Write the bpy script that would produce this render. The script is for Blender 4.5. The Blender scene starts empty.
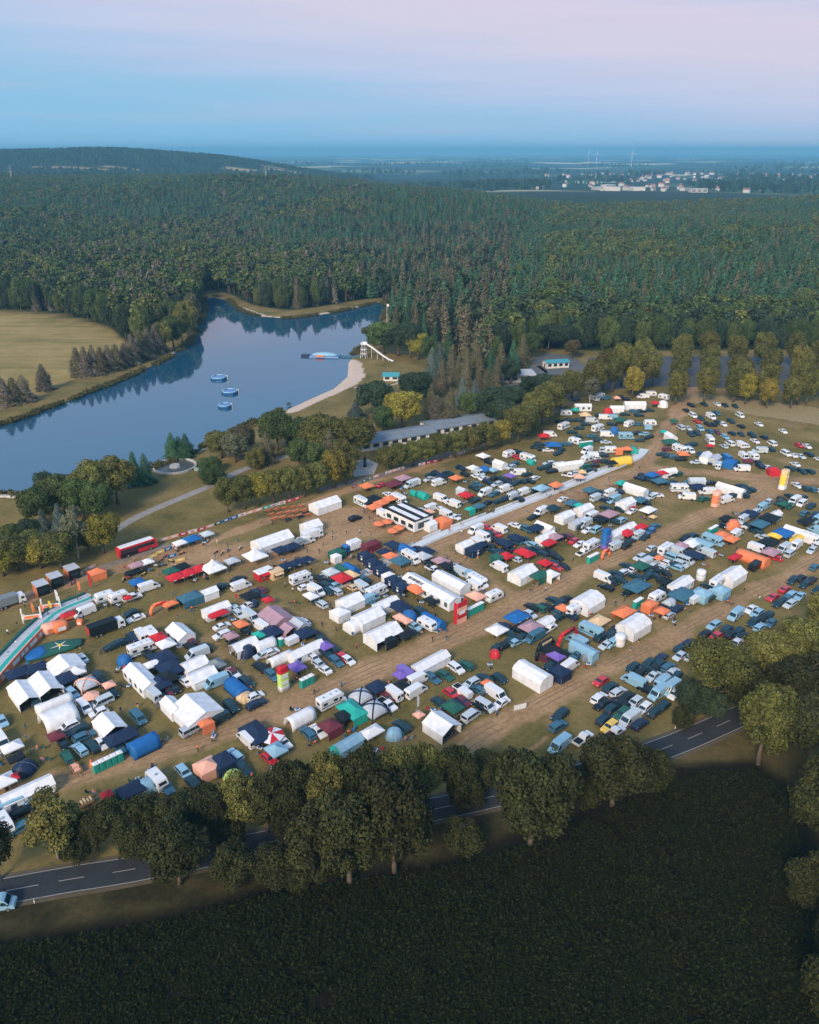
import bpy, bmesh, math, random
import numpy as np
R = math.radians
random.seed(7); rng = np.random.default_rng(11)
sc = bpy.context.scene
COL = sc.collection
# ------------------------------------------------------------------ camera
CAMH = 110.0; FPX = 804.0; PITCH = R(24.2)
W_, H_ = 819, 1024
cam_d = bpy.data.cameras.new('camera'); cam = bpy.data.objects.new('camera', cam_d); COL.objects.link(cam)
cam.location = (0, 0, CAMH); cam.rotation_euler = (math.pi/2 - PITCH, 0, 0)
cam_d.sensor_fit = 'HORIZONTAL'; cam_d.angle = 2*math.atan(W_/2/FPX)
cam_d.clip_start = 1; cam_d.clip_end = 60000
sc.camera = cam
SP, CP = math.sin(PITCH), math.cos(PITCH)

def at(px, py, z=0.0):
    """Ground position seen at a pixel of the photograph, on the level z."""
    a = (px - W_/2)/FPX; b = (py - H_/2)/FPX
    dy = CP - b*SP; dz = -SP - b*CP
    t = (CAMH - z)/-dz
    return (a*t, dy*t)
def to_px(x, y, z):
    vx, vy, vz = x, y, z - CAMH
    d = vy*CP - vz*SP; u = vy*SP + vz*CP
    return (W_/2 + FPX*vx/d, H_/2 - FPX*u/d)
def height_at(xb, yb, yt):
    """Height of an upright thing whose foot shows at (xb, yb) and whose top shows at row yt."""
    x, y = at(xb, yb); lo, hi = 0.2, 90
    for _ in range(40):
        m = (lo+hi)/2
        if to_px(x, y, m)[1] > yt: lo = m
        else: hi = m
    return lo
def px_m(px, py):
    x, y = at(px, py); return FPX/(y*CP + CAMH*SP)
HD = {'a': R(42), 'A': R(222), 'b': R(-48), 'B': R(132)}
def head(s):
    return HD[s] if s in HD else R(float(s))

# ------------------------------------------------------------------ materials
MATS = {}
def nodes_of(m):
    m.use_nodes = True; nt = m.node_tree
    return nt, nt.nodes['Principled BSDF']
def mat(name, col, rough=0.6, var=0.12, scale=1.5, spec=0.35, metal=0.0, coat=0.0, trans=0.0, objvar=0.0):
    if name in MATS: return MATS[name]
    m = bpy.data.materials.new(name); nt, p = nodes_of(m); N = nt.nodes; L = nt.links
    tc = N.new('ShaderNodeTexCoord'); no = N.new('ShaderNodeTexNoise'); no.inputs['Scale'].default_value = scale
    no.inputs['Detail'].default_value = 4
    L.new(tc.outputs['Object'], no.inputs['Vector'])
    mr = N.new('ShaderNodeMapRange'); mr.inputs[3].default_value = 1-var; mr.inputs[4].default_value = 1+var
    mr.inputs[1].default_value = .3; mr.inputs[2].default_value = .7
    L.new(no.outputs['Fac'], mr.inputs[0])
    vm = N.new('ShaderNodeVectorMath'); vm.operation = 'SCALE'; vm.inputs[0].default_value = col[:3]
    val = mr.outputs[0]
    if objvar:
        oi = N.new('ShaderNodeObjectInfo'); r2 = N.new('ShaderNodeMapRange')
        r2.inputs[3].default_value = 1-objvar; r2.inputs[4].default_value = 1+objvar
        L.new(oi.outputs['Random'], r2.inputs[0])
        mu = N.new('ShaderNodeMath'); mu.operation = 'MULTIPLY'; L.new(val, mu.inputs[0]); L.new(r2.outputs[0], mu.inputs[1]); val = mu.outputs[0]
    L.new(val, vm.inputs['Scale']); L.new(vm.outputs[0], p.inputs['Base Color'])
    p.inputs['Roughness'].default_value = rough; p.inputs['Specular IOR Level'].default_value = spec
    p.inputs['Metallic'].default_value = metal
    if coat: p.inputs['Coat Weight'].default_value = coat; p.inputs['Coat Roughness'].default_value = .12
    MATS[name] = m
    return m
PAL = dict(w=(.69,.71,.74), s=(.46,.53,.58), t=(.23,.42,.55), g=(.17,.21,.24), d=(.010,.040,.058), k=(.006,.012,.018),
           n=(.009,.024,.066), b=(.012,.12,.36), e=(.015,.10,.075), a=(.02,.36,.30), r=(.50,.018,.03), o=(.70,.20,.085),
           y=(.78,.52,.07), p=(.36,.23,.28), v=(.17,.11,.42), c=(.62,.45,.26), f=(.75,.40,.30), l=(.42,.62,.16),
           m=(.13,.025,.04), h=(.42,.46,.52), q=(.04,.13,.20))
WORD = dict(w='white', s='silver', t='light blue', g='grey', d='dark teal', k='black', n='navy', b='bright blue', e='dark green',
            a='turquoise', r='red', o='orange', y='yellow', p='mauve', v='violet', c='cream', f='peach', l='lime green', m='maroon', h='pale grey', q='slate blue')
def paint(c): return mat('paint_'+WORD[c].replace(' ', '_'), PAL[c], .28 if c not in 'dknqem' else .42, .04, .8, .5 if c not in 'dknqem' else .3, 0, .5 if c not in 'dknqem' else .08)
def cloth(c): return mat('fabric_'+WORD[c].replace(' ', '_'), PAL[c], .62, .13, .7, .3)
GLASS = mat('window_glass', (.012,.03,.045), .08, .1, 1, .6)
TYRE = mat('tyre_rubber', (.012,.012,.013), .8, .1, 3)
RIM = mat('wheel_rim', (.4,.42,.44), .35, .05, 3, .5, .6)
STEEL = mat('galvanised_steel', (.42,.45,.48), .45, .1, 2, .5, .5)
LAMP = mat('headlamp_glass', (.7,.74,.76), .15, .03, 3, .6)
TAIL = mat('tail_lamp_glass', (.4,.015,.015), .2, .05, 3, .6)
PLAST = mat('dark_plastic', (.02,.022,.025), .55, .1, 3)
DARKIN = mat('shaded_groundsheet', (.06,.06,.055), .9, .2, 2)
WOOD = mat('timber', (.30,.19,.10), .7, .2, 3)
CONC = mat('concrete', (.36,.36,.35), .85, .15, .6)

# ------------------------------------------------------------------ mesh builder
class MB:
    def __init__(s): s.v = []; s.f = []; s.mi = []
    def vert(s, p): s.v.append(tuple(p)); return len(s.v)-1
    def poly(s, pts, mi=0):
        i = len(s.v); s.v += [tuple(p) for p in pts]; s.f.append(tuple(range(i, i+len(pts)))); s.mi.append(mi); return s
    def box(s, x0, x1, y0, y1, z0, z1, mi=0, top=None):
        """top: (dx, dy) inset of the upper face."""
        tx, ty = top or (0, 0); i = len(s.v)
        s.v += [(x0,y0,z0),(x1,y0,z0),(x1,y1,z0),(x0,y1,z0),(x0+tx,y0+ty,z1),(x1-tx,y0+ty,z1),(x1-tx,y1-ty,z1),(x0+tx,y1-ty,z1)]
        for q in ((0,3,2,1),(4,5,6,7),(0,1,5,4),(1,2,6,5),(2,3,7,6),(3,0,4,7)): s.f.append(tuple(i+k for k in q)); s.mi.append(mi)
        return s
    def tube(s, p0, p1, r0, r1=None, n=8, mi=0, cap=True):
        r1 = r0 if r1 is None else r1
        a = np.array(p0, float); b = np.array(p1, float); d = b-a; d /= (np.linalg.norm(d) or 1)
        u = np.cross(d, (0,0,1) if abs(d[2]) < .9 else (1,0,0)); u /= np.linalg.norm(u); w = np.cross(d, u)
        i = len(s.v)
        for c, r in ((a, r0), (b, r1)):
            for k in range(n):
                t = 2*math.pi*k/n; s.v.append(tuple(c + r*(math.cos(t)*u + math.sin(t)*w)))
        for k in range(n):
            k2 = (k+1) % n; s.f.append((i+k, i+k2, i+n+k2, i+n+k)); s.mi.append(mi)
        if cap:
            s.f.append(tuple(i+k for k in range(n))[::-1]); s.f.append(tuple(i+n+k for k in range(n))); s.mi += [mi, mi]
        return s
    def loft(s, rings, mi=0, closed=True, caps=True):
        i = len(s.v); n = len(rings[0])
        for r in rings: s.v += [tuple(p) for p in r]
        for j in range(len(rings)-1):
            for k in range(n if closed else n-1):
                k2 = (k+1) % n; s.f.append((i+j*n+k, i+j*n+k2, i+(j+1)*n+k2, i+(j+1)*n+k)); s.mi.append(mi)
        if caps and closed:
            s.f.append(tuple(i+k for k in range(n))[::-1]); s.f.append(tuple(i+(len(rings)-1)*n+k for k in range(n))); s.mi += [mi, mi]
        return s
    def mesh(s, name, mats, smooth=False, bevel=0):
        me = bpy.data.meshes.new(name); me.from_pydata(s.v, [], s.f)
        for m in (mats if isinstance(mats, (list, tuple)) else [mats]): me.materials.append(m)
        me.polygons.foreach_set('material_index', s.mi)
        bm = bmesh.new(); bm.from_mesh(me)
        bmesh.ops.remove_doubles(bm, verts=bm.verts, dist=1e-4)
        bmesh.ops.recalc_face_normals(bm, faces=bm.faces)
        if bevel:
            es = [e for e in bm.edges if len(e.link_faces) == 2 and e.calc_face_angle(0) > .35]
            bmesh.ops.bevel(bm, geom=es, offset=bevel, segments=2, affect='EDGES', profile=.5, clamp_overlap=True)
        bm.to_mesh(me); bm.free()
        if smooth:
            me.polygons.foreach_set('use_smooth', [True]*len(me.polygons))
        me.update(); return me
    def build(s, name, mats, parent=None, smooth=False, bevel=0, loc=None):
        o = bpy.data.objects.new(name, s.mesh(name, mats, smooth, bevel)); COL.objects.link(o)
        if parent is not None: o.parent = parent
        if loc: o.location = loc
        return o
def empty(name, loc=(0,0,0), rz=0):
    o = bpy.data.objects.new(name, None); COL.objects.link(o); o.location = loc; o.rotation_euler = (0,0,rz); o.empty_display_size = .5; return o
KIDS = {}
def kids(o): return [c for c in o.children]
def copy_tree(o, parent=None):
    c = o.copy(); COL.objects.link(c)
    if parent is not None: c.parent = parent
    for ch in TREE.get(o.name, ()): copy_tree(ch, c)
    return c
TREE = {}
def freeze(root):
    """remember a prototype's parts so that copies need no search"""
    allk = {}
    for o in root.children_recursive: allk.setdefault(o.parent.name, []).append(o)
    for k, v in allk.items(): TREE[k] = v
    return root
PROTO = {}
def instance(key, maker):
    """first call builds the thing, later calls copy it with its parts"""
    if key not in PROTO:
        r = maker(); freeze(r); PROTO[key] = r; return r
    return copy_tree(PROTO[key])
def tag(o, label=None, cat=None, group=None, kind=None):
    if label: o['label'] = label
    if cat: o['category'] = cat
    if group: o['group'] = group
    if kind: o['kind'] = kind
    return o
THINGS = []      # (object, description, px, py, group)
LANDMARKS = []   # (px, py, short phrase)
# ------------------------------------------------------------------ vehicles (x is forward)
def hw_at(z, W, zb, H, taper): return W/2*(1 - taper*max(0, (z-zb)/(H-zb))) if z > zb else W/2*(0.94 if z < .42 else 1)
def profile_body(prof, W, zb, H, taper, bev=.07):
    m = MB(); n = len(prof)
    for sgn in (-1, 1):
        for x, z in prof: m.v.append((x, sgn*hw_at(z, W, zb, H, taper), z))
    m.f.append(tuple(range(n))); m.f.append(tuple(range(2*n-1, n-1, -1)))
    for k in range(n): m.f.append((k, n+k, n+(k+1) % n, (k+1) % n))
    m.mi = [0]*len(m.f); return m
def cross_glass(m, p0, p1, W, zb, H, taper, t0=.1, t1=.9, wf=.86, off=.02, mi=0):
    """a pane across the car on the sloping segment p0-p1, a little proud of it"""
    (x0, z0), (x1, z1) = p0, p1
    q0 = (x0+(x1-x0)*t0, z0+(z1-z0)*t0); q1 = (x0+(x1-x0)*t1, z0+(z1-z0)*t1)
    dx, dz = x1-x0, z1-z0; l = math.hypot(dx, dz); nx, nz = dz/l, -dx/l
    if nz < -1e-6 : nx, nz = -nx, -nz
    if abs(nz) < 1e-6: nx = 1 if x0 > 0 else -1
    w0 = hw_at(q0[1], W, zb, H, taper)*wf; w1 = hw_at(q1[1], W, zb, H, taper)*wf
    a = [(q0[0]+nx*off, -w0, q0[1]+nz*off), (q0[0]+nx*off, w0, q0[1]+nz*off), (q1[0]+nx*off, w1, q1[1]+nz*off), (q1[0]+nx*off, -w1, q1[1]+nz*off)]
    b = [(x-nx*.05, y, z-nz*.05) for x, y, z in a]
    m.loft([b, a], mi)
def side_glass(m, poly, W, zb, H, taper, sgn, off=.02, mi=0):
    a = [(x, sgn*(hw_at(z, W, zb, H, taper)+off), z) for x, z in poly]
    b = [(x, y-sgn*.05, z) for x, y, z in a]
    m.loft([b, a], mi)
def wheel_mesh(r, w=.2):
    m = MB(); m.tube((0,-w/2,0), (0,w/2,0), r, n=14, mi=0)
    m.tube((0,-w/2-.012,0), (0,w/2+.012,0), r*.62, n=10, mi=1); return m
WH = {}
def add_wheels(root, xs, W, r=.31, w=.2):
    for x in xs:
        for s in (-1, 1):
            k = (r, w)
            if k not in WH: WH[k] = wheel_mesh(r, w).mesh('wheel', [TYRE, RIM])
            o = bpy.data.objects.new('wheel', WH[k]); COL.objects.link(o); o.parent = root; o.location = (x, s*(W/2-w/2+.02), r)
SPECS = {
 # prof (side outline from front bumper low, clockwise over the roof), zb, taper, W, windscreen seg, rear seg, side windows
 'hatch': dict(W=1.76, zb=.93, H=1.47, taper=.17, prof=[(2.02,.25),(2.08,.55),(1.98,.80),(1.05,.95),(.35,1.40),(-.2,1.47),(-1.35,1.42),(-1.85,.98),(-1.98,.72),(-1.97,.28)],
               ws=(3,4), rw=(6,7), side=[[(.86,.98),(.34,1.34),(-.25,1.39),(-.3,.98)],[(-.38,.98),(-.34,1.39),(-1.2,1.35),(-1.55,1.0)]], wx=(1.28,-1.22), name='hatchback'),
 'estate': dict(W=1.82, zb=.95, H=1.48, taper=.17, prof=[(2.30,.25),(2.36,.55),(2.24,.80),(1.15,.96),(.42,1.42),(-.3,1.48),(-1.9,1.43),(-2.22,1.0),(-2.3,.72),(-2.28,.28)],
               ws=(3,4), rw=(6,7), side=[[(.95,.99),(.42,1.36),(-.3,1.40),(-.35,.99)],[(-.43,.99),(-.38,1.40),(-1.78,1.36),(-2.0,1.02)]], wx=(1.45,-1.35), name='estate car'),
 'saloon': dict(W=1.80, zb=.93, H=1.44, taper=.2, prof=[(2.28,.25),(2.34,.55),(2.2,.78),(1.1,.94),(.35,1.38),(-.2,1.44),(-.95,1.40),(-1.6,1.02),(-2.25,.97),(-2.34,.7),(-2.28,.28)],
               ws=(3,4), rw=(6,7), side=[[(.9,.97),(.35,1.32),(-.2,1.36),(-.25,.97)],[(-.33,.97),(-.3,1.36),(-.85,1.33),(-1.35,1.0)]], wx=(1.42,-1.38), name='saloon car'),
 'suv': dict(W=1.90, zb=1.08, H=1.70, taper=.14, prof=[(2.25,.32),(2.32,.7),(2.2,.98),(1.2,1.12),(.6,1.62),(0,1.70),(-1.9,1.66),(-2.2,1.12),(-2.28,.8),(-2.25,.35)],
               ws=(3,4), rw=(6,7), side=[[(1.0,1.14),(.58,1.56),(-.15,1.62),(-.2,1.14)],[(-.28,1.14),(-.24,1.62),(-1.8,1.58),(-1.98,1.16)]], wx=(1.4,-1.35), name='off-road car'),
 'mpv': dict(W=1.92, zb=1.12, H=1.95, taper=.11, prof=[(2.4,.3),(2.45,.65),(2.35,.95),(1.85,1.14),(1.15,1.86),(.7,1.95),(-2.2,1.92),(-2.42,1.15),(-2.45,.5),(-2.42,.3)],
               ws=(3,4), rw=(6,7), side=[[(1.62,1.18),(1.12,1.74),(.62,1.80),(.6,1.18)],[(.5,1.18),(.52,1.80),(-.75,1.80),(-.75,1.18)],[(-.85,1.18),(-.85,1.80),(-2.05,1.78),(-2.2,1.2)]], wx=(1.55,-1.4), name='minibus'),
 'van': dict(W=2.0, zb=1.3, H=2.45, taper=.07, prof=[(2.85,.32),(2.92,.7),(2.8,1.05),(2.2,1.3),(1.55,2.25),(1.1,2.45),(-2.7,2.42),(-2.88,2.2),(-2.9,.5),(-2.88,.35)],
               ws=(3,4), rw=None, side=[[(2.0,1.34),(1.5,2.0),(.95,2.02),(.95,1.34)]], wx=(1.85,-1.65), name='panel van'),
}
CARKINDS = dict(C='hatch', E='estate', S='saloon', U='suv', B='mpv', P='van')
def make_car(kind, c, whole):
    s = SPECS[kind]; W, zb, H, tp = s['W'], s['zb'], s['H'], s['taper']; pf = s['prof']
    nm = {'mpv': 'minibus', 'van': 'panel_van'}.get(kind, 'car')
    body = profile_body(pf, W, zb, H, tp); bm_ = body.mesh('body', paint(c), False, .06)
    gl = []
    m = MB(); cross_glass(m, pf[s['ws'][0]], pf[s['ws'][1]], W, zb, H, tp); gl.append(('windscreen', m))
    if s['rw']:
        m = MB(); cross_glass(m, pf[s['rw'][0]], pf[s['rw'][1]], W, zb, H, tp, .1, .85); gl.append(('rear_window', m))
    else:
        m = MB()
        for y in (-.5, .5): m.box(-2.935, -2.89, y-.33, y+.33, 1.35, 2.0)
        gl.append(('rear_window', m))
    for poly in s['side']:
        for sg in (-1, 1):
            m = MB(); side_glass(m, poly, W, zb, H, tp, sg); gl.append(('side_window', m))
    r = .35 if kind in ('suv', 'van') else .32
    if whole:   # far away: one mesh
        mats = [paint(c), GLASS, TYRE, RIM]
        me = bm_; bm = bmesh.new(); bm.from_mesh(me)
        base = len(bm.faces)
        def add(mb, mi):
            vs = [bm.verts.new(p) for p in mb.v]
            for f in mb.f:
                try: bm.faces.new([vs[i] for i in f]).material_index = mi
                except ValueError: pass
        for _, g in gl: add(g, 1)
        for x in s['wx']:
            for sg in (-1, 1):
                w = MB(); w.tube((x, sg*(W/2-.18), r), (x, sg*(W/2+.02), r), r, n=10); add(w, 2)
        bmesh.ops.recalc_face_normals(bm, faces=bm.faces); bm.to_mesh(me); bm.free()
        for q in mats[1:]: me.materials.append(q)
        o = bpy.data.objects.new(nm, me); COL.objects.link(o); return o
    root = empty(nm); o = bpy.data.objects.new('body', bm_); COL.objects.link(o); o.parent = root
    for n_, g in gl: g.build(n_, GLASS, root)
    add_wheels(root, s['wx'], W, r)
    zf = pf[2][1]-.16; xf = pf[2][0]
    for sg in (-1, 1):
        MB().box(xf-.06, xf+.07, sg*W*.36-.17, sg*W*.36+.17, zf-.05, zf+.09).build('headlight', LAMP, root)
        xr = min(p[0] for p in pf); MB().box(xr-.02, xr+.14, sg*W*.41-.1, sg*W*.41+.1, zb-.22, zb+.02).build('tail_light', TAIL, root)
        MB().box(pf[3][0]-.28, pf[3][0]-.1, sg*(W/2-.01) if sg > 0 else sg*(W/2+.17), sg*(W/2+.17) if sg > 0 else sg*(W/2-.01), zb+.02, zb+.17).build('wing_mirror', PLAST, root)
    return root
def panes(root, rects, W, name='window'):
    """rects: (side, x0, x1, z0, z1); side -1/1 = long sides, 'f'/'r' front/rear faces given with x, y0, y1"""
    for sd, a, b, z0, z1 in rects:
        m = MB()
        y = sd*W/2; m.box(a, b, min(y, y+sd*.03)-.01, max(y, y+sd*.03)+.01, z0, z1); m.build(name, GLASS, root)
def make_motorhome(c, L=6.6):
    W = 2.25; H = 2.95; root = empty('motorhome'); x = L/2
    pf = [(x,.4),(x+.03,.9),(x-.15,1.15),(x-.75,1.32),(x-1.2,2.0),(x-.55,2.15),(x-.5,2.5),(x-1.1,H),(-x+.15,H-.03),(-x,H-.25),(-x,.55),(-x+.2,.4)]
    profile_body(pf, W, 1.3, H, .03).build('body', paint(c), root, False, .07)
    m = MB(); cross_glass(m, pf[3], pf[4], W*.95, 1.3, H, .05, .08, .95); m.build('windscreen', GLASS, root)
    for sg in (-1, 1):
        panes(root, [(sg, x-1.75, x-1.2, 1.4, 2.0)], W, 'cab_window'); panes(root, [(sg, x-3.3, x-2.3, 1.6, 2.2), (sg, -x+.6, -x+1.6, 1.6, 2.2)], W)
        s = MB(); s.box(-x+.1, x-1.4, min(sg*W/2, sg*(W/2+.008)), max(sg*W/2, sg*(W/2+.008)), 1.05, 1.3); s.build('side_stripe', paint('q'), root)
    for xx in (-x+1.2, -.3, 1.2): MB().box(xx, xx+.5, -.28, .28, H-.02, H+.1, top=(.06,.06)).build('roof_hatch', mat('hatch_acrylic', (.3,.36,.4), .25), root)
    MB().box(-x-.03, -x+.01, -.55, .55, 1.65, 2.25).build('rear_window', GLASS, root)
    add_wheels(root, (x-1.0, -x+1.6), W, .34)
    for sg in (-1, 1): MB().box(x-.05, x+.06, sg*.8-.16, sg*.8+.16, .8, 1.0).build('headlight', LAMP, root)
    return root
def make_caravan(c, L=5.4):
    W = 2.25; H = 2.6; root = empty('caravan'); x = L/2
    pf = [(x-.1,.45),(x,1.1),(x-.1,1.6),(x-.55,H-.15),(x-1.0,H),(-x+.7,H),(-x+.3,H-.2),(-x,1.3),(-x+.05,.45)]
    profile_body(pf, W, 1.3, H, .03).build('body', paint(c), root, False, .09)
    for sg in (-1, 1):
        panes(root, [(sg, .5, 1.7, 1.25, 1.85), (sg, -1.9, -.9, 1.25, 1.85)], W)
        s = MB(); s.box(-x+.2, x-.2, min(sg*W/2, sg*(W/2+.008)), max(sg*W/2, sg*(W/2+.008)), .8, .95); s.build('side_stripe', paint('q'), root)
    m = MB(); cross_glass(m, pf[2], pf[3], W, 1.3, H, .03, .1, .7, .7); m.build('front_window', GLASS, root)
    MB().box(-x-.02+.13, -x+.2, -.7, .7, 1.5, 2.0).build('rear_window', GLASS, root)
    MB().box(-.3, .35, -.33, .33, H-.02, H+.1, top=(.06,.06)).build('roof_hatch', mat('hatch_acrylic', (.3,.36,.4), .25), root)
    m = MB()
    for sg in (-1, 1): m.tube((x-.2, sg*.7, .45), (x+1.1, 0, .48), .05, n=6)
    m.tube((x+.8, 0, 0), (x+.8, 0, .5), .05, n=6); m.build('drawbar', STEEL, root)
    add_wheels(root, (0,), W, .31); return root
def make_pickup(c, load='k'):
    W = 1.85; root = empty('pickup_truck')
    pf = [(2.6,.35),(2.66,.7),(2.55,.98),(1.5,1.1),(.95,1.66),(.5,1.74),(-.3,1.72),(-.55,1.1),(-.56,.4)]
    profile_body(pf, W, 1.06, 1.74, .14).build('body', paint(c), root, False, .06)
    m = MB(); cross_glass(m, pf[3], pf[4], W, 1.06, 1.74, .14); m.build('windscreen', GLASS, root)
    for sg in (-1, 1):
        m = MB(); side_glass(m, [(1.25,1.12),(.9,1.6),(-.2,1.64),(-.35,1.12)], W, 1.06, 1.74, .14, sg); m.build('side_window', GLASS, root)
    b = MB(); b.box(-2.6, -.6, -.92, .92, .5, .62); b.box(-2.6, -.6, -.92, -.84, .63, 1.08); b.box(-2.6, -.6, .84, .92, .63, 1.08); b.box(-2.6, -2.52, -.83, .83, .63, 1.08); b.box(-.68, -.6, -.83, .83, .63, 1.08)
    b.build('load_bed', paint(c), root)
    MB().box(-2.4, -.8, -.74, .74, .64, 1.2, top=(.1,.1)).build('load_cover', cloth(load), root)
    add_wheels(root, (1.65, -1.65), W, .37, .24); return root
def make_lorry(c, c2, L=9.5, H=3.3):
    """cab in colour c, cargo body in colour c2"""
    W = 2.5; root = empty('lorry'); x = L/2
    pf = [(x,.5),(x+.02,1.2),(x-.12,2.55),(x-.4,2.75),(x-1.9,2.75),(x-1.9,.5)]
    profile_body(pf, W*.95, 1.5, 2.75, .05).build('cab', paint(c), root, False, .08)
    m = MB(); cross_glass(m, pf[1], pf[2], W*.95, 1.5, 2.75, .05, .25, .85); m.build('windscreen', GLASS, root)
    for sg in (-1, 1): panes(root, [(sg, x-1.2, x-.45, 1.55, 2.2)], W*.95, 'cab_window')
    b = MB(); b.box(-x, x-2.05, -W/2, W/2, .95, H); b.build('cargo_body', cloth(c2), root, False, .05)
    f = MB(); f.box(-x+.1, x-.6, -.45, .45, .55, .94); f.build('chassis', PLAST, root)
    d = MB(); d.box(-x-.03, -x-.005, -W/2+.1, W/2-.1, 1.05, H-.1); d.build('rear_door', paint('r' if c2 == 'k' else 's'), root)
    add_wheels(root, (x-1.0, -x+2.6, -x+1.5), W, .48, .3); return root
def make_coach(c, c2, roof, L=12.2, H=3.5):
    W = 2.5; root = empty('coach'); x = L/2
    pf = [(x-.1,.4),(x,.9),(x-.1,1.6),(x-.5,H-.35),(x-.9,H-.1),(-x+.3,H-.1),(-x+.05,H-.4),(-x,.9),(-x+.05,.4)]
    profile_body(pf, W, 1.4, H, .03).build('body', paint(c), root, False, .1)
    MB().box(-x+.5, x-1.1, -W/2+.12, W/2-.12, H-.1, H+.06, top=(.2,.2)).build('roof', paint(roof), root, False, .04)
    m = MB(); cross_glass(m, pf[2], pf[3], W, 1.4, H, .03, .05, .9); m.build('windscreen', GLASS, root)
    for sg in (-1, 1):
        n = 6
        for k in range(n):
            a = -x+.6+k*(L-1.6)/n; panes(root, [(sg, a, a+(L-1.6)/n-.1, 1.75, 2.75)], W, 'side_window')
        s = MB(); y = sg*W/2; s.box(-x+.3, -x+.3+L*.45, min(y, y+sg*.012), max(y, y+sg*.012), .55, 1.6); s.build('side_panel', paint(c2), root)
    add_wheels(root, (x-2.4, -x+2.6), W, .5, .3); return root
def make_box_trailer(c, L=3.2, W=1.8, H=2.1):
    root = empty('box_trailer'); x = L/2
    MB().box(-x, x, -W/2, W/2, .5, H, top=(.04,.04)).build('body', paint(c), root, False, .05)
    m = MB()
    for sg in (-1, 1): m.tube((x-.1, sg*.5, .5), (x+1.1, 0, .5), .045, n=6)
    m.tube((x+.8, 0, 0), (x+.8, 0, .5), .05, n=6); m.build('drawbar', STEEL, root)
    MB().box(-x-.03, -x-.005, -W/2+.1, W/2-.1, .6, H-.12).build('rear_door', paint('s' if c == 'w' else 'g'), root)
    add_wheels(root, (0,), W+.2, .3); return root
def make_flat_trailer(c):
    root = empty('flat_trailer')
    b = MB(); b.box(-1.5, 1.5, -.85, .85, .5, .6); b.box(-1.5, 1.5, -.85, -.8, .61, .95); b.box(-1.5, 1.5, .8, .85, .61, .95); b.box(-1.5, -1.45, -.79, .79, .61, .95); b.box(1.45, 1.5, -.79, .79, .61, .95)
    b.build('load_bed', WOOD, root)
    l = MB()
    for k in range(5): l.box(-1.3+k*.55, -.9+k*.55, -.6+.1*(k % 2), .5+.1*(k % 3), .61, 1.0+.1*(k % 3), top=(.05,.05))
    l.build('load', cloth(c), root)
    m = MB(); m.tube((1.4, 0, .5), (2.5, 0, .5), .05, n=6); m.build('drawbar', STEEL, root)
    add_wheels(root, (0,), 1.9, .3); return root
def make_container(c, L=3.2, W=3.8, H=3.1):
    """catering box with an orange end and a pale flat roof"""
    root = empty('catering_container'); x = L/2
    m = MB(); m.box(-x, x, -W/2, W/2, .15, H); m.build('body', paint('k'), root, False, .03)
    m = MB(); m.box(-x-.1, x+.1, -W/2-.1, W/2+.1, H+.004, H+.18); m.build('roof', cloth('h'), root)
    m = MB(); m.box(-x-.04, -x-.004, -W/2+.1, W/2-.1, .3, H-.15); m.build('front_panel', paint(c), root)
    m = MB(); m.box(-x+.3, x-.3, -W/2-.06, -W/2-.004, 1.2, 2.4); m.build('serving_hatch', GLASS, root)
    return root
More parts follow.
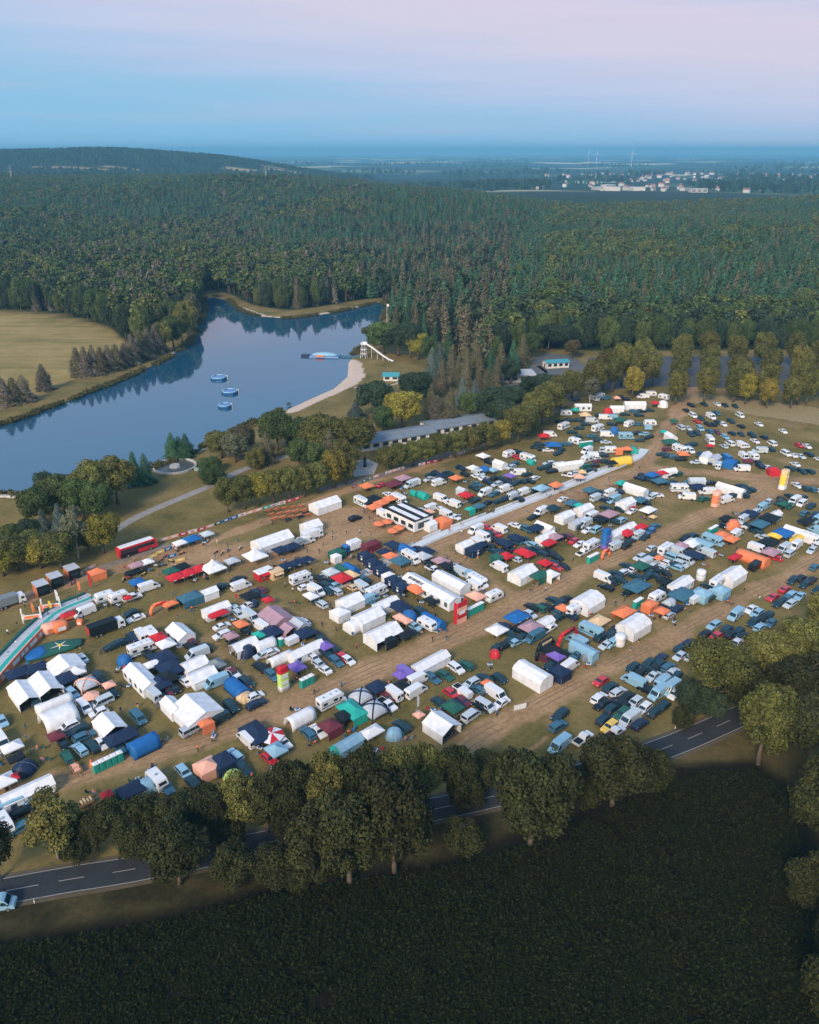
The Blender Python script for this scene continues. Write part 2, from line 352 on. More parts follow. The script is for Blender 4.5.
# ------------------------------------------------------------------ tents and camp furniture (x is along the ridge)
POLE = mat('tent_pole', (.35,.36,.38), .4, .05, 3, .5, .5)
CLEAR = mat('clear_vinyl', (.05,.09,.12), .12, .1, 2, .6)
def gable_roof(m, L, W, he, hr, ov=.12, mi=0):
    nb = max(2, round(L/3)); pts = []
    for k in range(nb*2+1):
        x = -L/2-ov + (L+2*ov)*k/(nb*2); sag = .07 if k % 2 else 0
        pts.append([(x, -W/2-ov, he-.04), (x, -W/4, (he+hr)/2-sag*1.3), (x, 0, hr-sag*.5), (x, W/4, (he+hr)/2-sag*1.3), (x, W/2+ov, he-.04)])
    under = [[(x, y, z-.05) for x, y, z in r][::-1] for r in pts]
    m.loft([a+b for a, b in zip(pts, under)], mi)
def make_marquee(c, L, W, he, hr, flags='', wc=None):
    root = empty('marquee'); F = cloth(c); FW = cloth(wc or c)
    m = MB()
    if 'h' in flags:
        nb = max(2, round(L/2.5)); e = .06; kn = he+(hr-he)*.62; wk = W*.36
        pts = []
        for k in range(nb*2+1):
            x = -L/2-e+(L+2*e)*k/(nb*2); sg_ = .05 if k % 2 else 0; o_ = [(x, -W/2-e, he-.06), (x, -wk, kn-sg_), (x, 0, hr-sg_), (x, wk, kn-sg_), (x, W/2+e, he-.06)]; pts.append(o_+[(q[0], q[1]*.985, q[2]-.05) for q in o_][::-1])
        m.loft(pts); m.build('roof', F, root)
        for sg in (-1, 1):
            w = MB(); y = sg*W/2; w.box(-L/2+.05, L/2-.05, min(y, y-sg*.04), max(y, y-sg*.04), 0, he-.12); w.build('wall', FW, root); x = sg*L/2
            w = MB(); w.loft([[(xx, -W/2+.05, 0), (xx, W/2-.05, 0), (xx, W/2-.05, he-.12), (xx, wk*.97, kn-.14), (xx, 0, hr-.14), (xx, -wk*.97, kn-.14), (xx, -W/2+.05, he-.12)] for xx in (x, x-sg*.04)]); w.build('end_wall', FW, root)
            s_ = MB(); s_.box(min(x+sg*.004, x+sg*.02), max(x+sg*.004, x+sg*.02), -.04, .04, .05, hr-.3); s_.build('zip_seam', POLE, root)
    else:
        gable_roof(m, L, W, he, hr); m.build('roof', F, root)
        t = .04
        for sg in (-1, 1):
            if not ('s' in flags and sg < 0):
                w = MB(); y = sg*W/2; w.box(-L/2+t, L/2-t, min(y, y-sg*t), max(y, y-sg*t), 0, he-.1); wo = w.build('wall', FW, root)
                if 'w' in flags:
                    n = max(2, int(L/2.4))
                    for k in range(n):
                        xc = -L/2+(k+.5)*L/n; g = MB(); g.box(xc-.55, xc+.55, min(y+sg*.004, y+sg*.02), max(y+sg*.004, y+sg*.02), .9, he-.35); g.build('window', CLEAR, root)
            if not (('o' in flags and sg > 0) or ('O' in flags and sg < 0)):
                w = MB(); x = sg*L/2
                w.loft([[(xx, -W/2+t, 0), (xx, W/2-t, 0), (xx, W/2-t, he-.1), (xx, 0, hr-.12), (xx, -W/2+t, he-.1)] for xx in (x, x-sg*t)]); w.build('end_wall', FW, root)
                if 'd' in flags and sg > 0:
                    g = MB(); g.box(x+.004, x+.03, -.9, .9, .02, min(2.1, he-.1)); g.build('door', CLEAR, root)
        n = max(2, round(L/3))
        for k in range(n+1 if any(q in flags for q in 'oOs') else 0):
            xx = -L/2+.08+(L-.16)*k/n
            for sg in (-1, 1): p = MB(); p.tube((xx, sg*(W/2-.1), 0), (xx, sg*(W/2-.1), he-.05), .05, n=6); p.build('pole', POLE, root)
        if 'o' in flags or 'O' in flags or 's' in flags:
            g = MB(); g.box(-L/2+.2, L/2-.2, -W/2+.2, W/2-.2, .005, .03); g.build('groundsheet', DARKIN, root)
            tb = MB()
            for k in range(max(1, int(L/3.2))):
                xx = -L/2+1.4+k*3.0
                tb.box(xx-.9, xx+.9, -.4, .4, .7, .75)
                for q in (-.8, .8): tb.box(xx+q-.03, xx+q+.03, -.3, .3, .03, .7)
            tb.build('table', WOOD, root)
    return root
def make_tunnel(c, L, W, H, flags='', ec=None):
    root = empty('tunnel_tent'); n = 12; ks = max(2, round(L/2)); out = []
    for k in range(ks*2+1):
        x = -L/2+L*k/(ks*2); f = 1-.035*(k % 2)
        ang = [math.pi*j/n for j in range(n+1)]
        sup = lambda t: (abs(math.cos(t))**.7*math.copysign(1, math.cos(t)), abs(math.sin(t))**.7)
        o = [(x, W/2*sup(t)[0], H*f*sup(t)[1]) for t in ang]; i = [(x, (W/2-.06)*sup(t)[0], (H*f-.06)*sup(t)[1]) for t in ang][::-1]
        out.append(o+i)
    m = MB(); m.loft(out); m.build('canopy', cloth(c), root, True)
    for sg in (-1, 1):
        if 'o' in flags and sg > 0 or 'O' in flags and sg < 0: continue
        x = sg*(L/2-.05); ring = [(x, (W/2-.08)*math.copysign(abs(math.cos(math.pi*j/n))**.7, math.cos(math.pi*j/n)), (H-.08)*abs(math.sin(math.pi*j/n))**.7) for j in range(n+1)]
        w = MB(); w.loft([ring, [(px-sg*.03, py, pz) for px, py, pz in ring]]); w.build('end_panel', cloth(ec or c), root)
    if 'w' in flags:
        for sg in (-1, 1):
            for k in range(3):
                xc = -L/2+(k+.5)*L/3; y = sg*(W/2); g = MB(); g.box(xc-.5, xc+.5, min(y, y+sg*.03), max(y, y+sg*.03), .6, 1.15); g.build('window', CLEAR, root)
    return root
def make_gazebo(c, L=3.2, W=3.2, walls='', logo='', H=2.15, wc=None):
    """pop-up gazebo; walls: any of n s e w"""
    root = empty('gazebo'); F = cloth(c); a, b = L/2, W/2; m = MB()
    rise = min(1.1, .28*min(L, W)); rl = max(0, (L-W)/2); rw = max(0, (W-L)/2); e = .03
    r0 = [(-a,-b,H-.28),(a,-b,H-.28),(a,b,H-.28),(-a,b,H-.28)]; r1 = [(x,y,H) for x, y, _ in r0]
    r2 = [(-a*.5-rl*.5,-b*.5-rw*.5,H+rise*.42),(a*.5+rl*.5,-b*.5-rw*.5,H+rise*.42),(a*.5+rl*.5,b*.5+rw*.5,H+rise*.42),(-a*.5-rl*.5,b*.5+rw*.5,H+rise*.42)]
    r3 = [(-rl-e,-rw-e,H+rise),(rl+e,-rw-e,H+rise),(rl+e,rw+e,H+rise),(-rl-e,rw+e,H+rise)]
    m.loft([r0, r1, r2, r3]); m.build('canopy', F, root)
    nl = max(1, round(L/4)); nw = 1
    for k in range(nl+1):
        x = -a+.06+(L-.12)*k/nl
        for y in (-b+.06, b-.06):
            p = MB(); p.tube((x,y,0), (x,y,H-.28), .035, n=6); p.build('leg', POLE, root)
    FW = cloth(wc or c)
    for s_ in walls:
        w = MB()
        if s_ in 'ns': y = (b-.02) if s_ == 'n' else (-b+.02); w.box(-a+.12, a-.12, y-.015, y+.015, .02, H-.3)
        else: x = (a-.02) if s_ == 'e' else (-a+.02); w.box(x-.015, x+.015, -b+.12, b-.12, .02, H-.3)
        w.build('side_wall', FW, root)
    if logo:
        FL = cloth(logo); k0 = max(1, round(L/3))
        for k in range(k0):
            x = -a+(k+.5)*L/k0; g = MB(); g.box(x-.45, x+.45, -b-.012, -b-.003, H-.24, H-.06); g.build('printed_patch', FL, root)
            if 's' in walls: g = MB(); g.tube((x,-b-.0,1.15), (x,-b-.004,1.15), .42, n=14); g.build('printed_patch', FL, root)
    if L*W > 9:
        t = MB(); t.box(-.8, .8, -.35, .35, .7, .74)
        for q in (-.7, .7): t.box(q-.03, q+.03, -.28, .28, 0, .7)
        t.build('camping_table', PLAST, root)
    return root
def make_pagoda(c, S=5, walls=''):
    root = empty('pagoda_tent'); H = 2.4; m = MB(); rings = []
    for f, z in ((1, H-.3), (1, H), (.72, H+.35), (.42, H+.95), (.17, H+1.75), (.03, H+2.5)):
        rings.append([(sx*S/2*f, sy*S/2*f, z) for sx, sy in ((-1,-1),(0,-1),(1,-1),(1,0),(1,1),(0,1),(-1,1),(-1,0))])
    m.loft(rings); m.build('canopy', cloth(c), root)
    for sx in (-1, 1):
        for sy in (-1, 1):
            p = MB(); p.tube((sx*(S/2-.1), sy*(S/2-.1), 0), (sx*(S/2-.1), sy*(S/2-.1), H-.3), .06, n=6); p.build('leg', POLE, root)
    for s_ in walls:
        w = MB(); y = S/2-.03 if s_ == 'n' else -S/2+.03
        w.box(-S/2+.18, S/2-.18, y-.015, y+.015, .02, H-.35); w.build('side_wall', cloth(c), root)
    return root
def dome_rings(a, b, H, n=16, k=6):
    out = []
    for j in range(k):
        t = math.pi/2*j/k; f = math.cos(t)**.8
        out.append([(a*f*math.cos(2*math.pi*i/n)*(1-.07*(i % 4 == 2)), b*f*math.sin(2*math.pi*i/n)*(1-.07*(i % 4 == 2)), H*math.sin(t)) for i in range(n)])
    out.append([(a*.02*math.cos(2*math.pi*i/n), b*.02*math.sin(2*math.pi*i/n), H) for i in range(n)]); return out
def make_dome(c, L=3.4, W=2.6, H=1.6):
    root = empty('dome_tent'); m = MB(); m.loft(dome_rings(L/2, W/2, H)); m.build('flysheet', cloth(c), root)
    d = MB(); d.poly([(L*.5+.02,-.45,.03),(L*.5+.02,.45,.03),(L*.36,.3,H*.62),(L*.36,-.3,H*.62)]); d.poly([(L*.5-.08,-.45,.03),(L*.36-.1,-.3,H*.62),(L*.36-.1,.3,H*.62),(L*.5-.08,.45,.03)]); d.build('door', PLAST, root)
    for sg in (-1, 1):
        p = MB(); pts = [(L/2*math.cos(t)*.78, sg*W/2*math.cos(t)*.78, H*math.sin(t)+.03) for t in [math.pi*i/10 for i in range(11)]]
        for q, r in zip(pts, pts[1:]): p.tube(q, r, .025, n=5)
        p.build('tent_pole', POLE, root)
    return root
def make_archdome(c, c2, S=6, H=3):
    """event shelter: a panelled canopy carried by two crossing air beams, open below on every side"""
    root = empty('arch_shelter'); a = S/2; m = MB(); n = 10
    beam = [(math.cos(math.pi*i/n), math.sin(math.pi*i/n)**.8) for i in range(n+1)]
    half = n//2
    def arc(sx, sy, i): return (a*sx*beam[i][0], a*sy*beam[i][0], H*beam[i][1])
    cr = [((1,1),(1,-1)),((1,-1),(-1,-1)),((-1,-1),(-1,1)),((-1,1),(1,1))]
    for p, q in cr:
        rows = []
        for i in range(1, half+1):
            A = np.array(arc(*p, i)); B = np.array(arc(*q, i)); row = []
            for t in np.linspace(0, 1, 7):
                P = A*(1-t)+B*t; P[2] += .16*H*math.sin(math.pi*t)*(1-i/half)*.8; P[:2] *= 1+.10*math.sin(math.pi*t)*(1-i/half); row.append(tuple(P))
            rows.append(row)
        g = MB(); g.loft([r + [(x*.985, y*.985, z-.04) for x, y, z in r][::-1] for r in rows]); g.build('canopy_panel', cloth(c), root, True)
    for sg in (-1, 1):
        p = MB(); pts = [(a*1.02*math.cos(t), sg*a*1.02*math.cos(t), (H+.05)*math.sin(t)**.8 if math.sin(t) > 0 else 0) for t in [math.pi*i/14 for i in range(15)]]
        for q, r in zip(pts, pts[1:]): p.tube(q, r, .15, n=8)
        p.build('air_beam', cloth(c2), root, True)
    return root
def make_parasol(c, r=1.6, c2=None, closed=False):
    root = empty('parasol'); p = MB(); p.tube((0,0,0), (0,0,2.5), .03, n=6); p.tube((0,0,0), (0,0,.1), .3, n=10); p.build('pole', POLE, root)
    m = MB(); n = 8
    if closed: m.loft([[(f*math.cos(2*math.pi*i/n), f*math.sin(2*math.pi*i/n), z) for i in range(n)] for f, z in ((.34,.7),(.42,1.4),(.25,2.2),(.05,2.75))])
    else:
        for i in range(n):
            t0, t1 = 2*math.pi*i/n, 2*math.pi*(i+1)/n
            A = (r*math.cos(t0), r*math.sin(t0), 1.95); B = (r*math.cos(t1), r*math.sin(t1), 1.95)
            m.poly([A, B, (0,0,2.6)], i % 2 if c2 else 0); m.poly([(0,0,2.56), (B[0],B[1],1.91), (A[0],A[1],1.91)], i % 2 if c2 else 0)
            m.poly([A, (A[0],A[1],1.75), (B[0],B[1],1.75), B], i % 2 if c2 else 0)
    m.build('canopy', [cloth(c), cloth(c2 or c)], root); return root
def make_toilet(c):
    root = empty('toilet_cabin'); m = MB(); m.box(-.55, .55, -.55, .55, .05, 2.1, top=(.02,.02)); m.build('cabin', paint(c), root, False, .03)
    m = MB(); m.loft([[(sx*.58*f, sy*.58*f, z) for sx, sy in ((-1,-1),(1,-1),(1,1),(-1,1))] for f, z in ((1,2.11),(1,2.2),(.6,2.34))]); m.build('roof', cloth('w'), root)
    m = MB(); m.box(-.4, .4, -.585, -.552, .12, 1.95); d = m.build('door', mat('toilet_door', tuple(v*.75 for v in PAL[c]), .45), root)
    m = MB(); m.box(.26, .33, -.62, -.587, 1.0, 1.14); m.build('handle', PLAST, d)
    return root
def make_tower(c, c2, W=2.6, D=1.8, H=6, top=None):
    """tall inflatable advertising tower with coloured bands"""
    root = empty('inflatable_tower'); n = 16; rings = []
    def sq(f, z): 
        o = []
        for i in range(n):
            t = 2*math.pi*(i+.5)/n; cx, sy = math.cos(t), math.sin(t); q = .45
            o.append((W/2*f*math.copysign(abs(cx)**q, cx), D/2*f*math.copysign(abs(sy)**q, sy), z))
        return o
    zs = [0, .3, H*.24, H*.26, H*.5, H*.52, H*.76, H*.78, H-.3, H]
    fs = [.9, 1, 1, .95, 1, .95, 1, .95, 1, .75]
    m = MB()
    for k in range(len(zs)-1): m.loft([sq(fs[k], zs[k]), sq(fs[k+1], zs[k+1])], 1 if k in (0, 1) else (2 if k >= 6 else 0), caps=(k in (0, 8)))
    m.build('body', [cloth(c), cloth(c2), cloth(top or c)], root, True)
    for z in (H*.38, H*.64):
        for sg in (-1, 1):
            p = MB(); y = sg*(D/2+.02); p.box(-W*.3, W*.3, y-.02, y+.02, z-.45, z+.45); p.build('banner', cloth(c2), root)
    b = MB()
    for sx in (-1, 1):
        for sy in (-1, 1): b.tube((sx*W*.45, sy*D*.45, H*.7), (sx*(W*.5+1.6), sy*(D*.5+1.6), 0), .015, n=4)
    b.build('guy_rope', POLE, root); return root
def make_banner(c, c2, L=2.9, H=1.05):
    root = empty('banner_barrier'); f = MB()
    for x in (-L/2, L/2): f.tube((x,0,0), (x,0,H+.05), .03, n=6); f.box(x-.03, x+.03, -.3, .3, 0, .05)
    f.tube((-L/2,0,H+.03), (L/2,0,H+.03), .025, n=6); f.build('frame', STEEL, root)
    m = MB(); m.box(-L/2+.06, L/2-.06, -.03, .03, .1, H); m.build('banner', cloth(c), root)
    if c2:
        g = MB()
        for y in (-.036, .036): g.box(-L*.22, L*.22, y-.004, y+.004, H*.35, H*.75)
        g.build('printed_patch', cloth(c2), root)
    return root
def make_beerset(c):
    root = empty('beer_table'); m = MB(); m.box(-1.1, 1.1, -.3, .3, .73, .77); m.build('table_top', cloth(c), root)
    for s in (-1, 1):
        b = MB(); b.box(-1.1, 1.1, s*.62-.13, s*.62+.13, .44, .48); b.build('bench', cloth(c), root)
    l = MB()
    for x in (-.8, .8): l.box(x-.03, x+.03, -.25, .25, 0, .73); l.box(x-.03, x+.03, -.7, -.54, 0, .44); l.box(x-.03, x+.03, .54, .7, 0, .44)
    l.build('leg_frame', PLAST, root); return root
def make_flag(c, H=4.2):
    root = empty('feather_flag'); p = MB(); p.tube((0,0,0), (0,0,H), .035, .015, 6); p.tube((0,0,0), (0,0,.06), .35, n=8); p.build('pole', POLE, root)
    m = MB(); pts = [(.02, 1.0), (.62, 1.15), (.66, H*.7), (.5, H*.9), (.02, H)]
    m.loft([[(x, y, z) for x, z in pts] for y in (-.012, .012)]); m.build('flag', cloth(c), root); return root
def make_kiosk(c, c2, L=4, W=2.4, H=2.6):
    root = empty('sales_kiosk'); m = MB(); m.box(-L/2, L/2, -W/2, W/2, .1, H-.1); m.build('body', paint(c), root, False, .04)
    r = MB(); r.box(-L/2-.12, L/2+.12, -W/2-.12, W/2+.12, H-.096, H+.06, top=(.1,.1)); r.build('roof', cloth(c2), root)
    g = MB(); g.box(-L*.36, L*.36, -W/2-.02, -W/2-.003, 1.1, 2.05); g.build('serving_hatch', GLASS, root)
    s = MB(); s.box(-L*.38, L*.38, -W/2-.4, -W/2-.022, 1.02, 1.07); s.build('counter', WOOD, root)
    a = MB(); a.loft([[(-L*.38,-W/2-.025,2.2),(L*.38,-W/2-.025,2.2),(L*.38,-W/2-1.0,2.0),(-L*.38,-W/2-1.0,2.0)], [(-L*.38,-W/2-.025,2.16),(L*.38,-W/2-.025,2.16),(L*.38,-W/2-1.0,1.96),(-L*.38,-W/2-1.0,1.96)]]); a.build('awning', cloth(c), root)
    return root
def make_tank(c, r=1.3, H=3.2):
    root = empty('water_tank'); m = MB(); n = 20
    m.loft([[(r*f*math.cos(2*math.pi*i/n), r*f*math.sin(2*math.pi*i/n), z) for i in range(n)] for f, z in ((.97,.2),(1,.3),(1,H*.5),(.985,H*.51),(1,H*.52),(1,H-.35),(.75,H-.1),(.25,H))]); m.build('vessel', paint(c), root, True)
    m = MB(); m.tube((0,0,0), (0,0,.2), r*.9, n=16); m.build('plinth', CONC, root); return root
def make_arch(c, c2, W=5, H=3.6, r=.45):
    root = empty('inflatable_arch'); pts = [(-W/2,0),(-W/2,H*.62),(-W*.34,H),(W*.34,H),(W/2,H*.62),(W/2,0)]; m = MB()
    for a, b in zip(pts, pts[1:]): m.tube((a[0],0,a[1]), (b[0],0,b[1]), r, n=10)
    m.build('tube', cloth(c), root, True); g = MB(); g.box(-W*.3, W*.3, -r-.03, -r+.02, H-.3, H+.3); g.build('banner', cloth(c2), root); return root
def make_board(c):
    root = empty('notice_board'); p = MB()
    for x in (-1.2, 1.2): p.tube((x,.05,0), (x,.05,1.7), .05, n=6)
    p.build('post', STEEL, root); m = MB(); m.box(-1.5, 1.5, -.04, .0, .6, 1.9); m.build('panel', cloth(c), root); return root
def make_bike(c):
    root = empty('motorbike')
    w = MB(); w.tube((0,-.05,0), (0,.05,0), .34, n=14); me = w.mesh('wheel', [TYRE])
    for x in (-.68, .72): o = bpy.data.objects.new('wheel', me); COL.objects.link(o); o.parent = root; o.location = (x, 0, .34)
    m = MB(); m.loft([[(-.75,-.09,.88),(-.75,.09,.88),(-.75,.09,.95),(-.75,-.09,.95)], [(-.1,-.12,.72),(-.1,.12,.72),(-.1,.12,.92),(-.1,-.12,.92)], [(.3,-.14,.66),(.3,.14,.66),(.3,.14,1.0),(.3,-.14,1.0)], [(.52,-.06,.85),(.52,.06,.85),(.52,.06,.98),(.52,-.06,.98)]]); m.build('fairing', paint(c), root)
    e = MB(); e.box(-.25, .28, -.13, .13, .3, .66, top=(.05,.02)); e.build('engine', PLAST, root)
    f = MB()
    for y in (-.09, .09): f.tube((.72,y,.34), (.45,y,1.05), .03, n=6); f.tube((-.68,y,.34), (-.2,y,.5), .03, n=6)
    f.build('fork', STEEL, root); h = MB(); h.tube((.42,-.36,1.08), (.42,.36,1.08), .02, n=6); h.build('handlebar', PLAST, root); return root
# ------------------------------------------------------------------ people
SKIN = mat('skin', (.42,.24,.17), .6, .05, 3); HAIR = mat('hair', (.05,.03,.02), .7, .1, 5)
def person_mesh(pose):
    """one continuous skinned body; faces take skin, hair, shirt or trousers by height"""
    st = {'stand': ((.02,.0,.03), (.30,.05), 0), 'walk': ((.28,-.22,.12), (.26,.22), .04), 'point': ((.05,-.03,.03), (.3,.35), 0)}[pose]
    (f1, f2, kb), (arm, sw), lean = st
    V = [(0,0,.95), (lean*.5,0,1.15), (lean,0,1.38), (lean,0,1.5), (lean+.02,0,1.60), (lean+.02,0,1.74)]
    Rr = [(.15,.12), (.15,.115), (.17,.11), (.055,.055), (.085,.095), (.07,.085)]
    E_ = [(0,1),(1,2),(2,3),(3,4),(4,5)]
    def add(v, r, p): V.append(v); Rr.append(r); E_.append((p, len(V)-1)); return len(V)-1
    for s, f in ((1, f1), (-1, f2)):
        h = add((0,s*.1,.88), (.095,.095), 0); k = add((f*.5+kb*.4,s*.11,.48), (.06,.06), h); a = add((f,s*.11,.08), (.042,.042), k); add((f+.17,s*.12,.04), (.04,.035), a)
    for s, f in ((1, sw), (-1, -sw*.6)):
        sh = add((lean,s*.2,1.42), (.06,.06), 2); e = add((f*.35-.02,s*.26,1.14), (.042,.042), sh); h = add((f,s*arm,.90+abs(f)*.25), (.032,.034), e); add((f+.05,s*arm,.83+abs(f)*.3), (.03,.022), h)
    me = bpy.data.meshes.new('person'); me.from_pydata(V, E_, []); o = bpy.data.objects.new('person', me); COL.objects.link(o)
    md = o.modifiers.new('s', 'SKIN')
    for i, r in enumerate(Rr): me.skin_vertices[0].data[i].radius = r
    me.skin_vertices[0].data[0].use_root = True
    sb = o.modifiers.new('b', 'SUBSURF'); sb.levels = 1; sb.render_levels = 1
    bpy.context.view_layer.update(); dg = bpy.context.evaluated_depsgraph_get()
    m2 = bpy.data.meshes.new_from_object(o.evaluated_get(dg)); bpy.data.objects.remove(o); zmin = min(v.co.z for v in m2.vertices)
    for v in m2.vertices: v.co.z -= zmin
    return m2
PBASE = {}
def make_person(pose, shirt, legs):
    if pose not in PBASE: PBASE[pose] = person_mesh(pose)
    me = PBASE[pose].copy(); me.name = 'person'
    me.materials.clear()
    for m in (SKIN, HAIR, cloth(shirt), cloth(legs)): me.materials.append(m)
    for p in me.polygons:
        x, y, z = p.center
        if z > 1.68 or (z > 1.58 and x < .0): k = 1
        elif z > 1.47: k = 0
        elif z > .96 or abs(y) > .2: k = 2 if (z > 1.08 or abs(y) < .2) else 0
        elif z > .1: k = 3
        else: k = 1
        p.material_index = k; p.use_smooth = True
    o = bpy.data.objects.new('person', me); COL.objects.link(o); return o
# ------------------------------------------------------------------ trees
def leafmat(name, col, var=.35, hue=.016):
    if name in MATS: return MATS[name]
    m = bpy.data.materials.new(name); nt, p = nodes_of(m); N, L = nt.nodes, nt.links
    oi = N.new('ShaderNodeObjectInfo'); geo = N.new('ShaderNodeNewGeometry'); tc = N.new('ShaderNodeTexCoord')
    no = N.new('ShaderNodeTexNoise'); no.inputs['Scale'].default_value = .55; no.inputs['Detail'].default_value = 3; L.new(tc.outputs['Object'], no.inputs['Vector'])
    a = N.new('ShaderNodeMapRange'); a.inputs[1].default_value = .3; a.inputs[2].default_value = .7; a.inputs[3].default_value = 1-var; a.inputs[4].default_value = 1+var; L.new(no.outputs['Fac'], a.inputs[0])
    b = N.new('ShaderNodeMapRange'); b.inputs[3].default_value = .72; b.inputs[4].default_value = 1.3; L.new(oi.outputs['Random'], b.inputs[0])
    rp = N.new('ShaderNodeMapRange'); rp.inputs[3].default_value = .7; rp.inputs[4].default_value = 1.3; L.new(geo.outputs['Random Per Island'], rp.inputs[0])
    mu = N.new('ShaderNodeMath'); mu.operation = 'MULTIPLY'; L.new(a.outputs[0], mu.inputs[0]); L.new(b.outputs[0], mu.inputs[1])
    m2 = N.new('ShaderNodeMath'); m2.operation = 'MULTIPLY'; L.new(mu.outputs[0], m2.inputs[0]); L.new(rp.outputs[0], m2.inputs[1])
    hs = N.new('ShaderNodeHueSaturation'); hs.inputs['Color'].default_value = (*col, 1)
    hr = N.new('ShaderNodeMath'); hr.operation = 'MULTIPLY_ADD'; hr.inputs[1].default_value = 7.13; hr.inputs[2].default_value = .2; L.new(oi.outputs['Random'], hr.inputs[0])
    fr = N.new('ShaderNodeMath'); fr.operation = 'FRACT'; L.new(hr.outputs[0], fr.inputs[0])
    hm = N.new('ShaderNodeMapRange'); hm.inputs[3].default_value = .5-hue; hm.inputs[4].default_value = .5+hue; L.new(fr.outputs[0], hm.inputs[0]); L.new(hm.outputs[0], hs.inputs['Hue'])
    L.new(m2.outputs[0], hs.inputs['Value']); L.new(hs.outputs[0], p.inputs['Base Color'])
    p.inputs['Roughness'].default_value = .7; p.inputs['Specular IOR Level'].default_value = .18
    MATS[name] = m; return m
LEAF = dict(
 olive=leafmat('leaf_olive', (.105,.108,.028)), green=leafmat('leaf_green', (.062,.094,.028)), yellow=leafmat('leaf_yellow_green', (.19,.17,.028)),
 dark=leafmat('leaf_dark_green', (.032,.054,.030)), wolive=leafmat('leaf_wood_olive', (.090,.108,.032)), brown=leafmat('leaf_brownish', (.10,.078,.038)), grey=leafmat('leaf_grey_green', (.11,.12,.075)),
 shade=leafmat('leaf_deep_olive', (.031,.036,.011)),  # olive leaf with the vignette's darkening put into its colour
 needle=leafmat('needle_green', (.040,.100,.050), .3), nbrown=leafmat('needle_brown', (.105,.098,.056), .3), nblue=leafmat('needle_blue_grey', (.085,.12,.11), .3), ngrey=leafmat('needle_grey_brown', (.12,.105,.08), .3))
BARK = mat('bark', (.10,.08,.06), .9, .3, 2.5); BIRCH = mat('birch_bark', (.38,.35,.31), .8, .3, 2)
def np_mesh(name, verts, faces4, mats, mi=None, faces3=None):
    me = bpy.data.meshes.new(name); nv = len(verts); nf = len(faces4)
    me.vertices.add(nv); me.vertices.foreach_set('co', verts.astype(np.float32).ravel())
    me.loops.add(nf*4); me.loops.foreach_set('vertex_index', faces4.astype(np.int32).ravel())
    me.polygons.add(nf); me.polygons.foreach_set('loop_start', np.arange(0, nf*4, 4, dtype=np.int32))
    for m in mats: me.materials.append(m)
    if mi is not None: me.polygons.foreach_set('material_index', mi.astype(np.int32))
    me.update(calc_edges=True); return me
def leaf_quads(c, nrm, size, asp=.8):
    """one small folded leaf clump (a quad) at each centre"""
    n = len(c); r = rng.normal(size=(n,3)); u = np.cross(nrm, r); u /= np.linalg.norm(u, axis=1, keepdims=True)+1e-9; w = np.cross(nrm, u)
    s = size[:,None]*.5; j = lambda: 1+.35*rng.uniform(-1,1,(n,1))
    v = np.stack([c-u*s*j()-w*s*asp*j(), c+u*s*j()-w*s*asp*j(), c+u*s*j()+w*s*asp*j(), c-u*s*j()+w*s*asp*j()], 1)
    return v.reshape(-1,3), np.arange(n*4).reshape(n,4)
def crown_decid(R_, Hc, n, leaf, seed, lobes=16, gap=.15, drop=.25, top=1.0):
    """crown of leaf clumps on many uneven lobes, centre at the origin"""
    g = np.random.default_rng(seed); C_ = []; S_ = []
    for k in range(lobes):
        if lobes > 20 and g.random() < .16: continue
        th = k*2.399+g.uniform(-.5,.5); zz = -0.85+1.75*(k+.5)/lobes; rr = math.sqrt(max(0.05, 1-zz*zz*.9))*g.uniform(.50,.78)
        if zz < -.3: rr *= 1.05
        C_.append((R_*rr*math.cos(th), R_*rr*math.sin(th), Hc/2*zz*.74*top)); S_.append(g.uniform(.22,.50)*R_)
    C_.append((0,0,0)); S_.append(R_*.5); C_.append((g.uniform(-.2,.2)*R_, g.uniform(-.2,.2)*R_, Hc*.33)); S_.append(R_*.36)
    C_ = np.array(C_); S_ = np.array(S_); w = S_**2; k = g.choice(len(C_), n, p=w/w.sum())
    d = g.normal(size=(n,3)); d[:,2] += .25; d /= np.linalg.norm(d, axis=1, keepdims=True)
    rad = S_[k]*(1-gap*2*g.random(n)**1.6)*(1+.18*np.sin(d[:,0]*6+seed)*np.sin(d[:,1]*5+k))
    P = C_[k]+d*rad[:,None]*np.array([1,1,.92*min(1.2, Hc/(2*R_))])
    nr = d*.9+g.normal(size=(n,3))*.55; nr /= np.linalg.norm(nr, axis=1, keepdims=True)
    return leaf_quads(P, nr, leaf*g.uniform(.6,1.35,n))
def crown_spruce(R_, H, tiers, blades, seed, bare=.1, droop=.35, ragged=.3):
    g = np.random.default_rng(seed); V = []; z0 = H*bare
    for t in range(tiers):
        f = t/(tiers-1); z = z0+(H-z0)*(f**.92); r = R_*(1-f)**.82*(1-.0*f)+.12; nb = max(4, int(blades*(1-.55*f))); ph = g.uniform(0,6)
        for b in range(nb):
            a = ph+2*math.pi*b/nb+g.uniform(-.25,.25); L_ = r*g.uniform(1-ragged,1.12); wd = min(1.0, L_*.42)*g.uniform(.7,1.2)+.1; zz = z+g.uniform(-.4,.4)*(H/tiers)
            ca, sa = math.cos(a), math.sin(a); dz = -droop*L_*g.uniform(.7,1.25); tx, ty = -sa*wd, ca*wd
            V += [(.06*ca, .06*sa, zz+.15), (L_*.58*ca+tx, L_*.58*sa+ty, zz+dz*.62-.18), (L_*ca, L_*sa, zz+dz), (L_*.58*ca-tx, L_*.58*sa-ty, zz+dz*.62-.18)]
    V = np.array(V); return V, np.arange(len(V)).reshape(-1,4)
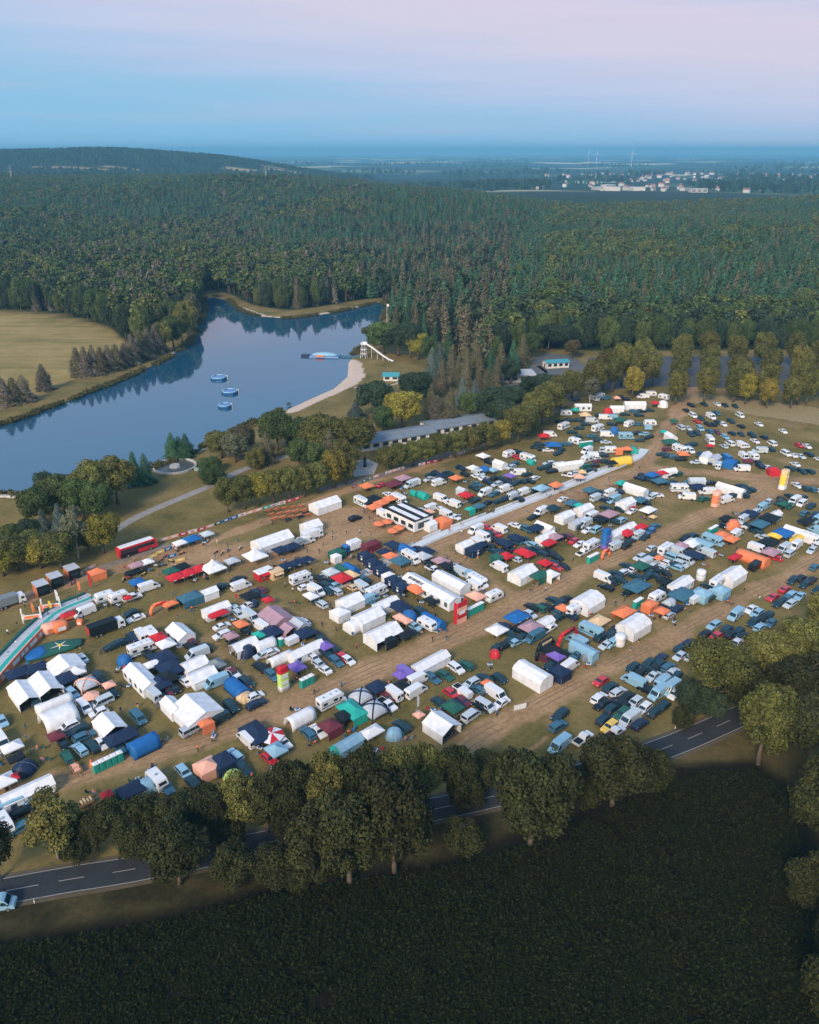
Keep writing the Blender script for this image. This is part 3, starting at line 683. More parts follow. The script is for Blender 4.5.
def crown_cone(R_, H, n, leaf, seed, bare=.05, tiers=11, ragged=.25, pw=.62):
    """conifer crown: small needle clumps on ragged, overlapping tiers"""
    g = np.random.default_rng(seed); u = g.random(n); f = 1-np.sqrt(1-u*.995) if pw > .7 else 1-(1-u*.998)**.62; th = g.uniform(0, 2*math.pi, n)
    saw = 1-((f*tiers+.12*np.sin(th*3+seed)) % 1); lob = 1+ragged*(np.sin(th*2+seed+f*9)*.45+np.sin(th*5+f*23)*.4)
    r = R_*((1-f)**pw*(.62+.42*saw)*lob+.03); q = .68+.32*np.sqrt(g.random(n)); z = H*bare+H*(1-bare)*f-.12*H/tiers*saw*2+g.normal(size=n)*.012*H
    P = np.stack([r*q*np.cos(th), r*q*np.sin(th), np.maximum(z, .2)], 1)
    nr = np.stack([np.cos(th), np.sin(th), np.full(n, .95)], 1)+g.normal(size=(n,3))*.45; nr /= np.linalg.norm(nr, axis=1, keepdims=True)
    return leaf_quads(P, nr, leaf*g.uniform(.6,1.3,n)*(1-.55*f), .75)
def trunk_mb(h, r, seed, limbs=5, lean=0, top=.72, spread=2.2):
    g = random.Random(seed); m = MB(); p = (0,0,-.1); pts = [p]; k = 5
    for i in range(1, k+1): pts.append((lean*(i/k)**1.4+g.uniform(-.15,.15), g.uniform(-.15,.15), h*top*i/k))
    n = 8; rings = []
    for i, (x, y, z) in enumerate(pts):
        rr = r*(1.35 if i == 0 else 1-.72*i/k); rings.append([(x+rr*math.cos(2*math.pi*j/n), y+rr*math.sin(2*math.pi*j/n), z) for j in range(n)])
    m.loft(rings)
    for i in range(limbs):
        q = pts[2+i % 4]; a = i*2.4+g.uniform(-.4,.4); L_ = spread*g.uniform(.7,1.2); e = (q[0]+L_*math.cos(a), q[1]+L_*math.sin(a), q[2]+L_*.8)
        m.tube(q, e, r*.36, r*.12, 6)
    return m
TREEMESH = {}
def tree_parts(form, v):
    """unit meshes: form broad/tall/slim/bush/birch/spruce; crown and trunk in metres for a 10 m tree"""
    k = (form, v)
    if k in TREEMESH: return TREEMESH[k]
    s = 100+v*17+len(form)
    if form == 'spruce':
        V, F = crown_cone(2.15, 10, 6500, .27, s, .03, 13, .55, .66); tr = trunk_mb(10, .2, s, 0, 0, .93)
    else:
        R_, Hc, zc, n, leaf, lob = dict(broad=(3.9,7.2,6.2,17000,.225,32), tall=(2.9,8.0,5.9,14500,.205,32), slim=(1.75,7.9,5.9,6000,.24,16), bush=(4.3,8.6,4.6,16000,.24,28), birch=(2.2,8.0,5.9,9000,.17,22), crown=(4.1,5.0,7.3,12000,.21,28))[form]
        V, F = crown_decid(R_, Hc, n, leaf, s, lob, .2 if form != 'birch' else .28); V = V + np.array([0,0,zc])
        V[:,2] = np.maximum(V[:,2], .25)
        tr = trunk_mb(10, .26 if form not in ('birch','slim') else .17, s, 7, .5 if v % 2 else -.3, .75, R_*.55)
    TREEMESH[k] = (V, F, tr); return TREEMESH[k]
CROWN = {}
def make_tree(form, leaf, v, name):
    V, F, tr = tree_parts(form, v)
    root = empty(name); key = (form, leaf, v)
    if key not in CROWN:
        CROWN[key] = (np_mesh('crown', V, F, [LEAF[leaf]]), tr.mesh('trunk', BIRCH if form == 'birch' else BARK, True))
    for nm, me in (('trunk', CROWN[key][1]), ('crown', CROWN[key][0])):
        o = bpy.data.objects.new(nm, me); COL.objects.link(o); o.parent = root
    return root
TREES = {}   # group -> list of (object, px, description)
def plant(form, leaf, x, yb, yt, wpx, group, desc, name='broadleaf_tree', v=None):
    h = height_at(x, yb, yt); w = wpx/px_m(x, yb-(yb-yt)*.4)
    X, Y = at(x, yb); v = random.randrange(4) if v is None else v
    o = instance(('tree', form, leaf, v, name), lambda: make_tree(form, leaf, v, name))
    base = dict(broad=9.3, tall=7.1, slim=4.4, bush=10.2, birch=5.5, spruce=4.6, crown=9.8)[form]
    sx = w/base; o.location = (X, Y, 0); o.rotation_euler = (0,0,random.uniform(0,6.28)); o.scale = (sx, sx, h/10.7)
    tag(o, None, 'tree', group); TREES.setdefault(group, []).append((o, x, yb, desc)); return o
# ------------------------------------------------------------------ the lie of the land
def sstep(a, b, x): t = np.clip((x-a)/(b-a), 0, 1); return t*t*(3-2*t)
def poly_px(pts): return np.array([at(*p) for p in pts])
def inside(P, X, Y):
    r = np.zeros(X.shape, bool); n = len(P)
    for i in range(n):
        x0, y0 = P[i]; x1, y1 = P[(i+1) % n]
        if y0 == y1: continue
        c = ((y0 > Y) != (y1 > Y)) & (X < (x1-x0)*(Y-y0)/(y1-y0)+x0); r ^= c
    return r
def dist_line(P, X, Y, closed=False):
    d = np.full(X.shape, 1e9)
    for i in range(len(P)-(0 if closed else 1)):
        a = P[i]; b = P[(i+1) % len(P)]; ab = b-a; l2 = ab@ab+1e-9
        t = np.clip(((X-a[0])*ab[0]+(Y-a[1])*ab[1])/l2, 0, 1); d = np.minimum(d, np.hypot(X-a[0]-t*ab[0], Y-a[1]-t*ab[1]))
    return d
def vnoise(X, Y, s, seed=0):
    """smooth value noise in numpy"""
    x = X/s+seed*17.3; y = Y/s+seed*9.1; xi = np.floor(x); yi = np.floor(y); fx = x-xi; fy = y-yi; fx = fx*fx*(3-2*fx); fy = fy*fy*(3-2*fy)
    h = lambda a, b: np.modf(np.abs(np.sin(a*127.1+b*311.7+seed)*43758.5453))[0]
    return (h(xi,yi)*(1-fx)+h(xi+1,yi)*fx)*(1-fy)+(h(xi,yi+1)*(1-fx)+h(xi+1,yi+1)*fx)*fy
def fbm(X, Y, s, seed=0): return vnoise(X,Y,s,seed)*.55+vnoise(X,Y,s/2.1,seed+1)*.28+vnoise(X,Y,s/4.3,seed+2)*.17
LAKE = poly_px([(-140,492),(-60,496),(0,494),(40,499),(75,492),(110,480),(150,469),(185,456),(205,446),(232,432),(270,415),(290,407),(312,397),(333,388),(347,376),(348,362),(358,350),(368,343),(378,332),(383,318),(386,306),(378,302),(362,306),(340,311),(315,315),(290,318),(262,316),(245,312),(235,306),(228,300),(214,296),(204,298),(204,312),(196,330),(186,345),(165,359),(130,376),(92,391),(45,409),(0,425),(-70,447),(-150,470)])
FOREST_FRONT = [(-330,330),(-140,318),(0,311),(60,315),(112,328),(128,345),(150,344),(178,331),(194,318),(199,301),(204,293),(215,292),(234,297),(250,305),(270,309),(290,311),(315,308),(340,304),(362,300),(382,298),(394,322),(396,345),(425,352),(455,366),(480,372),(512,362),(526,350),(556,350),(590,352),(640,352),(700,351),(819,351),(930,352),(1150,356)]
MEADOW = poly_px([(-330,332),(-140,320),(0,313),(60,317),(112,330),(126,346),(80,376),(40,396),(0,408),(-80,436),(-330,500)])
BEACH = poly_px([(347,362),(352,359),(361,362),(365,376),(357,384),(345,390),(322,400),(296,412),(284,414),(290,408),(312,398),(334,388),(346,377)])
FB = np.array([at(*p) for p in FOREST_FRONT])
DEPTH_L, DEPTH_R = 2200, 1620
def forest_depth(X, Y): a = X/np.maximum(Y, 1); return DEPTH_L+(DEPTH_R-DEPTH_L)*sstep(-.25, .2, a)
def front_y(X, Y):
    """distance at which the forest begins along the bearing of a point"""
    a = X/np.maximum(Y, 1); fa = FB[:,0]/FB[:,1]; return np.interp(a, fa, FB[:,1])
def land(X, Y):
    a = X/np.maximum(Y, 1); amp = 36-26*sstep(-.25, .2, a); D = forest_depth(X, Y)
    z = amp*sstep(750, 2100, Y)*(1-sstep(D*1.02, D*1.5, Y)) + (vnoise(X,Y,380,3)-.5)*40*sstep(560,1000,Y)*(1-sstep(D*.8,D,Y)*.6)
    z = z-15*sstep(2200, 3600, Y)
    z = z+(vnoise(X,Y,1500,5)-.5)*24*sstep(3000,5000,Y)
    hx = (X+1400)/np.where(X > -1400, 430, 1100); hy = (Y-3750)/420
    z = z+130*np.exp(-hx*hx*.5*1.3-hy*hy*.5)+40*np.exp(-((X+850)/340)**2-((Y-4100)/400)**2)
    z = z+36*np.exp(-((X+640)/420)**2-((Y-3750)/330)**2)
    return z
# dirt tracks: (polyline in pixels, half width in metres, strength)
TRACKS = [([(-60,640),(0,608),(60,585),(112,569),(165,552),(205,538)],2.6,.8), ([(120,570),(170,556),(240,530),(300,507),(380,479),(470,450),(540,421),(566,400),(578,384)],2.6,.95),
 ([(190,560),(240,552),(300,556),(345,530),(400,520),(425,540)],8,.85), ([(335,520),(370,515)],9,1), ([(415,552),(480,527),(545,505),(640,470),(668,430),(690,395),(694,378)],4,.9),
 ([(-40,815),(80,775),(200,742),(250,724),(330,688),(430,645),(480,625),(560,582),(660,537),(740,500),(772,478)],4,.85), ([(440,765),(480,735),(560,692),(680,632),(819,560),(900,520)],3,.8),
 ([(640,470),(700,472),(780,480),(830,483),(930,490)],4.2,.9), ([(775,478),(748,508)],6,.8), ([(430,545),(470,570),(500,590),(535,612)],3.4,.7), ([(205,640),(250,690),(290,720)],3,.5),
 ([(330,600),(322,640),(345,680)],3,.45), ([(85,640),(125,700),(165,770)],3,.3), ([(235,560),(250,600),(300,620),(340,600)],4,.5), ([(520,620),(490,590)],3,.5),
 ([(550,690),(553,710),(548,735),(530,752)],.5,.9), ([(480,728),(520,705),(552,692)],.4,.7), ([(0,870),(100,855),(200,835)],2,.2)]
def nonuni(lo, hi, step, far_lo, far_hi):
    mid = list(np.arange(lo, hi+.1, step)); a = []; s = step; x = lo
    while x > far_lo: s *= 1.16; x = max(far_lo, x-s); a.append(x)
    b = []; s = step; x = mid[-1]
    while x < far_hi: s *= 1.16; x = min(far_hi, x+s); b.append(x)
    return np.array(a[::-1]+mid+b)
def to_px_x(X, Y): return W_/2+FPX*X/(np.maximum(Y, 20)*CP+CAMH*SP)
def build_ground():
    xs = nonuni(-215, 235, 1.5, -15000, 15000); xs = np.concatenate([xs[xs < -2000], np.arange(-2000, -230, 22), xs[xs > -225]]); ys = nonuni(58, 470, 1.5, -400, 26000); ys = np.concatenate([ys[ys < 471], np.arange(472.5, 762, 2.5), np.arange(766, 2400, 22), np.arange(2400, 4400, 30), [y for y in nonuni(4420, 4460, 40, 4300, 26000) if y >= 4420]])
    X, Y = np.meshgrid(xs, ys); Z = land(X, Y)
    dl = dist_line(LAKE, X, Y, True); inl = inside(LAKE, X, Y); sd = np.where(inl, -dl, dl)
    Z = Z - 1.6*sstep(2.0, -3.0, sd) 
    dirt = np.zeros(X.shape); jit = (fbm(X, Y, 7, 2)-.5)*5
    near = (np.abs(X) < 300) & (Y < 520) & (Y > 0)
    for pts, hw, st in TRACKS:
        P = poly_px(pts); d = dist_line(P, X, Y)+jit*min(1, hw/3); dirt = np.maximum(dirt, st*(1-sstep(hw*.55, hw*1.5, d)))
    camp = poly_px([(-60,640),(60,600),(200,545),(420,470),(570,395),(690,385),(819,400),(960,420),(960,560),(819,600),(690,700),(560,750),(480,740),(250,800),(60,850),(-80,880)])
    ci = inside(camp, X, Y); dirt = np.maximum(dirt, ci*sstep(.50, .80, fbm(X, Y, 16, 8))*.5); dirt *= near
    bi = inside(BEACH, X, Y) | ((sd > -.5) & (sd < 2.2) & (fbm(X,Y,25,4) > .66)); sand = bi*1.0
    far_bank = dist_line(poly_px([(236,308),(262,317),(290,319),(340,312),(378,303)]), X, Y) < 5; sand = np.maximum(sand, far_bank*.9)
    md = inside(MEADOW, X, Y)*1.0
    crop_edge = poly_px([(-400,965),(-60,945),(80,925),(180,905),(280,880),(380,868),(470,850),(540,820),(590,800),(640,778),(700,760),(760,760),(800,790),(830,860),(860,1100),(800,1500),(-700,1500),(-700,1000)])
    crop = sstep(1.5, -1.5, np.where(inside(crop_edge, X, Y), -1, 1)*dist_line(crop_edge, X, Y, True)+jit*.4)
    stub = poly_px([(690,392),(740,398),(819,408),(960,430),(960,455),(819,425),(735,412),(690,402)]); pale = np.maximum(inside(stub, X, Y)*.8, sum(((((X-cx)/rx)**2+((Y-cy)/ry)**2+.5*(vnoise(X, Y, 90, 7)-.5)) < 1) for cx, cy, rx, ry in ((-1260,3270,150,26),(-1090,3330,70,20),(-690,3560,80,34),(-500,3640,110,40),(-590,3720,60,26))))
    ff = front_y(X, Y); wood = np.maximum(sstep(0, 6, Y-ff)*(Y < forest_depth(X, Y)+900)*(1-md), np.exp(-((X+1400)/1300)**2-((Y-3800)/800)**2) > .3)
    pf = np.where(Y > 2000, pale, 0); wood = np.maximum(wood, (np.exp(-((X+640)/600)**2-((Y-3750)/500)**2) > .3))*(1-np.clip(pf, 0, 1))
    n = len(xs); m = len(ys); V = np.stack([X, Y, Z], -1).reshape(-1, 3)
    I = np.arange((m-1)*n).reshape(m-1, n)[:, :-1].ravel(); F = np.stack([I, I+1, I+n+1, I+n], 1)
    rank = inside(poly_px([(-700,1010),(-160,925),(0,895),(72,881),(145,869),(290,841),(440,811),(490,800),(580,778),(665,751),(760,712),(1000,800),(1000,1300),(-900,1300)]), X, Y)*(.8+.2*sstep(.35, .6, fbm(X, Y, 6, 12)))*(1-.30*sstep(360, 620, to_px_x(X, Y)))  # mask for the vignette painted over the verge below the road
    # ---- material
    g = bpy.data.materials.new('meadow_ground'); nt, p = nodes_of(g); N, L = nt.nodes, nt.links
    geo = N.new('ShaderNodeNewGeometry')
    def noise(sc_, det=5, rough=.6):
        q = N.new('ShaderNodeTexNoise'); q.inputs['Scale'].default_value = sc_; q.inputs['Detail'].default_value = det; q.inputs['Roughness'].default_value = rough; L.new(geo.outputs['Position'], q.inputs['Vector']); return q.outputs['Fac']
    def ramp(f, stops):
        q = N.new('ShaderNodeValToRGB'); L.new(f, q.inputs[0]); e = q.color_ramp.elements
        while len(e) > 1: e.remove(e[-1])
        e[0].position = stops[0][0]; e[0].color = (*stops[0][1], 1)
        for pos, c in stops[1:]: k = e.new(pos); k.color = (*c, 1)
        return q.outputs[0]
    def mix(f, a, b):
        q = N.new('ShaderNodeMix'); q.data_type = 'RGBA'
        (L.new(f, q.inputs[0]) if not isinstance(f, float) else setattr(q.inputs[0], 'default_value', f)); L.new(a, q.inputs[6]); L.new(b, q.inputs[7]); return q.outputs[2]
    def attr(nm): q = N.new('ShaderNodeAttribute'); q.attribute_name = nm; return q.outputs['Fac']
    def mth(op, a, b):
        q = N.new('ShaderNodeMath'); q.operation = op
        for i, v in enumerate((a, b)):
            if isinstance(v, (int, float)): q.inputs[i].default_value = v
            else: L.new(v, q.inputs[i])
        return q.outputs[0]
    n1, n2, n3 = noise(.06, 6), noise(.9, 5), noise(.012, 4)
    grass = ramp(mth('ADD', mth('MULTIPLY', n1, .7), mth('MULTIPLY', n2, .35)), [(.33,(.066,.067,.022)),(.46,(.134,.112,.040)),(.60,(.205,.155,.060)),(.72,(.27,.20,.095))])
    dirtc = ramp(mth('ADD', mth('MULTIPLY', n1, .5), mth('MULTIPLY', n2, .5)), [(.34,(.20,.125,.066)),(.5,(.32,.205,.112)),(.66,(.44,.29,.165))])
    f = mth('MULTIPLY', attr('dirt'), mth('ADD', .55, mth('MULTIPLY', noise(.35, 6, .7), .9)))
    # soft knee so tracks have ragged edges
    mr = N.new('ShaderNodeMapRange'); mr.inputs[1].default_value = .22; mr.inputs[2].default_value = .85; L.new(f, mr.inputs[0])
    c = mix(mr.outputs[0], grass, dirtc)
    meadow = ramp(mth('ADD', mth('MULTIPLY', noise(.03, 8, .7), .65), mth('MULTIPLY', n2, .35)), [(.38,(.13,.125,.042)),(.5,(.25,.195,.072)),(.62,(.36,.265,.115))]); mpv = N.new('ShaderNodeMapping'); mpv.inputs['Rotation'].default_value = (0,0,.5); mpv.inputs['Scale'].default_value = (.012,.16,1); L.new(geo.outputs['Position'], mpv.inputs[0]); stn = N.new('ShaderNodeTexNoise'); stn.inputs['Scale'].default_value = 1; stn.inputs['Detail'].default_value = 4; L.new(mpv.outputs[0], stn.inputs['Vector']); meadow = mix(mth('MULTIPLY', stn.outputs['Fac'], .8), meadow, ramp(stn.outputs['Fac'], [(.38,(.15,.135,.045)),(.5,(.27,.20,.075)),(.62,(.33,.245,.11))])); c = mix(attr('meadow'), c, meadow)
    pale_c = ramp(n2, [(.3,(.24,.19,.10)),(.7,(.36,.28,.16))]); c = mix(attr('pale'), c, pale_c)
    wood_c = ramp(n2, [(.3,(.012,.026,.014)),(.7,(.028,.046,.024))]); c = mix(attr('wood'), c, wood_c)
    sand_c = ramp(n2, [(.3,(.44,.34,.27)),(.7,(.64,.52,.43))]); c = mix(attr('sand'), c, sand_c)
    rank_c = ramp(n2, [(.3,(.017,.018,.008)),(.7,(.040,.034,.016))]); c = mix(attr('rank'), c, rank_c)  # verge grass colour darkened to paint in the vignette
    crop_c = ramp(n2, [(.3,(.006,.007,.004)),(.7,(.014,.012,.007))]); c = mix(attr('crop'), c, crop_c)  # crop soil, its colour also darkened for the vignette
    # distant farmland: irregular fields and woods
    vo = N.new('ShaderNodeTexVoronoi'); vo.inputs['Scale'].default_value = .0024; vo.inputs['Randomness'].default_value = 1
    L.new(geo.outputs['Position'], vo.inputs['Vector']); sep = N.new('ShaderNodeSeparateColor'); L.new(vo.outputs['Color'], sep.inputs[0])
    fld = ramp(sep.outputs[0], [(0,(.018,.034,.022)),(.55,(.020,.036,.022)),(.56,(.07,.12,.05)),(.72,(.06,.10,.045)),(.70,(.06,.10,.045)),(.73,(.48,.46,.29)),(.84,(.56,.53,.34)),(.85,(.016,.03,.02)),(1,(.02,.036,.024))])
    c = mix(attr('far'), c, fld)
    L.new(c, p.inputs['Base Color']); p.inputs['Roughness'].default_value = .95; p.inputs['Specular IOR Level'].default_value = .1
    b = N.new('ShaderNodeBump'); b.inputs['Strength'].default_value = .5; b.inputs['Distance'].default_value = .25; L.new(noise(1.6, 6, .7), b.inputs['Height']); L.new(b.outputs[0], p.inputs['Normal'])
    me = np_mesh('ground', V, F, [g])
    hillm = np.exp(-((X+1400)/1300)**2-((Y-3800)/800)**2) > .3; far = sstep(700, 1000, Y-forest_depth(X, Y)-50)*(1-hillm)*(1-np.clip(pf, 0, 1))*(1-(np.exp(-((X+640)/600)**2-((Y-3750)/500)**2) > .3))
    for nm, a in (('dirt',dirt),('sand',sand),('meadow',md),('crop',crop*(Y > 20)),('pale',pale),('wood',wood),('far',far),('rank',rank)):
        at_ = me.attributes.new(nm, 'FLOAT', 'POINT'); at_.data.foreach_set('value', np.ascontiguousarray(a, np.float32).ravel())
    me.polygons.foreach_set('use_smooth', np.ones(len(F), bool))
    o = bpy.data.objects.new('ground', me); COL.objects.link(o); tag(o, kind='structure'); return o
build_ground()
# ---- lake
def flat_sheet(name, P, z, m, kind='structure'):
    me = bpy.data.meshes.new(name); me.from_pydata([(x, y, z) for x, y in P], [], [tuple(range(len(P)))]); me.materials.append(m)
    bm = bmesh.new(); bm.from_mesh(me); bmesh.ops.triangulate(bm, faces=bm.faces); bmesh.ops.recalc_face_normals(bm, faces=bm.faces)
    if bm.faces and sum(f.normal.z for f in bm.faces) < 0: bmesh.ops.reverse_faces(bm, faces=bm.faces)
    bm.to_mesh(me); bm.free(); o = bpy.data.objects.new(name, me); COL.objects.link(o); tag(o, kind=kind); return o
wm = bpy.data.materials.new('lake_water'); nt, p = nodes_of(wm); p.inputs['Base Color'].default_value = (.010,.068,.13,1); p.inputs['Roughness'].default_value = .04; p.inputs['IOR'].default_value = 2.0; p.inputs['Specular IOR Level'].default_value = .5
no = nt.nodes.new('ShaderNodeTexNoise'); no.inputs['Scale'].default_value = .5; no.inputs['Detail'].default_value = 3; tc = nt.nodes.new('ShaderNodeNewGeometry'); nt.links.new(tc.outputs['Position'], no.inputs['Vector'])
bp = nt.nodes.new('ShaderNodeBump'); bp.inputs['Strength'].default_value = .05; bp.inputs['Distance'].default_value = .2; nt.links.new(no.outputs['Fac'], bp.inputs['Height']); nt.links.new(bp.outputs[0], p.inputs['Normal'])
cen = LAKE.mean(0); LK = LAKE + (LAKE-cen)/np.linalg.norm(LAKE-cen, axis=1, keepdims=True)*1.2
flat_sheet('lake_water', LK, -.45, wm)
# ---- paved surfaces
def paved(name, col, var=.2, sc_=.4):
    m = bpy.data.materials.new(name); nt, p = nodes_of(m); N, L = nt.nodes, nt.links; geo = N.new('ShaderNodeNewGeometry')
    a = N.new('ShaderNodeTexNoise'); a.inputs['Scale'].default_value = sc_; a.inputs['Detail'].default_value = 8; a.inputs['Roughness'].default_value = .7; L.new(geo.outputs['Position'], a.inputs['Vector'])
    r = N.new('ShaderNodeMapRange'); r.inputs[1].default_value = .3; r.inputs[2].default_value = .7; r.inputs[3].default_value = 1-var; r.inputs[4].default_value = 1+var; L.new(a.outputs['Fac'], r.inputs[0])
    v = N.new('ShaderNodeVectorMath'); v.operation = 'SCALE'; v.inputs[0].default_value = col; L.new(r.outputs[0], v.inputs['Scale']); L.new(v.outputs[0], p.inputs['Base Color']); p.inputs['Roughness'].default_value = .85; p.inputs['Specular IOR Level'].default_value = .25; return m
ASPH = paved('asphalt', (.030,.036,.044)); ASPH2 = paved('pale_asphalt', (.11,.115,.12)); LINE = paved('road_paint', (.30,.30,.29), .15, 2); GRAVEL = paved('grey_gravel', (.24,.23,.22)); SLAB = paved('white_track_mat', (.56,.60,.64), .08, .8)
def smooth_line(P, step=3.0):
    P = np.array(P, float); out = []
    for i in range(len(P)-1):
        p0 = P[max(i-1,0)]; p1 = P[i]; p2 = P[i+1]; p3 = P[min(i+2,len(P)-1)]; n = max(2, int(np.linalg.norm(p2-p1)/step))
        for t in np.arange(n)/n: out.append(.5*((2*p1)+(-p0+p2)*t+(2*p0-5*p1+4*p2-p3)*t*t+(-p0+3*p1-3*p2+p3)*t**3))
    out.append(P[-1]); return np.array(out)
def offset(C, d):
    T = np.gradient(C, axis=0); T /= np.linalg.norm(T, axis=1, keepdims=True); return C+np.stack([-T[:,1], T[:,0]], 1)*d
def ribbon(name, C, w, z, m, off=0, dash=None, thick=0):
    A = offset(C, off+w/2); B = offset(C, off-w/2); mb = MB(); s = np.concatenate([[0], np.cumsum(np.linalg.norm(np.diff(C, axis=0), axis=1))])
    for i in range(len(C)-1):
        if dash and (s[i] % dash[0]) > dash[1]: continue
        q = [(A[i][0],A[i][1],z),(A[i+1][0],A[i+1][1],z),(B[i+1][0],B[i+1][1],z),(B[i][0],B[i][1],z)]
        mb.poly(q[::-1])
    me = bpy.data.meshes.new(name); me.from_pydata(mb.v, [], mb.f); me.materials.append(m); bm = bmesh.new(); bm.from_mesh(me); bmesh.ops.remove_doubles(bm, verts=bm.verts, dist=1e-4)
    for f in bm.faces:
        if f.normal.z < 0: f.normal_flip()
    bm.to_mesh(me); bm.free(); o = bpy.data.objects.new(name, me); COL.objects.link(o); tag(o, kind='structure'); return o
ROADC = smooth_line([at(*q) for q in [(-160,922),(-60,903),(0,892),(72,879),(145,867),(290,838),(440,808),(490,797),(580,775),(665,748),(740,716),(800,688),(900,640)]], 1.0)
ribbon('verge_gravel', ROADC, 7.4, .012, paved('verge_earth', (.095,.078,.05)))
ribbon('asphalt_road', ROADC, 5.9, .035, ASPH)
for off in (-2.72, 2.72): ribbon('road_edge_line', ROADC, .16, .041, LINE, off)
ribbon('road_centre_line', ROADC, .14, .041, LINE, 0, (8, 4))
PATHC = smooth_line([at(*q) for q in [(96,545),(120,527),(150,511),(205,488),(240,471),(280,458),(300,454),(330,453)]])
ribbon('park_path', PATHC, 3.4, .02, paved('path_gravel', (.26,.25,.24)))
ribbon('lakeside_path', smooth_line([at(*q) for q in [(354,388),(372,384),(392,385),(402,380)]]), 1.6, .02, paved('sandy_path', (.42,.36,.28)))
ribbon('wood_path', smooth_line([at(*q) for q in [(372,352),(395,352),(420,353),(430,360)]]), 2, .02, paved('sandy_path_shaded', (.28,.24,.18)))  # sandy path colour darkened to hold the shade by the wood
STRIPC = smooth_line([at(*q) for q in [(328,590),(380,566),(430,540),(480,520),(540,497),(600,473),(632,460),(640,455),(645,449)]])
LANEC = smooth_line([at(*q) for q in [(-80,628),(0,604),(60,583),(115,563),(170,544)]]); ribbon('service_lane', LANEC, 3.0, .016, paved('lane_earth', (.20,.17,.14)))
LANEC2 = smooth_line([at(*q) for q in [(320,490),(400,470),(470,445),(540,417),(562,400),(574,388),(580,378),(590,366),(603,354)]]); ribbon('upper_lane', LANEC2, 4.2, .018, paved('lane_gravel', (.19,.155,.135)))
for nm, q in (('parking_asphalt', [(588,358),(610,357),(700,356),(840,357),(960,360),(960,398),(840,394),(720,388),(660,386),(600,390),(590,386),(576,388),(572,382),(586,368)]), ('forecourt_asphalt', [(528,360),(548,353),(574,356),(586,366),(570,380),(550,376)]), ('yard_paving', [(494,384),(505,366),(540,366),(548,372),(530,388),(505,392)])):
    flat_sheet(nm, poly_px(q), .022, ASPH2 if nm != 'parking_asphalt' else paved('parking_surface', (.075,.082,.095)))
flat_sheet('memorial_plaza', poly_px([(349,470),(352,461),(368,459),(378,464),(374,474),(355,477)]), .024, paved('plaza_paving', (.38,.37,.36)))
RUT = paved('rut_soil', (.21,.142,.082), .25, 1.2)
for ti, offs, ln in ((5, (-1.9,-.5,1.0,2.4), 34), (6, (-1.4,0,1.3), 26), (4, (-.8,.7), 30), (7, (-1.2,.4), 30)):
    C = smooth_line([at(*q) for q in TRACKS[ti][0]], 2.0); w_ = np.cumsum(rng.normal(size=len(C)))*.06; T = offset(C, 1.0)-C
    for off in offs: ribbon('wheel_rut', C+T*(off+w_[:,None]+.25*np.sin(np.arange(len(C))*.11+off)[:,None]), .32, .006+.0006*abs(off), RUT, 0, (ln, ln*.62))
# ------------------------------------------------------------------ light, sky and air
w = bpy.data.worlds.new('World'); sc.world = w; w.use_nodes = True; nt = w.node_tree; N, L = nt.nodes, nt.links
bg = N['Background']; sky = N.new('ShaderNodeTexSky'); sky.sky_type = 'NISHITA'; sky.sun_disc = False
SUN_EL, SUN_AZ = R(9), R(205)     # compass-like: measured from +Y towards +X; the sun is low behind the camera
sky.sun_elevation = SUN_EL; sky.sun_rotation = SUN_AZ; sky.altitude = 400; sky.air_density = 1.2; sky.dust_density = 1.5; sky.ozone_density = 2.0
# the band of earth shadow and pink anti-twilight low over the far horizon
tc = N.new('ShaderNodeTexCoord'); sx = N.new('ShaderNodeSeparateXYZ'); L.new(tc.outputs['Generated'], sx.inputs[0])
no = N.new('ShaderNodeTexNoise'); no.inputs['Scale'].default_value = 3.0; no.inputs['Detail'].default_value = 5
mp = N.new('ShaderNodeMapping'); mp.inputs['Scale'].default_value = (1,1,24); L.new(tc.outputs['Generated'], mp.inputs[0]); L.new(mp.outputs[0], no.inputs['Vector'])
wob = N.new('ShaderNodeMath'); wob.operation = 'MULTIPLY_ADD'; L.new(no.outputs['Fac'], wob.inputs[0]); wob.inputs[1].default_value = .06; wob.inputs[2].default_value = -.03
el = N.new('ShaderNodeMath'); el.operation = 'ADD'; L.new(sx.outputs['Z'], el.inputs[0]); L.new(wob.outputs[0], el.inputs[1])
tilt = N.new('ShaderNodeMath'); tilt.operation = 'MULTIPLY_ADD'; L.new(sx.outputs['X'], tilt.inputs[0]); tilt.inputs[1].default_value = .12; L.new(el.outputs[0], tilt.inputs[2])
cr = N.new('ShaderNodeValToRGB'); e = cr.color_ramp.elements; e[0].position = 0; e[0].color = (.27,.53,.76,1); e[1].position = 1; e[1].color = (.40,.62,.98,1)
for pos, c in ((.012,(.28,.53,.76)),(.04,(.34,.54,.77)),(.085,(.50,.58,.78)),(.125,(.63,.61,.75)),(.16,(.66,.61,.74)),(.20,(.48,.58,.80)),(.26,(.40,.62,.95)),(.6,(.38,.60,.98))):
    k = e.new(pos); k.color = (*c, 1)
L.new(tilt.outputs[0], cr.inputs[0])
mp2 = N.new('ShaderNodeMapping'); mp2.inputs['Scale'].default_value = (2.2,2.2,38); mp2.inputs['Rotation'].default_value = (.05,.03,0); L.new(tc.outputs['Generated'], mp2.inputs[0]); n2 = N.new('ShaderNodeTexNoise'); n2.inputs['Scale'].default_value = 1.6; n2.inputs['Detail'].default_value = 6; L.new(mp2.outputs[0], n2.inputs['Vector'])
cl = N.new('ShaderNodeMapRange'); cl.inputs[1].default_value = .50; cl.inputs[2].default_value = .74; cl.inputs[4].default_value = .24; L.new(n2.outputs['Fac'], cl.inputs[0])
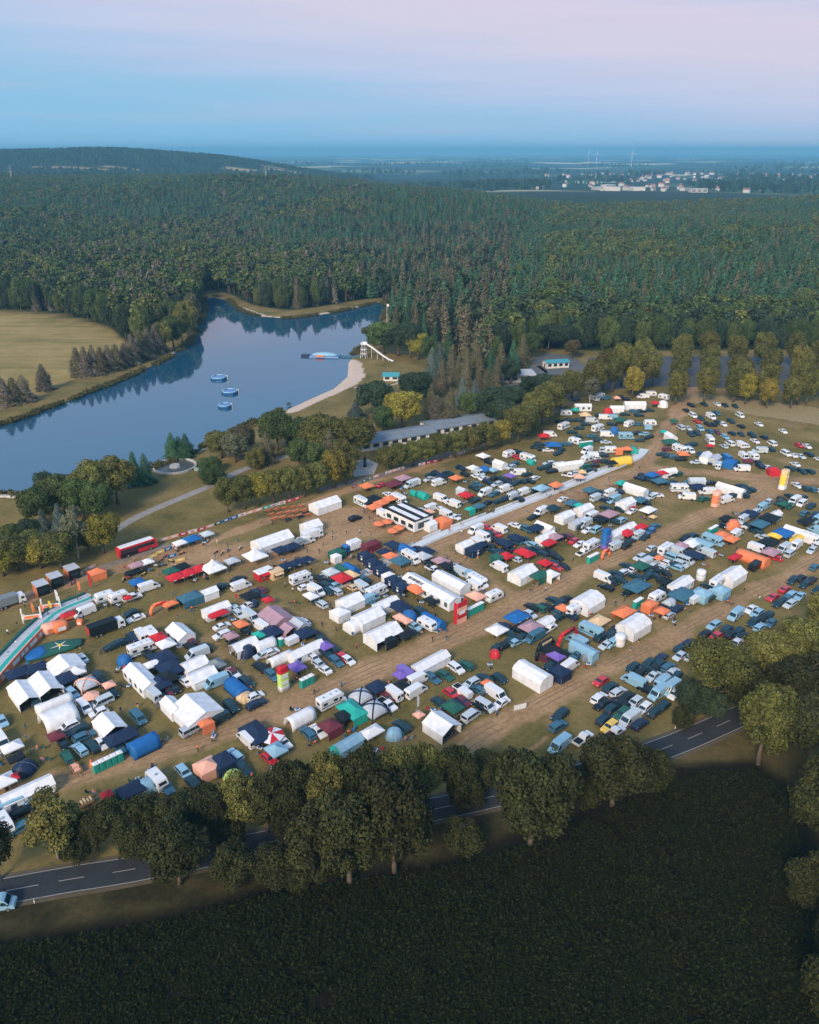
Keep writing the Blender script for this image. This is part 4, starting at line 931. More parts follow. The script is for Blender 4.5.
cm = N.new('ShaderNodeMix'); cm.data_type = 'RGBA'; L.new(cl.outputs[0], cm.inputs[0]); L.new(cr.outputs[0], cm.inputs[6]); cm.inputs[7].default_value = (.56,.50,.66,1)
k1 = N.new('ShaderNodeVectorMath'); k1.operation = 'SCALE'; L.new(sky.outputs[0], k1.inputs[0]); k1.inputs['Scale'].default_value = 2.2
fac = N.new('ShaderNodeMapRange'); fac.inputs[1].default_value = .9; fac.inputs[2].default_value = -.3; L.new(sx.outputs['Y'], fac.inputs[0]); fac.inputs[3].default_value = 1; fac.inputs[4].default_value = .45
k2 = N.new('ShaderNodeVectorMath'); k2.operation = 'SCALE'; L.new(cm.outputs[2], k2.inputs[0]); k2.inputs['Scale'].default_value = 7.0
mx = N.new('ShaderNodeMix'); mx.data_type = 'RGBA'; L.new(fac.outputs[0], mx.inputs[0]); L.new(k1.outputs[0], mx.inputs[6]); L.new(k2.outputs[0], mx.inputs[7])
L.new(mx.outputs[2], bg.inputs['Color']); bg.inputs['Strength'].default_value = .1
sd = bpy.data.lights.new('sun', 'SUN'); so = bpy.data.objects.new('sun', sd); COL.objects.link(so); sd.energy = 2.7; sd.angle = R(17); sd.color = (1,.80,.62)
# direction towards the sun
from mathutils import Vector
SUN_EL_L = R(34)
dv = Vector((math.sin(SUN_AZ)*math.cos(SUN_EL_L), math.cos(SUN_AZ)*math.cos(SUN_EL_L), math.sin(SUN_EL_L)))
so.rotation_euler = dv.to_track_quat('Z', 'Y').to_euler(); so.location = (0, 0, 400)
hz = bpy.data.materials.new('haze_air'); hz.use_nodes = True; nt = hz.node_tree; nt.nodes.remove(nt.nodes['Principled BSDF']); pv = nt.nodes.new('ShaderNodeVolumePrincipled')
pv.inputs['Color'].default_value = (.19,.52,.80,1); pv.inputs['Density'].default_value = HAZE = .000115; pv.inputs['Anisotropy'].default_value = .0
nt.links.new(pv.outputs[0], nt.nodes['Material Output'].inputs['Volume'])
m = MB(); m.box(-15200, 15200, -500, 26200, -45, 175); o = m.build('haze', hz); tag(o, kind='stuff')
sc.view_settings.view_transform = 'Standard'; sc.view_settings.look = 'None'; sc.view_settings.gamma = 1; sc.view_settings.exposure = 0.62; sc.view_settings.use_curve_mapping = False
sc.render.engine = 'CYCLES'; sc.cycles.max_bounces = 5; sc.cycles.diffuse_bounces = 2; sc.cycles.glossy_bounces = 2; sc.cycles.transparent_max_bounces = 4; sc.cycles.volume_bounces = 1
sc.cycles.use_denoising = True; sc.cycles.caustics_reflective = False; sc.cycles.caustics_refractive = False
# ------------------------------------------------------------------ far woods (beyond the individually built trees)
def plain_mesh(name, parts, mats):
    V = np.concatenate([p[0] for p in parts]); F = []; k = 0; mi = []
    for i, (v, f) in enumerate(parts): F.append(f+k); k += len(v); mi += [i]*len(f)
    return np_mesh(name, V, np.concatenate(F), mats, np.array(mi))
def trunk_quads(h, r):
    m = []; F = []
    for k in range(4):
        t0, t1 = math.pi/2*k, math.pi/2*(k+1); m += [(r*math.cos(t0), r*math.sin(t0), 0), (r*math.cos(t1), r*math.sin(t1), 0), (r*.5*math.cos(t1), r*.5*math.sin(t1), h), (r*.5*math.cos(t0), r*.5*math.sin(t0), h)]
    return np.array(m), np.arange(16).reshape(4, 4)
WOODS = bpy.data.collections.new('woodland_sources')   # not linked to the scene: only a library for the scatter below
def src(name, me): o = bpy.data.objects.new(name, me); WOODS.objects.link(o); return o
LIB = []   # order of the sorted names = index
def add_src(kind, me): LIB.append(kind); src('%02d_tree' % (len(LIB)-1), me)
for v in range(3):
    for lf in ('needle', 'nbrown', 'ngrey', 'dark', 'green', 'wolive'):
        if lf.startswith('n'):
            cr_ = crown_cone(3.9, 22, 460, 1.6, 300+v, .08, 8, .4, .6); add_src(lf, plain_mesh('wood_spruce', [cr_, trunk_quads(22, .3)], [LEAF[lf], BARK]))
        else:
            c_ = crown_decid(5.4, 13.5, 620, 1.25, 400+v, 16, .2); c_ = (c_[0]+np.array([0,0,12.5]), c_[1]); add_src(lf, plain_mesh('wood_broadleaf', [c_, trunk_quads(12, .35)], [LEAF[lf], BARK]))
def scatter(name, pts, idx, rot, scl, coll):
    me = bpy.data.meshes.new(name); me.vertices.add(len(pts)); me.vertices.foreach_set('co', np.ascontiguousarray(pts, np.float32).ravel())
    for nm, ty, a in (('idx','INT',idx.astype(np.int32)),('rot','FLOAT',rot.astype(np.float32)),('scl','FLOAT',scl.astype(np.float32))):
        q = me.attributes.new(nm, ty, 'POINT'); q.data.foreach_set('value', a)
    o = bpy.data.objects.new(name, me); COL.objects.link(o); tag(o, kind='stuff')
    ng = bpy.data.node_groups.new(name, 'GeometryNodeTree'); ng.interface.new_socket('Geometry', in_out='INPUT', socket_type='NodeSocketGeometry'); ng.interface.new_socket('Geometry', in_out='OUTPUT', socket_type='NodeSocketGeometry')
    N, L = ng.nodes, ng.links; gi = N.new('NodeGroupInput'); go = N.new('NodeGroupOutput'); ip = N.new('GeometryNodeInstanceOnPoints'); ci = N.new('GeometryNodeCollectionInfo')
    ci.inputs['Collection'].default_value = coll; ci.inputs['Separate Children'].default_value = True; ci.inputs['Reset Children'].default_value = True
    def na(nm, ty): q = N.new('GeometryNodeInputNamedAttribute'); q.data_type = ty; q.inputs['Name'].default_value = nm; return q.outputs['Attribute']
    cx = N.new('ShaderNodeCombineXYZ'); L.new(na('rot','FLOAT'), cx.inputs['Z']); sx_ = N.new('ShaderNodeCombineXYZ'); s_ = na('scl','FLOAT')
    for k in 'XYZ': L.new(s_, sx_.inputs[k])
    L.new(gi.outputs[0], ip.inputs['Points']); L.new(ci.outputs[0], ip.inputs['Instance']); ip.inputs['Pick Instance'].default_value = True; L.new(na('idx','INT'), ip.inputs['Instance Index'])
    L.new(cx.outputs[0], ip.inputs['Rotation']); L.new(sx_.outputs[0], ip.inputs['Scale']); L.new(ip.outputs[0], go.inputs[0])
    md = o.modifiers.new('scatter', 'NODES'); md.node_group = ng; return o
def species(X, Y, g):
    """which tree grows where: index into LIB kinds"""
    n = len(X); a = X/Y; u = g.random(n)+.35*(fbm(X, Y, 120, 21)-.5); big = fbm(X, Y, 260, 31); px = W_/2+FPX*a/1.08
    k = np.full(n, 'needle', object)
    k[u > .80] = 'nbrown'; k[u > .93] = 'green'
    # brown, ailing spruces in the middle of the wood and towards the lake
    br = (a > -.25) & (a < .12) & (Y < 1150) & (big > .40); k[br] = np.where(u[br] > .52, 'nbrown', np.where(u[br] > .2, 'needle', 'dark'))
    # mixed broadleaf woodland on the lake's far shore and in the nearest belt on the meadow side
    bl = ((a < -.22) & (Y < 1000) & (big < .62)) | (big > .60) & (a < -.05); k[bl] = np.where(u[bl] > .72, 'wolive', np.where(u[bl] > .38, 'green', np.where(u[bl] > .22, 'ngrey', 'dark')))
    lf_ = (a < -.12) & (u > .45) & (fbm(X, Y, 190, 36) > .42); k[lf_] = np.where(u[lf_] > .8, 'wolive', 'green')
    d = Y-front_y(X, Y); ed = (d < 60+90*big) & (a > .10); k[ed] = np.where(u[ed] > .93, 'wolive', np.where(u[ed] > .45, 'green', 'dark'))
    rt = (a > .16) & (big > .44); k[rt] = np.where(u[rt] > .55, 'wolive', np.where(u[rt] > .2, 'green', 'needle'))
    return k
def forest_points():
    g = np.random.default_rng(5); out = []
    for y0, y1, step in ((290, 700, 7.0), (700, 1200, 7.6), (1200, 2000, 8.8), (2000, 2700, 10.5)):
        hwid = y1*.72+60; xs = np.arange(-hwid, hwid, step); ys = np.arange(y0, y1, step); X, Y = np.meshgrid(xs, ys); X = X+g.uniform(-.45, .45, X.shape)*step; Y = Y+g.uniform(-.45, .45, Y.shape)*step
        X, Y = X.ravel(), Y.ravel(); k = (np.abs(X) < Y*.66+60); out.append(np.stack([X[k], Y[k]], 1))
    P = np.concatenate(out); X, Y = P[:,0], P[:,1]; ff = front_y(X, Y)
    ok = (Y > ff+5) & (Y < forest_depth(X, Y)+60*(vnoise(X, Y, 90, 2)-.5)) & ~inside(LAKE, X, Y) & (dist_line(LAKE, X, Y, True) > 5) & ~inside(MEADOW, X, Y)
    # clearings and rides
    ok &= ~((fbm(X, Y, 330, 41) > .735) & (Y > 900))
    lane = poly_px([(455,366),(452,320),(440,292)]); ok &= dist_line(lane, X, Y) > 3
    return P[ok]
FP = forest_points()
FX, FY = FP[:,0], FP[:,1]; FK = species(FX, FY, np.random.default_rng(9)); FD = FY-front_y(FX, FY)
FS = .72+.5*np.random.default_rng(3).random(len(FP)); FS *= np.where(FY > 1900, 1.15, 1)*(.82+.36*fbm(FX, FY, 150, 61)); FR = np.random.default_rng(4).random(len(FP))*6.283
# the nearest ones stand in the scene as single trees, the rest as one wood
DIST = np.hypot(FX, FY); px_all = W_/2+FPX*FX/(FY*CP+CAMH*SP); vis = (px_all > -10) & (px_all < 830)
edge = np.where(vis & (FD < 16) & (FY < 640))[0]; edge = edge[np.argsort(DIST[edge])][:135]
def forest_individuals():
    for i in map(int, edge):
        k = FK[i]; x, y, s = FX[i], FY[i], FS[i]
        if k in ('needle', 'nbrown', 'ngrey'):
            o = instance(('ftree', 'spruce', k, i % 3), lambda: make_tree('spruce', k, i % 3, 'spruce_tree')); o.scale = (s*1.7, s*1.7, s*2.2)
        else:
            o = instance(('ftree', 'bush', k, i % 3), lambda: make_tree('bush', k, i % 3, 'broadleaf_tree')); o.scale = (s*1.2, s*1.2, s*2.05)
        o.location = (x, y, float(land(np.array([x]), np.array([y]))[0])); o.rotation_euler = (0, 0, FR[i])
        nm = {'needle': 'dark green spruce', 'nbrown': 'brown ailing spruce', 'ngrey': 'grey-brown spruce', 'dark': 'dark green broadleaf tree', 'green': 'mid green broadleaf tree', 'wolive': 'olive broadleaf tree'}[k]
        q = to_px(x, y, 0); where = 'above the meadow' if q[0] < 175 else 'behind the lake' if q[0] < 388 else 'beside the bathing lawn' if q[0] < 520 else 'behind the car park'
        tag(o, None, 'tree', 'trees along the edge of the wood '+where); TREES.setdefault('the wood edge '+where, []).append((o, q[0], q[1], nm))
forest_individuals()
rest = np.setdiff1d(np.arange(len(FP)), edge); kinds_i = {}
for i, k in enumerate(LIB): kinds_i.setdefault(k, []).append(i)
IDX = np.array([kinds_i[FK[i]][i % 3] for i in rest])
FZ = land(FX[rest], FY[rest])
scatter('woodland', np.stack([FX[rest], FY[rest], FZ], 1), IDX, FR[rest], FS[rest], WOODS)
# woods and copses on the far plain and on the hill
g = np.random.default_rng(77); Yf = 2600+np.exp(g.uniform(0, math.log(9), 16000))*900-900; Xf = g.uniform(-.62, .62, len(Yf))*Yf
hill = (np.abs(Xf+1400) < 1300) & (Yf > 2900) & (Yf < 4700)
keep = ((fbm(Xf, Yf*.55, 420, 51) > .585) & ~hill) & (Yf > forest_depth(Xf, Yf)+300); Xf, Yf = Xf[keep], Yf[keep]
hx_, hy_ = g.uniform(-2900, 100, 26000), g.uniform(2900, 4300, 26000); hz_ = land(hx_, hy_); pe = np.zeros(len(hx_), bool)
for cx, cy, rx, ry in ((-1260,3270,165,45),(-1090,3330,80,40),(-690,3560,95,55),(-500,3640,125,60),(-590,3720,70,45)): pe |= ((hx_-cx)/rx)**2+((hy_-cy)/ry)**2 < 1
hk = ~pe & (hz_ > 0); Xf = np.concatenate([Xf, hx_[hk]]); Yf = np.concatenate([Yf, hy_[hk]])
scatter('distant_woods', np.stack([Xf, Yf, land(Xf, Yf)-1], 1), np.array([kinds_i['dark' if q < .5 else 'needle'][1] for q in g.random(len(Xf))]), g.random(len(Xf))*6, np.where((np.abs(Xf+1400) < 1600) & (Yf > 2900) & (Yf < 4700), .5, 1.0)*(1.0+.8*g.random(len(Xf))), WOODS)
print('forest', len(FP), 'single', len(edge), 'far', len(Xf))
# ---- near-field crop, its leaf colour darkened for the vignette
CROPS = bpy.data.collections.new('crop_sources')
for v in range(3):
    gg = np.random.default_rng(800+v); P_ = gg.normal(size=(26,3))*np.array([.26,.26,.16])+np.array([0,0,.42]); P_[:,2] = np.abs(P_[:,2]); nn = gg.normal(size=(26,3))*.6+np.array([0,0,1]); nn /= np.linalg.norm(nn, axis=1, keepdims=True)
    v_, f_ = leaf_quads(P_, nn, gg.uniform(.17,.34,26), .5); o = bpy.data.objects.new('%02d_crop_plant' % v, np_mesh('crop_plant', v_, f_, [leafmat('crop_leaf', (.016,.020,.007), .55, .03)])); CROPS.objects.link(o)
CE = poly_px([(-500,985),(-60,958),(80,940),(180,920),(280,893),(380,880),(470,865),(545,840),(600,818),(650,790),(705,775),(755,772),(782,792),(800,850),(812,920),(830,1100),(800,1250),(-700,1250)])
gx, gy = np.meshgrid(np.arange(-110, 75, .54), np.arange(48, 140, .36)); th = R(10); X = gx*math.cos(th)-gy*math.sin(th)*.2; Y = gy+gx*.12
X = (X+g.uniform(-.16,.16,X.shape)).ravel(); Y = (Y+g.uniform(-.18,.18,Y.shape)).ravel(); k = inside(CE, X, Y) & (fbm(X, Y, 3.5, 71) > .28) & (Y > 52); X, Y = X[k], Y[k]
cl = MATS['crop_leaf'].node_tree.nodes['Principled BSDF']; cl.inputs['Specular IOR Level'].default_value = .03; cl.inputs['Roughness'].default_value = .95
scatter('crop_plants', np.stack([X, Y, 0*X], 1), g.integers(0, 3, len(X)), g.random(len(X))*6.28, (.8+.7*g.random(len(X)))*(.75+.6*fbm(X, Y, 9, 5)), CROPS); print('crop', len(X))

# ---- sedge and reeds along the lake shore
REEDS = bpy.data.collections.new('reed_sources')
for v in range(3):
    gg = np.random.default_rng(900+v); P_ = gg.normal(size=(30,3))*np.array([.45,.45,.3])+np.array([0,0,.7]); P_[:,2] = np.abs(P_[:,2]); nn = gg.normal(size=(30,3)); nn[:,2] *= .4; nn /= np.linalg.norm(nn, axis=1, keepdims=True)
    v_, f_ = leaf_quads(P_, nn, gg.uniform(.3,.6,30), .5); o = bpy.data.objects.new('%02d_reed_tuft' % v, np_mesh('reed_tuft', v_, f_, [leafmat('reed_leaf', (.085,.082,.030), .4, .03)])); REEDS.objects.link(o)
SH = smooth_line(np.concatenate([LAKE, LAKE[:1]]), .7); SH = np.repeat(SH, 3, 0)+g.normal(size=(len(SH)*3, 2))*.9
k = (fbm(SH[:,0], SH[:,1], 14, 91) > .40) & ~inside(BEACH, SH[:,0], SH[:,1]) & (dist_line(BEACH, SH[:,0], SH[:,1], True) > 3); SH = SH[k]
scatter('shore_reeds', np.stack([SH[:,0], SH[:,1], np.full(len(SH), -.5)], 1), g.integers(0, 3, len(SH)), g.random(len(SH))*6.28, .8+.9*g.random(len(SH)), REEDS)
